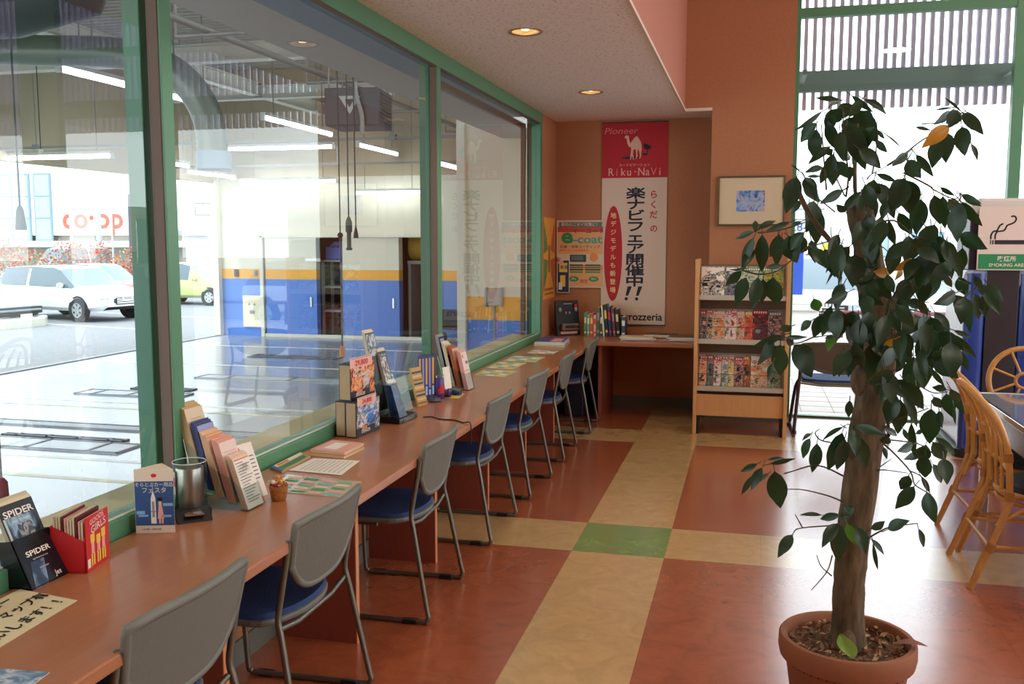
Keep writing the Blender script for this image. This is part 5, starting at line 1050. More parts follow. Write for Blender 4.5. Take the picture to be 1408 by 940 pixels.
# round-backed rattan chair at the far end
rr_ = thing('rattan_chair', 'rattan chair with a round wheel-like back at the far end of the table', 'chair', (1.95, 6.78, 0), -78, 'rattan chairs round the table')
b = B(); cx = -.24
circ = [(cx - .03 * math.sin(a), .24 * math.cos(a), .67 + .215 * math.sin(a)) for a in [i * math.tau / 32 for i in range(32)]]
rr_.location = (1.79, 6.66, 0); rr_.rotation_euler.z = R(-90)
circ = [(cx - .03 * math.sin(a), .215 * math.cos(a), .665 + .215 * math.sin(a)) for a in [i * math.tau / 32 for i in range(32)]]
B().tube(circ, .018, 10, closed=True).build('back_ring', RAT, rr_, smooth=60)
for i in range(8):
    a = (i + .5) * math.tau / 8
    B().tube([(cx, .04 * math.cos(a), .665 + .04 * math.sin(a)), (cx - .02 * math.sin(a), .21 * math.cos(a), .665 + .21 * math.sin(a))], .0085, 8).build('spoke', RAT, rr_, smooth=60)
B().tube([(cx, .05 * math.cos(a), .665 + .05 * math.sin(a)) for a in [i * math.tau / 16 for i in range(16)]], .012, 8, closed=True).build('hub_ring', RAT, rr_, smooth=60)
B().tube([(.24 * math.cos(a), .24 * math.sin(a), .42) for a in [i * math.tau / 24 for i in range(24)]], .016, 8, closed=True).build('seat_ring', RAT, rr_, smooth=60)
B().lathe([(0, .42), (.22, .42), (.232, .435), (.225, .458), (0, .47)], 30).build('seat', MATS['dark_seat_cushion'], rr_, smooth=50)
for sx, sy in ((1, 1), (1, -1), (-1, 1), (-1, -1)):
    B().tube(smoothpath([(sx * .16, sy * .16, .42), (sx * .19, sy * .18, .2), (sx * .22, sy * .2, 0)], 4), .0155, 8).build('leg', RAT, rr_, smooth=60)
for s in (-1, 1): B().tube(smoothpath([(-.17, s * .16, .40), (-.22, s * .17, .48), (cx, s * .15, .52)], 4), .014, 8).build('back_post', RAT, rr_, smooth=60)

tb = thing('glass_table', 'glass-topped table with a bright metal edge and grey sides', 'table', (1.75, 5.1, 0))
B().box(-.43, .45, -.95, .95, .688, .70).build('glass_top', mat('grey_table_glass', '#8e95a0', .06, spec=.9, coat=.6), tb, bevel=.003)
b = B()
for q in ((-.455, -.43, -.975, .975), (.45, .475, -.975, .975), (-.43, .45, -.975, -.95), (-.43, .45, .95, .975)): b.box(*q, .672, .704)
b.build('metal_edge', CHROME, tb, bevel=.003)
b = B()
for q in ((-.43, -.415, -.93, .93), (.43, .445, -.93, .93), (-.415, .43, -.93, -.915), (-.415, .43, .915, .93)): b.box(*q, .54, .688)
b.build('apron', mat('satin_grey_apron', '#8f8f95', .25, .5), tb)
for x in (-.38, .40):
    for y in (-.88, .88): B().box(x - .025, x + .025, y - .025, y + .025, 0, .672).build('leg', MATS['satin_grey_apron'], tb, bevel=.004)
o = B().box(-.15, .15, -.21, .21, 0, .003).build('paper_sheet', WHITE, loc=(1.58, 4.98, .7005), rz=8); tag(o, 'white paper sheet lying on the glass table', 'paper')

# ------------------------------------------------------------------ smoke extractor with the sign
sm = thing('smoke_extractor', 'tall blue and black smoke extractor booth unit with a pale side panel', 'air cleaner', (1.83, 7.9, 0))
def col_box(b, x0, x1, y0, y1, z0, z1, r):
    pts = []
    for cx_, cy_, a0 in ((x1 - r, y1 - r, 0), (x0 + r, y1 - r, 90), (x0 + r, y0 + r, 180), (x1 - r, y0 + r, 270)):
        for i in range(5): a = R(a0 + i * 22.5); pts.append((cx_ + r * math.cos(a), cy_ + r * math.sin(a)))
    b.prism(pts, z0, z1, 'z')
b = B(); b.box(-.29, .40, -.36, .38, .06, 1.30); b.build('cabinet', mat('lilac_grey_panel', '#b3b2c9', .25), sm, bevel=.02)
for x0, x1 in ((-.305, -.165), (.05, .30)):
    b = B(); col_box(b, x0, x1, -.42, -.30, .04, 1.36, .045); b.build('blue_column', mat('deep_blue_enamel', '#1f3f93', .3, coat=.4), sm, smooth=40)
B().box(-.165, .05, -.41, -.34, .04, 1.82).build('black_centre', mat('brown_black_panel', '#2a232a', .4), sm, bevel=.006)
B().prism([(-.34, 1.26), (-.30, 1.385), (.33, 1.385), (.37, 1.26)], -.40, .40, 'y').build('shoulder', mat('pale_blue_top', '#a9b7d6', .35), sm, bevel=.02)
for x0, x1 in ((-.29, -.215), (.11, .19)): B().box(x0, x1, -.38, .05, 1.385, 1.78).build('upright', mat('violet_black_upright', '#2c2238', .4), sm, bevel=.006)
b = B(); b.prism([(-.30, 1.78), (-.29, 1.85), (-.23, 1.90), (.20, 1.90), (.27, 1.85), (.28, 1.78)], -.40, .20, 'y'); b.build('hood', mat('off_white_hood', '#d6d2cc', .5), sm, bevel=.02)
b = B(); col_box(b, -.33, .44, -.46, .40, 0, .065, .10); b.build('base', mat('black_base', '#15161b', .5), sm, bevel=.01)
sn = thing('smoking_sign', 'white smoking area sign with a cigarette symbol and green strip', 'sign', (1.80, 7.475, 1.385))
b = B(); b.box(-.215, .215, -.008, .0, 0, .455); b.k = 1
b.box(-.207, .207, -.0095, -.008, .008, .115); b.k = 2
b.box(-.105, .165, -.0095, -.008, .185, .215); b.box(-.135, -.128, -.0095, -.008, .185, .215); b.box(-.121, -.112, -.0095, -.008, .185, .215)
for dx in (0, .028):
    p = [(-.131 + dx, .222), (-.131 + dx, .25), (-.118 + dx, .275), (-.095 + dx * 1.6, .282), (-.085 + dx * 1.7, .300), (-.075 + dx * 1.7, .32), (-.055 + dx * 2, .332)]
    if dx: p += [(.02, .345), (.028, .365), (.016, .385), (-.006, .382)]
    sp = smoothpath([(x, 0, z) for x, z in p], 5)
    for u, v in zip(sp, sp[1:]):
        d = (v - u).normalized(); q = Vector((-d.z, 0, d.x)) * .0055
        b.quad(*[(w_.x, -.0092, w_.z) for w_ in (u - q - d * .001, v - q + d * .001, v + q + d * .001, u + q - d * .001)])
FX = (1, 0, 0); FZ = (0, 0, 1)
b.text('喫煙所', .042, place((-.02, -.0105, .079), FX, FZ), 3, bold=.012); b.text('SMOKING AREA', .032, place((-.01, -.0105, .036), FX, FZ), 3, bold=.01, sx=1.1)
b.build('board', [mat('pinkish_white_board', '#e2d3ca', .6), mat('sign_green', '#1f8a55', .5), mat('sign_dark', '#241f2c', .5), WHITE], sn, recalc=False)

# ------------------------------------------------------------------ wall banner and posters
bn_ = thing('wall_banner', 'tall red and white hanging banner with a camel and Japanese lettering', 'banner', (-1.09, 9.092, .79))
b = B(); W2 = .309; ZR = 1.398
b.box(-W2, W2, -.004, 0, 0, 1.915); y = -.0046
b.quad((-W2, y, ZR), (W2, y, ZR), (W2, y, 1.915), (-W2, y, 1.915), k=1)
y = -.0052
b.text('Pioneer', .085, place((-.13, y, 1.835), FX, FZ) @ Matrix(((1, .25, 0, 0), (0, 1, 0, 0), (0, 0, 1, 0), (0, 0, 0, 1))), 2, sx=1.2)
cam_ = [(-.10, 1.77), (-.085, 1.795), (-.06, 1.79), (-.055, 1.765), (-.045, 1.72), (-.03, 1.735), (.0, 1.775), (.02, 1.785), (.05, 1.745), (.062, 1.71), (.066, 1.66), (.058, 1.63), (.06, 1.60), (.05, 1.575), (.044, 1.578), (.05, 1.605), (.043, 1.64), (.03, 1.668), (.024, 1.63), (.028, 1.60), (.014, 1.572), (.008, 1.576), (.016, 1.605), (.010, 1.664), (-.012, 1.66), (-.018, 1.62), (-.006, 1.572), (-.014, 1.565), (-.026, 1.61), (-.034, 1.57), (-.044, 1.572), (-.036, 1.63), (-.034, 1.68), (-.058, 1.69), (-.072, 1.72), (-.078, 1.765)]
b.face([b.V((x, y, z)) for x, z in cam_], 3)
for cx_, cz, rx, rz_ in ((-.04, 1.585, .085, .012), (.12, 1.68, .035, .022), (.095, 1.615, .025, .010), (.10, 1.70, .02, .015)):
    b.face([b.V((cx_ + rx * math.cos(i * math.tau / 16), y + .0002, cz + rz_ * math.sin(i * math.tau / 16))) for i in range(16)], 4)
b.quad((.112, y, 1.62), (.122, y, 1.62), (.124, y, 1.69), (.114, y, 1.69), k=4)
b.text('カーナビゲーション', .03, place((0, y, 1.515), FX, FZ), 3, sx=1.1)
for i, chx in enumerate('Riku·NaVi'): b.text(chx, .105, place((-.225 + i * .058, y, 1.45), FX, FZ), 3 if chx not in 'iV' or i == 8 else 2, sx=.9)
for i, chx in enumerate('楽ナビフェア開催中'):
    b.text(chx, .112, place((.015, y, 1.245 - i * .104), FX, FZ), 4, heavy=.035, sx=1.7)
for s in (-.045, .055):
    z = 1.245 - 9 * .104 - .01
    b.face([b.V((s + dx, y, z + dz)) for dx, dz in ((-.025, -.02), (.0, -.02), (.035, .07), (-.005, .07))], 4)
    b.face([b.V((s - .018 + .016 * math.cos(i * math.tau / 12), y, z - .05 + .016 * math.sin(i * math.tau / 12))) for i in range(12)], 4)
for i, chx in enumerate('らくだ'): b.text(chx, .08, place((.185, y, 1.235 - i * .095), FX, FZ), 5, heavy=.025)
b.text('の', .075, place((.19, y, .915), FX, FZ), 5, heavy=.025)
b.face([b.V((-.195 + .088 * math.cos(i * math.tau / 48), y, .68 + .455 * math.sin(i * math.tau / 48))) for i in range(48)], 1)
for i, chx in enumerate('地デジモデルも新登場'): b.text(chx, .058, place((-.195, y - .0006, 1.04 - i * .079), FX, FZ), 6, heavy=.02)
b.text('carrozzeria', .10, place((.06, y, .075), FX, FZ), 7, heavy=.02, sx=.98)
b.build('cloth', [mat('banner_white', '#d9c2b0', .75), mat('banner_red', '#b51f2b', .7), mat('banner_pink', '#d97a78', .7), mat('banner_pale', '#e0b7a4', .7), mat('banner_navy', '#1b2233', .7), mat('banner_crimson', '#bb2433', .7), mat('banner_cream', '#e3c98e', .7), mat('banner_black', '#1c1a1e', .7)], bn_, recalc=False)
B().tube([(-.315, -.004, 1.915), (.315, -.004, 1.915)], .006, 8).build('top_bar', DKG, bn_)
B().tube([(-.312, -.004, 0), (.312, -.004, 0)], .006, 8).build('bottom_bar', DKG, bn_)

ec = thing('coating_poster', 'pale green and orange price poster in a clear sleeve left of the banner', 'poster', (-1.605, 9.085, 1.15))
b = B(); b.box(-.224, .224, -.003, 0, 0, .632); y = -.0036
def Q(b, x0, x1, z0, z1, k, y): b.quad((x0, y, z0), (x1, y, z0), (x1, y, z1), (x0, y, z1), k=k)
for i in range(12): Q(b, -.224, .224, i * .0527, (i + 1) * .0527 + .0001, (1, 1, 1, 5, 0, 0, 1, 1, 1, 1, 6, 1)[i], y)
Q(b, -.21, .21, .575, .622, 7, y - .0003); b.text('車内のニオイ対策に！', .038, place((0, y - .0006, .597), FX, FZ), 0, bold=.01)
b.text('イーコート', .05, place((.08, y - .0004, .535), FX, FZ), 4, bold=.02, sx=1.3)
b.text('e', .20, place((-.13, y - .0004, .485), FX, FZ), 3, bold=.035, sx=1.2); b.text('-coat', .11, place((.07, y - .0004, .455), FX, FZ), 2, bold=.03, sx=1.25)
b.text('抗菌・消臭コーティング', .03, place((.0, y - .0004, .385), FX, FZ), 4, bold=.01, sx=1.2); b.text('ボディコートもおまかせ', .026, place((-.06, y - .0004, .35), FX, FZ), 6, bold=.02)
Q(b, -.10, .06, .24, .31, 4, y - .0004); Q(b, -.085, .03, .255, .30, 7, y - .0006)
b.face([b.V((.135 + .042 * math.cos(i * math.tau / 20), y - .0004, .285 + .042 * math.sin(i * math.tau / 20))) for i in range(20)], 5)
for i in range(4):
    for x0 in (-.12, .05): Q(b, x0, x0 + .15, .135 + i * .022, .150 + i * .022, 4 if i % 2 else 3, y - .0004)
for x0, k in ((-.06, 3), (.135, 3)):
    b.face([b.V((x0 + .05 * math.cos(i * math.tau / 20), y - .0004, .075 + .026 * math.sin(i * math.tau / 20))) for i in range(20)], k)
    b.text('特価', .026, place((x0, y - .0007, .075), FX, FZ), 0, bold=.01)
b.text('限定', .04, place((.04, y - .0004, .05), FX, FZ), 6, bold=.02)
b.build('sheet', [CREAM, mat('poster_peach', '#dfa871', .6), mat('poster_teal', '#4b9d86', .5), mat('poster_green', '#2c8a4c', .5), mat('poster_dark', '#2c3b3a', .5), mat('poster_orange', '#e0883c', .5), mat('poster_red', '#c5402f', .5), mat('poster_slate', '#5a6a66', .5)], ec, recalc=False)
b = B()
for q in ((-.232, -.224, -.006, .638), (.224, .232, -.006, .638), (-.232, .232, -.008, 0), (-.232, .232, .632, .64)): b.box(q[0], q[1], -.005, 0, q[2], q[3])
b.build('sleeve_edge', mat('pale_sleeve', '#c9cdc6', .3), ec)
hb = thing('hanging_brochure', 'small blue and yellow brochure hung over the corner of the price poster', 'brochure', (-1.768, 9.076, 1.09), 4)
b = B(); b.box(-.06, .06, -.004, 0, 0, .32); y = -.0046
Q(b, -.055, .055, .005, .315, 1, y); Q(b, -.04, .04, .20, .29, 2, y - .0003); Q(b, -.03, .02, .06, .17, 2, y - .0003); Q(b, -.045, -.01, .03, .10, 0, y - .0005); Q(b, -.05, .0, .28, .315, 3, y - .0005)
b.text('新着', .04, place((.01, y - .0008, .245), FX, FZ), 1, bold=.01); b.build('leaflet', [WHITE, NAVYP, YELP, PINKP], hb, recalc=False)
B().ball((-.045, -.008, .325), .02).build('pin', mat('pink_pin', '#d97b8a', .4), hb, smooth=60)
lp = thing('lattice_poster', 'tall orange poster with crossing leaf shapes on the narrow wall beside the window', 'poster', (-1.8515, 8.78, 1.05))
b = B(); b.box(0, .004, -.25, .27, 0, .76); x = .0046
def L3(pts, k): b.face([b.V((x, yy, zz)) for yy, zz in pts], k)
for s in (-1, 1):
    L3([(s * .25, .74), (s * .25, .42), (s * .06, .46), (s * .12, .58)], 1 if s < 0 else 2)
    L3([(s * .25, .38), (s * .25, .06), (s * .10, .22), (s * .05, .36)], 1 if s < 0 else 2)
x += .0003
L3([(-.035, .25), (.035, .25), (.035, .50), (-.035, .50)], 3); L3([(-.2, .08), (.2, .08), (.2, .10), (-.2, .10)], 4); L3([(-.2, .04), (.2, .04), (.2, .055), (-.2, .055)], 4)
b.build('sheet', [mat('amber_sheet', '#dd9a3e', .6), mat('leaf_green_sheet', '#5f7f3f', .6), mat('rust_sheet', '#b4552b', .6), mat('maroon_sheet', '#8a4a3a', .6), mat('brown_sheet', '#8a5a2a', .6)], lp, recalc=False)

# ================================================================== things on the counter
CT = .7003
def holder_leaflets(par, name, x0, x1, y0, z0, h, lean, th, mats, seed, tag_=None):
    """bundle of leaflets standing in a pocket, leaning back; front faces -y"""
    rnd = random.Random(seed); b = B()
    n = 8
    for i in range(n):
        yy = y0 + i * th / n; dz = (rnd.uniform(-.004, .004) + i * .002) if i else 0
        b.k = 0
        b.hexa([(x0, yy, z0), (x1, yy, z0), (x1, yy + th / n * .93, z0), (x0, yy + th / n * .93, z0), (x0, yy + lean, z0 + h + dz), (x1, yy + lean, z0 + h + dz), (x1, yy + lean + th / n * .93, z0 + h + dz), (x0, yy + lean + th / n * .93, z0 + h + dz)])
    def F(a, c, u, v, k, off):                   # patch on the front sheet, a..c across, u..v up
        def p(s_, t_): return (x0 + (x1 - x0) * s_, y0 + lean * t_ - off, z0 + h * t_)
        b.quad(p(a, u), p(c, u), p(c, v), p(a, v), k=k)
    return b, F
# spider leaflet stand ---------------------------------------------------------
sp_ = thing('leaflet_stand', 'black leaflet stand with chrome-lettered leaflets, at the near left of the counter', 'leaflet stand', (-1.78, 2.052, CT), 90)
b, F = holder_leaflets(sp_, '', -.062, .062, .012, .004, .205, .088, .016, None, 1)
F(0, 1, 0, 1, 1, .0006)
F(.04, .96, .05, .84, 2, .0010); F(.35, .75, .52, .74, 3, .0013); F(.45, .62, .47, .54, 4, .0016); F(.04, .10, .3, .84, 5, .0015)
M = place((0, .012 + .088 * .88 - .0020, .004 + .205 * .88), FX, (0, .088, .205)); b.text('SPIDER', .025, M, 6, bold=.02, sx=1.35)
M = place((0, .012 + .088 * .78 - .0020, .004 + .205 * .78), FX, (0, .088, .205)); b.text('HID SYSTEM', .009, M, 6, sx=1.2)
b.build('leaflets', [CREAM, BLACKP, photo('night_lamp_art', ['#0e1116', '#1d2530', '#3b5068', '#8fb4cc', '#141820'], 16, .3), photo('lamp_unit_art', ['#2a2c30', '#5b5f66', '#a8adb4', '#33363b'], 40, .3), REDP, mat('steel_white_print', '#b9c3cc', .4), WHITE], sp_, recalc=False)
b = B(); L_ = .012
b.hexa([(-.068, -.004, 0), (.068, -.004, 0), (.068, 0, 0), (-.068, 0, 0), (-.068, .052, .125), (.068, .052, .125), (.068, .056, .125), (-.068, .056, .125)])
for s in (-.068, .064): b.prism([(-.004, 0), (.075, 0), (.10, .12), (.052, .125)], s, s + .004, 'x')
b.prism([(-.004, 0), (.10, 0), (.10, .004), (-.004, .004)], -.068, .068, 'x')
M = lambda t: place((.0, -.004 + .056 * t - .0012, .125 * t), FX, (0, .056, .125))
b.k = 1; b.text('SPIDER', .020, M(.66), 1, bold=.02, sx=1.4); b.text('High Performance Lamp', .0055, M(.54), 1); b.text('HID KIT SERIES', .005, M(.34), 1); b.text('Jes', .020, M(.13) @ Matrix.Translation((.036, 0, 0)), 1, bold=.01)
def FP(a, c, u, v, k, off): b.quad(*[(-.068 + .136 * s_, -.004 + .056 * t_ - off, .125 * t_) for s_, t_ in ((a, u), (c, u), (c + .12, v), (a + .12, v))], k=k)
FP(.10, .45, .0, .5, 2, .0006)
b.build('pocket', [mat('black_gloss_card', '#101319', .2), WHITE, photo('light_beam_art', ['#101319', '#2a3f5e', '#7f9fbe', '#1a2638'], 9, .25)], sp_, recalc=False)
# red leaflet box ----------------------------------------------------------------
rb_ = thing('leaflet_box', 'red leaflet box with yellow figures and white lettering', 'leaflet box', (-1.741, 2.193, CT), 101)
b = B(); w_ = .066
b.box(-w_, w_, 0, .003, 0, .10); b.box(-w_, w_, .092, .095, 0, .13); b.box(-w_, w_, 0, .095, 0, .003)
for s in (-w_, w_ - .003): b.prism([(0, 0), (.095, 0), (.095, .13), (.06, .115), (0, .085)], s, s + .003, 'x')
rnd = random.Random(2)
b.build('box', [mat('bright_red_card', '#c8242b', .4)], rb_)
b = B()
for i in range(11):
    yy = .006 + i * .0078; h_ = .152 - rnd.uniform(0, .012) + i * .001; b.box(-w_ + .005, w_ - .005, yy, yy + .005, .005, h_, k=(0, 3, 2, 0, 0)[i % 5])
y = .0045
b.box(-w_ + .003, w_ - .003, -.0035, -.0005, .0, .150, k=1); y = -.0041
for cx_, hh in ((-.03, .088), (.002, .078), (.030, .088)):
    Q(b, cx_ - .011, cx_ + .011, hh - .012, hh + .012, 4, y); Q(b, cx_ - .008, cx_ + .008, .045, hh - .012, 3, y - .0001); Q(b, cx_ - .01, cx_ - .002, .012, .045, 4, y - .0002); Q(b, cx_ + .002, cx_ + .01, .012, .045, 4, y - .0002)
b.text('GOODS', .020, place((-.004, y - .0004, .136), (1, 0, .12), (-.12, 0, 1)), 5, bold=.0, sx=1.1); b.text('GIRLS', .029, place((.004, y - .0004, .114), (1, 0, .12), (-.12, 0, 1)), 5, bold=.0, sx=1.15)
Q(b, -.06, -.045, .01, .035, 5, y)
b.build('leaflets', [CREAM, MATS['bright_red_card'], mat('dark_maroon_print', '#5a1c22', .5), PINKP, YELP, WHITE], rb_, recalc=False)
# triangular tent card -------------------------------------------------------------
tc_ = thing('tent_card', 'triangular blue tent card picturing a rocket and a girl in the sky', 'tent card', (-1.762, 2.489, CT), 17.7)
b = B(); w_ = .0595; H_ = .2
tri = [(-w_, 0), (w_, 0), (.0, .085)]
for (x0, y0), (x1, y1) in zip(tri, tri[1:] + tri[:1]):
    b.quad((x0, y0, 0), (x1, y1, 0), (x1, y1, H_), (x0, y0, H_), k=0)
b.face([b.V((x, y, H_ * .995)) for x, y in tri], 0); b.face([b.V((x, y, .0005)) for x, y in tri], 0)
y = -.0006; Q(b, -w_ + .001, w_ - .001, .024, .163, 1, y); y -= .0003
Q(b, -.055, -.03, .06, .07, 5, y); Q(b, .025, .055, .085, .094, 5, y); Q(b, -.05, -.02, .052, .058, 5, y); Q(b, .02, .05, .05, .057, 5, y)
b.face([b.V((x, y, z)) for x, z in ((-.012, .03), (.004, .03), (.003, .11), (-.004, .135), (-.011, .11))], 2); Q(b, -.008, .0, .05, .10, 3, y - .0002); Q(b, -.011, .003, .066, .07, 3, y - .0003); Q(b, -.0045, -.0035, .11, .148, 2, y)
b.face([b.V((x, y, z)) for x, z in ((.008, .045), (.028, .045), (.022, .085), (.012, .085))], 4); Q(b, .012, .021, .085, .105, 6, y); Q(b, .012, .017, .03, .045, 6, y); Q(b, .020, .025, .03, .045, 6, y); Q(b, .009, .024, .10, .112, 7, y - .0001)
b.text('そらとぶカー用品', .0145, place((0, y, .152), FX, FZ), 8, bold=.02); b.text('フェスタ', .019, place((0, y, .134), FX, FZ), 8, bold=.02)
b.text('1.16 FRI - 2.28 SUN', .0075, place((-.012, y, .012), FX, FZ), 7, bold=.01)
b.face([b.V((.0 + .008 * math.cos(i * math.tau / 16), y, .181 + .006 * math.sin(i * math.tau / 16))) for i in range(16)], 9)
b.build('card', [mat('cream_card', '#e2d2bd', .6), mat('sky_navy_print', '#2d5285', .45), WHITE, GREYP, PINKP, SKYP, SKIN, BLACKP, mat('pale_lettering', '#bfc7bf', .5), REDP], tc_, recalc=False)
# metal canister in a clear tube on a black base -------------------------------------
cn = thing('canister_display', 'silver canister inside a clear tube on a black price base', 'canister', (-1.772, 2.695, CT), 40)
b = B(); b.box(-.06, .06, -.05, .05, 0, .03); b.prism([(-.14, 0), (-.05, 0), (-.05, .03), (-.07, .035)], -.055, .055, 'x', M=Matrix.Translation((0, .03, 0))); b.build('base', BLACKPL, cn, bevel=.004)
b = B(); b.text('3,980', .02, place((0, -.088, .0275), FX, (0, .07, .025)), 0); b.box(-.03, .03, -.096, -.077, .020, .026, M=Matrix.Identity(4)); b.build('price_plate', [CHROME], cn)
B().tube([(.0532 * math.cos(a), .0532 * math.sin(a), .178) for a in [i * math.tau / 40 for i in range(40)]], .0012, 6, closed=True).build('tube_rim', mat('bright_acrylic_edge', '#e6ecec', .15), cn, smooth=60)
B().lathe([(0, .032), (.043, .032), (.045, .036), (.045, .155), (.043, .16), (0, .16)], 36).build('canister', mat('brushed_silver', '#b5aca2', .28, .9, var=.05, scale=4, stretch=(30, 30, 1)), cn, smooth=40)
b = B(); b.lathe([(.054, .03), (.054, .178), (.0525, .178), (.0525, .03)], 40, close=True); b.build('clear_tube', ACRYL, cn, smooth=40)
b = B()
for i in range(10):
    a0 = R(150 + i * 5); a1 = R(150 + (i + 1) * 5); r_ = .0502
    for z0, z1, k in ((.035, .075, 1), (.075, .10, 0), (.10, .13, 2), (.13, .15, 0)): b.quad((r_ * math.cos(a0), r_ * math.sin(a0), z0), (r_ * math.cos(a1), r_ * math.sin(a1), z0), (r_ * math.cos(a1), r_ * math.sin(a1), z1), (r_ * math.cos(a0), r_ * math.sin(a0), z1), k=k)
b.build('label', [CREAM, GREENP, REDP], cn, recalc=False)
# handwritten leaflet stand with five tiers -----------------------------------------------
def tier_stand(label, loc, rz, W, tiers, y_end):
    """clear stepped leaflet stand; its bundles are parts lifted out separately"""
    t = thing('acrylic_leaflet_stand', label, 'leaflet stand', loc, rz)
    b = B(); a = W / 2 + .004
    for y0, z0, h, ln in tiers:
        hh = h * .45; l2 = ln * .45
        b.hexa([(-a, y0 - .006, z0), (a, y0 - .006, z0), (a, y0 - .0045, z0), (-a, y0 - .0045, z0), (-a, y0 - .006 + l2, z0 + hh), (a, y0 - .006 + l2, z0 + hh), (a, y0 - .0045 + l2, z0 + hh), (-a, y0 - .0045 + l2, z0 + hh)])
        b.box(-a, a, y0 - .006, y0 + .03, z0 - .0015 if z0 > .002 else 0, z0 + .0015 if z0 > .002 else .0015)
    y0, z0, h, ln = tiers[-1]
    for s in (-a - .0015, a):
        pr = [(tiers[0][0] - .006, 0), (y_end, 0), (tiers[-1][0] + .03 + ln * .6, tiers[-1][1] + h * .6)]
        pr += [(y - .004 + l * .45, z + h_ * .45) for y, z, h_, l in tiers[::-1]]
        b.prism(pr, s, s + .0015, 'x')
    b.build('stand', ACRYL, t)
    for s in (-1, 1): B().tube([(s * (a + .003), tiers[-2][0], .05), (s * (a + .003), tiers[-1][0] + .03, .055), (s * (a + .003), tiers[-1][0] + .03 + ln * .6, tiers[-1][1] + h * .6)], .0012, 6).build('polished_edge', mat('bright_acrylic_edge', '#e6ecec', .15), t)
    return t
T1 = [(.0, .003, .165, .055), (.046, .022, .20, .06), (.092, .040, .20, .06), (.130, .060, .215, .06), (.168, .085, .245, .065)]
tier_stand('clear five-tier leaflet stand beside the silver canister', (-1.603, 2.818, CT), 88, .096, T1, .232)
def bundle(label, loc, rz, W, tier, cols, prints, th=.030, text=None):
    y0, z0, h, ln = tier
    b, F = holder_leaflets(None, '', -W / 2, W / 2, y0, z0 + .0016, h, ln, th, None, len(label))
    F(0, 1, 0, 1, 1, .0004)
    for i, (a, c, u, v, k) in enumerate(prints): F(a, c, u, v, k, .0008 + i * .0002)
    if text:
        for body, s_, u, k in text: b.text(body, s_, place((0, y0 + ln * u - .0022, z0 + h * u), FX, (0, ln, h)), k, ls=.85)
    o = b.build('leaflet_bundle', cols, loc=loc, rz=rz, recalc=False)
    return tag(o, label, 'leaflets', 'leaflets in the clear stands')
LP = (-1.603, 2.818, CT)
HW = mat('grey_handwriting', '#77726c', .6)
bundle('white handwritten leaflets in the front tier of the near clear stand', LP, 88, .096, T1[0], [mat('ivory_paper_edge', '#dcc0a8', .6), WHITE, HW, ORP], [(.05, .95, .96, .99, 3)] + [(.08 + (i % 3) * .03, .55 + .12 * (i * 7 % 4), .90 - i * .055, .915 - i * .055, 2) for i in range(15)], .024, [('ご相談\nください', .016, .8, 2)])
bundle('pale pink leaflets in the second tier of the near clear stand', LP, 88, .096, T1[1], [mat('rose_paper_edge', '#d79a86', .6), mat('pale_rose_paper', '#e4cfc6', .6), PINKP], [(.1, .9, .82, .84, 2)], .03)
bundle('cream leaflets with orange edges in the third tier of the near clear stand', LP, 88, .096, T1[2], [mat('apricot_paper_edge', '#d9ac86', .6), mat('cream_rose_paper', '#e6d6c2', .6), ORP], [(.0, 1, .97, 1, 2)], .028)
bundle('blue-violet leaflets in the fourth tier of the near clear stand', LP, 88, .096, T1[3], [mat('deep_blue_edge', '#26366f', .5), mat('periwinkle_paper', '#8f9ccb', .5), NAVYP], [(.0, .04, .0, 1, 2)], .022)
bundle('thick beige card bundle in the back tier of the near clear stand', LP, 88, .100, T1[4], [mat('beige_card_edge', '#c3a67a', .7), mat('beige_card_face', '#d9c9ae', .7), CARD], [(.2, .8, .85, .86, 2)], .036)
nt_ = thing('notice_card', 'white notice card with a red dot standing behind the front leaflets', 'card', (-1.655, 2.93, CT), 80)
b = B(); b.hexa([(-.05, 0, 0), (.05, 0, 0), (.05, .002, 0), (-.05, .002, 0), (-.05, .07, .185), (.05, .07, .185), (.05, .072, .185), (-.05, .072, .185)])
for i in range(7):
    t_ = .75 - i * .07; b.quad(*[(x, .07 * u - .0006, .185 * u) for x, u in ((-.03, t_), (.04, t_), (.04, t_ + .02), (-.03, t_ + .02))], k=2)
b.face([b.V((-.028 + .012 * math.cos(i * math.tau / 14), .07 * (.9 + .06 * math.sin(i * math.tau / 14)) - .0007, .185 * (.9 + .06 * math.sin(i * math.tau / 14)))) for i in range(14)], 1)
b.build('card', [WHITE, ORP, HW], nt_, recalc=False)
cu_ = thing('candy_cup', 'small woven cup filled with wrapped candies', 'cup', (-1.575, 2.925, CT))
b = B(); b.lathe([(0, 0), (.024, 0), (.026, .004), (.034, .052), (.031, .052), (.024, .008), (0, .008)], 24); b.build('cup', mat('amber_wicker', '#b3753a', .6, var=.25, scale=90, bump=.5), cu_, smooth=50)
rnd = random.Random(4)
for i in range(15):
    a = rnd.uniform(0, math.tau); r_ = rnd.uniform(0, .026); z = .05 + rnd.uniform(0, .032) * (1 - r_ / .04)
    b = B(); b.ball((r_ * math.cos(a), r_ * math.sin(a), z), (.010, .008, .008), n=8, m=6)
    for s in (-1, 1): b.prism([(r_ * math.cos(a) + s * .008, z), (r_ * math.cos(a) + s * .018, z + .006), (r_ * math.cos(a) + s * .018, z - .006)], r_ * math.sin(a) - .001, r_ * math.sin(a) + .001, 'y')
    b.build('candy', (mat('gold_wrapper', '#cfa143', .3, .5), mat('red_wrapper', '#b8332f', .35), mat('amber_wrapper', '#d98a3a', .35), mat('white_wrapper', '#e6ddc8', .4))[i % 4], cu_, smooth=50)
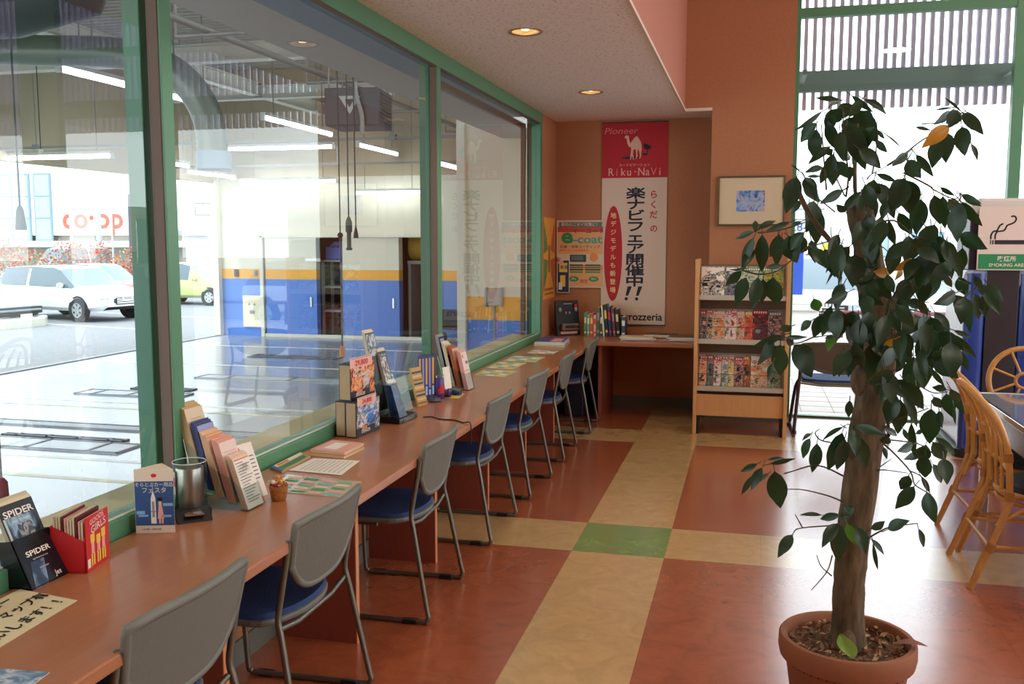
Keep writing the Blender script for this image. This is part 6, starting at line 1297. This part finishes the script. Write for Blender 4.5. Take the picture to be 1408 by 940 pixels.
# sheets lying flat ---------------------------------------------------------------------
def sheet(name, label, cat, pts, m, z, prints=(), th=.0012, text=None, group=None, rough=None):
    c = sum((Vector((*p, 0)) for p in pts), Vector()) / 4; q = [Vector((*p, 0)) - c for p in pts]
    b = B(); b.hexa([*[(v.x, v.y, 0) for v in q], *[(v.x, v.y, th) for v in q]], k=0)
    def at(s, t): return q[0].lerp(q[1], s).lerp(q[3].lerp(q[2], s), t)
    for i, (a, c_, u, v, k) in enumerate(prints):
        zz = th + .0003 + i * .00004; b.quad(*[(p.x, p.y, zz) for p in (at(a, u), at(c_, u), at(c_, v), at(a, v))], k=k)
    if text:
        for body, s_, uu, vv, k in text:
            p = at(uu, vv); b.text(body, s_, place((p.x, p.y, th + .0016), q[1] - q[0], (q[3] - q[0])), k, heavy=.018, ls=1.0)
    o = b.build(name, m, loc=(c.x, c.y, z), recalc=False); return tag(o, label, cat, group)
rnd = random.Random(9)
sheet('handwritten_sign', 'cream paper sign with bold brush handwriting lying at the near end', 'paper', [(-1.585, 1.55), (-1.617, 1.955), (-1.815, 1.985), (-1.80, 1.56)][0:4], [mat('cream_sign_paper', '#dccfa9', .7), BLACKP, TEALP], CT,
      text=[('コピー', .038, .72, .84, 1), ('フレムフマップ有', .042, .60, .52, 1), ('お願いします！！', .042, .60, .20, 1), ('！', .038, .40, .72, 2)])
sheet('laminated_menu', 'glossy laminated green and pink menu sheet lying near the counter edge', 'menu', [(-1.375, 3.0), (-1.39, 3.22), (-1.712, 3.255), (-1.663, 3.02)], [photo('menu_art', ['#c9b79a', '#b9b694', '#8fae92', '#d9a593', '#c4bfa0', '#7f9f86'], 40, .12), TEALP, PINKP, GREENP, CREAM], CT,
      [(.06 + (i % 5) * .18, .18 + (i % 5) * .18 + rnd.uniform(-.03, .02), .08 + (i // 5) * .23, .26 + (i // 5) * .23, 1 + i % 4) for i in range(20)])
sheet('printed_form', 'white printed form lying beside the booklets', 'paper', [(-1.505, 3.29), (-1.53, 3.53), (-1.735, 3.525), (-1.738, 3.311)], [WHITE, GREYP], CT + .0014, [(.1, .9, .1 + i * .09, .115 + i * .09, 1) for i in range(9)])
sheet('colour_catalogue', 'catalogue with a blue and white spine lying against the green window rail', 'catalogue', [(-1.745, 3.27), (-1.755, 3.54), (-1.83, 3.60), (-1.822, 3.32)], [mat('catalogue_tan', '#b59a76', .5), BLUEP, WHITE, GREENP, ORP], CT, [(0, .08, 0, 1, 1), (.1, .95, .62, .95, 2), (.15, .5, .68, .9, 4), (.1, .9, .1, .5, 3)], th=.008)
bk_ = [sheet('booklet', lab, 'booklet', [(x0 + i * .004, y0), (x0 + .01, y1), (x1 + .01, y1 + .03), (x1, y0 + .02)], cols, CT + .0004 + dz, pr, th=th, group='booklets by the boxes') for i, (lab, x0, x1, y0, y1, dz, th, cols, pr) in enumerate((
    ('dark orange booklet at the bottom of the small pile before the tagged boxes', -1.61, -1.80, 3.55, 3.74, 0, .010, [CREAM, ORP, BLACKP], [(0, 1, 0, 1, 1), (.2, .6, .1, .5, 2)]),
    ('pink and white booklet on top of the small pile before the tagged boxes', -1.62, -1.78, 3.57, 3.76, .0108, .012, [CREAM, PINKP, WHITE], [(0, 1, 0, 1, 1), (.2, .8, .35, .75, 2)])))]
# price-tagged boxes ------------------------------------------------------------------------
def speaker_box(label, loc, rz, w, d, h, cols, seed, price=None):
    t = thing('speaker_box', label, 'box', loc, rz, 'boxed speakers')
    b = B(); b.box(-w / 2, w / 2, 0, d, 0, h, k=0)
    b.k = 1; b.box(-w / 2 - .0012, -w / 2, .004, d - .004, .006, h - .006)
    y = -.0006
    Q(b, -w / 2 + .002, w / 2 - .002, .002, h - .002, 2, y); Q(b, -w / 2 + .002, w / 2 - .002, .002, h * .25, 0, y - .0002)
    for i, (x0, x1, z0, z1) in enumerate(((.05, .45, .30, .62), (.5, .75, .28, .58), (.72, .95, .5, .8), (.3, .9, .62, .70), (.78, .96, .12, .4))): Q(b, -w / 2 + w * x0, -w / 2 + w * x1, h * z0, h * z1, 3 + i % (len(cols) - 1), y - .0004 - i * .00005)
    b.build('carton', [mat('black_carton', '#1b1b20', .5), CARD, *cols], t, bevel=0, recalc=False)
    b = B(); y -= .0012; b.text('SPEAKER', .022, place((-w * .12, y, .022), FX, FZ), 0, bold=.01); b.box(-w / 2 + .05, -w / 2 + .10, y, y + .0004, .03, .045, k=1); b.build('lettering', [WHITE, ORP], t, recalc=False)
    if price:
        p = B(); x0, x1, z0, z1 = price[1]; p.box(x0, x1, -.0045, -.003, z0, z1); p.text(price[0], (z1 - z0) * .72, place(((x0 + x1) / 2, -.0052, z0 + (z1 - z0) * .42), FX, FZ), 1, heavy=.03, sx=1.25)
        p.k = 2; p.box(x0 + .01, x1 - .01, -.0049, -.0045, z1 - .006, z1 - .003)
        p.build('price_tag', [mat('pink_tag', '#e8b4a4', .6), REDP, GREYP], t, recalc=False)
speaker_box('brown-sided speaker box at the back of the lower pair of tagged boxes', (-1.772, 4.072, CT), 85, .23, .052, .166, [photo('dark_box_art', ['#101216', '#2b3038', '#6b7078']), NAVYP], 1)
speaker_box('lower front speaker box with the 24,800 price tag', (-1.712, 4.055, CT), 85, .23, .055, .166, [photo('silver_blue_box_art', ['#14161c', '#3d434d', '#9aa3ad', '#d9dde2', '#2f74c9'], 22), photo('speaker_cone_art', ['#1a1c22', '#7d858f', '#e6e8ea', '#5a6068'], 30), photo('blue_glow_art', ['#1b3f86', '#2f74c9', '#7fb4e6'], 25)], 2, ('24,800', (-.11, .07, .145, .185)))
speaker_box('upper speaker box with the 29,800 price tag', (-1.742, 4.07, CT + .1665), 83, .22, .062, .170, [photo('flame_box_art', ['#14110f', '#3a2a24', '#c2552f', '#e8a25a', '#ded6cc', '#2a2422'], 24), photo('flame_art', ['#8a2f22', '#dd7f45', '#f0c080', '#b8332f'], 30), photo('pale_art', ['#2a2422', '#d5cfc8', '#8d8f90'], 26)], 3, ('29,800', (-.12, .08, .15, .198)))
# tall leaflet display ---------------------------------------------------------------------------
td = thing('display_stand', 'clear leaflet display on a black base with tall black leaflets', 'display stand', (-1.64, 4.40, CT), 85)
B().prism([(0, 0), (.17, 0), (.17, .05), (.0, .025)], -.105, .105, 'x').build('base', mat('black_gloss_base', '#14141a', .25), td, bevel=.005)
b = B(); b.text('CARNAVI', .026, place((0, -.001, .012), FX, FZ), 0, bold=.02); b.build('base_lettering', GREYP, td)
b = B(); b.hexa([(-.10, .02, .03), (.10, .02, .03), (.10, .022, .03), (-.10, .022, .03), (-.10, .065, .215), (.10, .065, .215), (.10, .067, .215), (-.10, .067, .215)])
b.box(-.10, .10, .14, .142, .05, .22)
for s in (-.1015, .10): b.prism([(.02, .03), (.142, .05), (.142, .22), (.065, .215)], s, s + .0015, 'x')
b.build('clear_pocket', ACRYL, td)
b = B(); b.hexa([(-.095, .004, .03), (-.01, .004, .03), (-.01, .05, .03), (-.095, .05, .03), (-.095, .05, .19), (-.03, .05, .19), (-.03, .09, .19), (-.095, .09, .19)]); b.build('card_pocket', photo('navy_card_art', ['#12151f', '#1d2c4e', '#2f4a7a', '#15171f'], 14, .3), td)
TD = (-1.64, 4.40, CT)
bundle('tallest black and silver leaflets at the back of the clear display', TD, 85, .10, (.118, .055, .385, .075), [CREAM, BLACKP, photo('silver_lens_art', ['#15161a', '#4a4e55', '#b9bec6', '#22242a'], 26, .3)], [(.04, .96, .70, .98, 2)], .018).location.y += -.045
bundle('black leaflets with a dark photo in the middle of the clear display', TD, 85, .085, (.085, .05, .29, .075), [CREAM, BLACKP, photo('bronze_lens_art', ['#15161a', '#3a2f28', '#8d7d70', '#d0c8c0', '#22242a'], 30, .3), WHITE], [(.1, .9, .40, .95, 2), (.1, .9, .1, .3, 2)], .014).location.y += .03
bundle('red-framed leaflets at the front of the clear display', TD, 85, .09, (.04, .035, .15, .05), [WHITE, REDP, BLACKP, PINKP, WHITE], [(.1, .9, .3, .9, 3), (.25, .75, .36, .84, 2), (.05, .95, .05, .22, 4)], .014).location.y += .0
bundle('teal and white leaflets leaning at the right of the clear display', TD, 85, .08, (.07, .045, .16, .06), [WHITE, TEALP, WHITE, ORP], [(.1, .9, .6, .9, 2), (.2, .8, .2, .5, 3)], .012).location.y += .07
run('power_cable', 'thin dark cord running from the clear display to the counter edge', 'cord', smoothpath([(-1.60, 4.5, .703), (-1.56, 4.52, .703), (-1.50, 4.47, .703), (-1.42, 4.46, .703), (-1.36, 4.41, .703), (-1.316, 4.395, .702), (-1.314, 4.39, .60)], 5), .003, BLACKPL)
# brochures and small goods around the second post ---------------------------------------------
wbk = thing('brochure', 'leaning brochure with a gold wood-grain cover', 'brochure', (-1.72, 4.84, CT), 75)
b = B(); b.hexa([(-.045, 0, 0), (.045, 0, 0), (.045, .012, 0), (-.045, .012, 0), (-.045, .05, .205), (.045, .05, .205), (.045, .062, .205), (-.045, .062, .205)])
for i in range(9): t_ = .05 + i * .1; b.quad(*[(x, .05 * u - .0006, .205 * u) for x, u in ((-.043, t_), (.043, t_), (.043, t_ + .05), (-.043, t_ + .05))], k=1 + i % 3)
b.build('cover', [mat('gold_card', '#b98f4a', .5), mat('dark_gold_print', '#7d5a2a', .5), mat('light_gold_print', '#cfae6a', .5), BLACKP], wbk, recalc=False)
bbk = thing('pencil_display', 'triangular blue card box with a row of yellow and violet pencil shapes', 'display box', (-1.755, 5.0, CT), 62)
b = B(); b.prism([(-.065, 0), (.065, 0), (.0, .07)], 0, .255, 'z')
for i in range(5):
    x = -.05 + i * .025; Q(b, x - .007, x + .007, .09 - .02 * (i % 2), .24, 1 + i % 2 if i != 2 else 1, -.0006); Q(b, x - .007, x + .007, .03, .08 - .02 * (i % 2), 3, -.0006)
b.build('box', [mat('dark_blue_card', '#27356b', .45), mat('mustard_print', '#cfa24a', .5), mat('lavender_print', '#8a8cc2', .5), mat('pale_blue_print', '#a9bfe0', .5)], bbk, recalc=False)
cnp = thing('can', 'violet and red spray can beside the pencil display', 'can', (-1.712, 5.085, CT))
B().lathe([(0, 0), (.03, 0), (.032, .004), (.032, .115), (.029, .12), (0, .12)], 24).build('body', mat('violet_can', '#4a2f7a', .35), cnp, smooth=40)
b = B()
for i in range(8):
    a0 = R(-80 + i * 14); a1 = R(-80 + (i + 1) * 14); r_ = .0326
    b.quad(*[(r_ * math.cos(a), r_ * math.sin(a), z) for a, z in ((a0, .03), (a1, .03), (a1, .06 + .02 * math.sin(i / 7 * math.pi)), (a0, .06 + .02 * math.sin(i / 7 * math.pi)))])
b.build('label', REDP, cnp, recalc=False); B().lathe([(.029, .12), (.031, .122), (.031, .135), (0, .137)], 24).build('lid', CHROME, cnp, smooth=40)
wc = thing('white_card', 'blank white card standing in a small clip', 'card', (-1.668, 5.13, CT), 75)
B().hexa([(-.035, 0, .05), (.035, 0, .05), (.035, .002, .05), (-.035, .002, .05), (-.035, .018, .175), (.035, .018, .175), (.035, .02, .175), (-.035, .02, .175)]).build('card', WHITE, wc)
B().box(-.012, .012, -.012, .02, 0, .012).tube([(0, .002, .01), (0, .002, .055)], .004, 6).build('clip', BLACKPL, wc)
tag(B().lathe([(0, 0), (.034, 0), (.038, .008), (.03, .02), (0, .024)], 24).lathe([(.012, .022), (.012, .03), (0, .032)], 12).build('small_dish', mat('dark_grey_dish', '#4a4d50', .4), loc=(-1.695, 4.97, CT), smooth=50), 'small dark round lidded dish before the pencil display', 'dish')
for lab, x, y, rz, m in (('violet wrapped packet lying by the white card', -1.70, 5.20, 20, PURP), ('navy wrapped packet lying right of the white card', -1.655, 5.215, -25, NAVYP)):
    t = thing('wrapped_packet', lab, 'packet', (x, y, CT), rz); b = B(); b.ball((0, 0, .016), (.028, .02, .016), n=14, m=8); b.build('packet', m, t, smooth=60)
    b = B()
    for s in (-1, 1): b.prism([(s * .024, .016), (s * .042, .028), (s * .042, .004)], -.010, .010, 'y')
    b.build('twist_end', m, t)
sheet('yellow_flyer', 'yellow flyer with a blue corner lying under the small goods', 'flyer', [(-1.60, 5.10), (-1.615, 5.27), (-1.75, 5.29), (-1.70, 5.12)], [mat('pale_yellow_paper', '#d9c98a', .6), YELP, BLUEP, GREYP], CT - .0002, [(.05, .5, .1, .6, 1), (.6, .9, .5, .9, 2), (.5, .9, .1, .4, 3)])
T2 = [(.0, .003, .22, .05), (.045, .012, .235, .06), (.085, .02, .25, .065), (.125, .03, .285, .065)]
tier_stand('clear four-tier leaflet stand beyond the second window post', (-1.625, 5.44, CT), 88, .10, T2, .195)
LP2 = (-1.625, 5.44, CT)
bundle('white and pink leaflets in the front tier of the far clear stand', LP2, 88, .10, T2[0], [PINKP, mat('pale_rose_paper', '#e4cfc6', .6), ORP, HW], [(.1, .35, .86, .95, 2), (.5, .9, .68, .76, 3), (.1, .9, .5, .52, 2)], .026)
bundle('brick red leaflets in the second tier of the far clear stand', LP2, 88, .10, T2[1], [mat('brick_paper_edge', '#a8543c', .6), mat('tan_paper', '#d2b498', .6), ORP], [(.0, 1, .0, .7, 2)], .026)
bundle('cream leaflets with a dark band in the third tier of the far clear stand', LP2, 88, .10, T2[2], [CREAM, mat('buff_paper', '#c9b48e', .6), BLACKP, GREENP], [(0, 1, .45, .75, 2), (.1, .9, .2, .4, 3)], .024)
bundle('black and violet leaflets in the back tier of the far clear stand', LP2, 88, .105, T2[3], [GREYP, BLACKP, mat('periwinkle_paper', '#8f9ccb', .5), WHITE], [(.2, .8, .72, .96, 2), (.6, .9, .76, .9, 3)], .022)
# far sheets
GR_ = mat('yellow_green_paper', '#c9c48a', .5)
for i, (lab, pts, cols) in enumerate((
    ('yellow and green chart sheet nearest the clear four-tier stand', [(-1.56, 5.98), (-1.54, 6.28), (-1.79, 6.30), (-1.78, 6.02)], [GR_, YELP, TEALP, WHITE]),
    ('green and white chart sheet in the middle of the far counter', [(-1.60, 6.36), (-1.58, 6.72), (-1.80, 6.74), (-1.80, 6.38)], [GR_, TEALP, YELP, WHITE]),
    ('pale blue-green chart sheet beside the sixth chair', [(-1.53, 6.78), (-1.52, 7.10), (-1.78, 7.12), (-1.78, 6.80)], [mat('pale_teal_paper', '#b5c6ae', .5), WHITE, TEALP, YELP]),
    ('cream sheet lying before the magazine pile', [(-1.50, 7.30), (-1.50, 7.52), (-1.72, 7.55), (-1.72, 7.32)], [CREAM, GREYP, WHITE, WHITE]))):
    sheet('chart_sheet', lab, 'paper', pts, cols, CT, [(.05 + (j % 4) * .23, .25 + (j % 4) * .23, .08 + (j // 4) * .3, .30 + (j // 4) * .3, 1 + (j * 5 + i) % 3) for j in range(12)], group='chart sheets on the counter')
for i, (lab, cols, dz) in enumerate((('green and blue magazine at the bottom of the corner pile', [CREAM, GREENP, SKYP], 0), ('sky blue magazine in the middle of the corner pile', [WHITE, SKYP, TEALP], .0115), ('violet magazine on top of the corner pile', [CREAM, PURP, PINKP], .023))):
    o = .012 * i
    sheet('magazine', lab, 'magazine', [(-1.51 - o, 7.84 + o * 2), (-1.53 - o, 8.18 + o * 3), (-1.78, 8.24 + o * 2), (-1.78, 7.84 + o)], cols, CT + dz, [(0, 1, 0, 1, 1), (.1, .8, .1, .5, 2)], th=.011, group='magazines piled in the corner')
# black display box
bd_ = thing('car_stereo_display', 'black display board with a car stereo unit in the counter corner', 'display board', (-1.665, 8.80, CT), 40)
b = B(); b.hexa([(-.125, -.02, 0), (.125, -.02, 0), (.125, .05, 0), (-.125, .05, 0), (-.125, .03, .33), (.125, .03, .33), (.125, .05, .33), (-.125, .05, .33)])
b.build('board', mat('black_display_card', '#1a1b20', .35), bd_, bevel=.006)
b = B(); b.box(-.09, .09, -.055, -.02, .055, .115); b.build('stereo_unit', mat('bronze_unit', '#7d6a55', .4, .4), bd_, bevel=.006)
b = B(); b.box(-.06, .05, -.058, -.055, .075, .100); b.lathe([(0, -.066), (.012, -.066), (.012, -.055)], 12, c=(.07, 0, .085), axis='y'); b.build('stereo_face', BLACKPL, bd_)
b = B()
for x in (-.085, .085): b.ball((x, .004, .245), (.018, .012, .022)); 
for x in (-.02, .02): b.ball((x, .008, .215), (.008, .008, .014))
b.build('bulbs', GREYP, bd_, smooth=60)
b = B(); b.box(-.09, .09, -.022, -.017, .018, .040); b.k = 1; b.box(.07, .10, .008, .016, .265, .295); b.k = 2; b.box(-.04, .05, .018, .026, .295, .305); b.build('labels', [PINKP, REDP, GREYP], bd_)
# books along the back wall
BK = [('green and cream spined book first in the row beside the stereo display', -1.500, .026, .215, GREENP, 0), ('pale green book second in the short row', -1.472, .024, .205, mat('sage_print', '#8aa07a', .5), 0), ('orange-red book third in the short row', -1.442, .030, .21, mat('rust_print', '#b8543a', .5), 0), ('cream and red book fourth in the short row', -1.410, .026, .20, PINKP, 0), ('dark olive book, the tall one before the black binders', -1.378, .030, .27, mat('olive_print', '#55603a', .5), 0), ('dark green book leaning last in the short row', -1.348, .026, .22, mat('forest_print', '#2f4a36', .5), 0),
      ('white-edged folder at the left of the tall books', -1.322, .014, .29, WHITE, 5), ('black ring binder among the tall books', -1.292, .028, .30, BLACKP, 5), ('navy binder among the tall books', -1.258, .028, .28, NAVYP, 5), ('dark red book among the tall books', -1.222, .026, .265, mat('oxblood_print', '#7a3028', .5), 5), ('black book at the right end of the tall books', -1.185, .030, .255, mat('soft_black', '#22242c', .5), 5), ('short slate box file at the right end of the row', -1.14, .035, .185, mat('slate_print', '#3d4656', .5), 0)]
for i, (lab, x, w, h, m, tilt) in enumerate(BK):
    t = thing('book', lab, 'book', (x, 8.80, CT), 0, 'books on the back counter'); t.rotation_euler.y = -R(tilt); t.location.z += math.sin(R(tilt)) * w / 2
    B().box(-w / 2, w / 2, 0, .17, 0, h).build('cover', m, t, bevel=.002)
    B().box(-w / 2 + .003, w / 2 - .003, .006, .171, h - .003, h + .0006).build('pages', CREAM, t)
    B().box(-w / 2 + .004, w / 2 - .004, -.0012, 0, h * .55, h * .82).build('spine_label', (CREAM, WHITE, YELP, REDP, GREYP)[i % 5], t)
    B().box(-w / 2 + .004, w / 2 - .004, -.0012, 0, h * .12, h * .2).build('spine_label', (CREAM, WHITE, YELP, REDP, GREYP)[i % 5], t)
# paper piles on the back counter
def pile(lab, x, y, w, d, n, rz, cols, z0=CT):
    for j in range(n):
        th = .0085
        o = B().box(-w / 2, w / 2, -d / 2, d / 2, 0, th); o.k = 1; o.box(-w / 2 + .001, w / 2 - .001, -d / 2 + .001, d / 2 - .001, th, th + .0004)
        o = o.build('catalogue', [WHITE, cols[j % len(cols)]], loc=(x + .012 * math.sin(j * 2.1), y + .01 * math.cos(j * 3), z0 + j * .0092), rz=rz + 5 * math.sin(j * 1.7)); tag(o, lab[j], 'catalogue', 'catalogues on the back counter')
G5 = mat('grey_cover', '#9a938a', .4)
pile(['white catalogue at the bottom of the left pile on the back counter', 'grey catalogue in the middle of the left pile on the back counter', 'pale catalogue on top of the left pile on the back counter'], -.98, 8.58, .30, .21, 3, 4, [WHITE, G5, CREAM])
pile(['dark-covered catalogue lying at the wall behind the left pile', 'second dark catalogue lying at the wall behind the left pile', 'top brown catalogue lying at the wall behind the left pile'], -.78, 8.86, .30, .21, 3, -3, [BLACKP, GREYP, mat('brown_cover', '#6b584a', .4)])
pile(['white catalogue at the bottom of the pile by the magazine rack', 'white catalogue in the middle of the pile by the magazine rack', 'grey catalogue in the upper half of the pile by the magazine rack', 'brown catalogue on top of the pile by the magazine rack'], -.56, 8.60, .28, .21, 4, 2, [WHITE, WHITE, G5, MATS['brown_cover']])
sheet('leaflet', 'glossy blue and grey leaflet at the near edge of the counter', 'leaflet', [(-1.385, 1.47), (-1.40, 1.60), (-1.56, 1.585), (-1.54, 1.45)], [WHITE, photo('cloudy_sky_art', ['#2f4a6a', '#6f8fae', '#c9d3dc', '#3c4a58'], 18)], CT, [(0, 1, 0, 1, 1)])
# dark item at the left frame edge
de = thing('desk_calculator', 'black rounded device at the near left edge of the counter', 'device', (-1.80, 1.81, CT), 80)
b = B(); b.prism([(-.04, 0), (.04, 0), (.04, .05), (.03, .085), (-.03, .085), (-.04, .05)], -.05, .03, 'x'); b.build('case', mat('soft_black_case', '#202226', .35), de, bevel=.01)
b = B(); b.box(-.045, .025, -.045, -.04, .03, .07); b.build('screen', mat('grey_screen', '#6a7068', .2), de)

# ================================================================== light and camera
w = bpy.data.worlds.new('sky'); SC.world = w; w.use_nodes = True
nt = w.node_tree; bg = nt.nodes['Background']
tc = nt.nodes.new('ShaderNodeTexCoord'); sp = nt.nodes.new('ShaderNodeSeparateXYZ'); rp = nt.nodes.new('ShaderNodeValToRGB')
nt.links.new(tc.outputs['Generated'], sp.inputs[0]); nt.links.new(sp.outputs[2], rp.inputs[0]); nt.links.new(rp.outputs[0], bg.inputs['Color'])
rp.color_ramp.elements[0].color = (.95, .96, 1, 1); rp.color_ramp.elements[0].position = .0
rp.color_ramp.elements[1].color = (.78, .87, 1, 1); rp.color_ramp.elements[1].position = .6
bg.inputs['Strength'].default_value = 3.9
sl = bpy.data.lights.new('sun', 'SUN'); sl.energy = 1.4; sl.angle = R(2); sl.color = (1, .97, .92)
so = bpy.data.objects.new('sun', sl); COL.objects.link(so); so.rotation_euler = Vector((.35, .75, -1.0)).to_track_quat('-Z', 'Y').to_euler(); so.location = (0, 0, 30)
# unseen fill lights added under the high ceiling to brighten the interior
for x, y in ((2.2, 1.0), (2.2, 4.0), (4.6, 1.0), (4.6, 4.0), (3.4, 6.5)):
    l = bpy.data.lights.new('hall_fill', 'AREA'); l.shape = 'DISK'; l.size = .45; l.energy = 30; l.color = (1, .9, .76)
    o = bpy.data.objects.new('hall_fill', l); COL.objects.link(o); o.location = (x, y, 4.66)
cam = bpy.data.cameras.new('camera'); cam.sensor_width = 36; cam.lens = 1300 / 1408 * 36; cam.clip_start = .05; cam.clip_end = 300
co = bpy.data.objects.new('camera', cam); COL.objects.link(co); co.location = (0, 0, 1.6)
co.rotation_euler = (R(90) - math.atan2(140, 1300), 0, math.atan2(329, math.hypot(1300, 140)))
SC.camera = co
vs = SC.view_settings; vs.view_transform = 'Standard'; vs.look = 'None'; vs.gamma = 1; vs.exposure = 0.12; vs.use_curve_mapping = False
SC.cycles.max_bounces = 10; SC.cycles.transparent_max_bounces = 24; SC.cycles.diffuse_bounces = 5; SC.cycles.glossy_bounces = 5
SC.cycles.use_denoising = True; SC.cycles.caustics_reflective = False; SC.cycles.caustics_refractive = False; SC.cycles.sample_clamp_indirect = 6
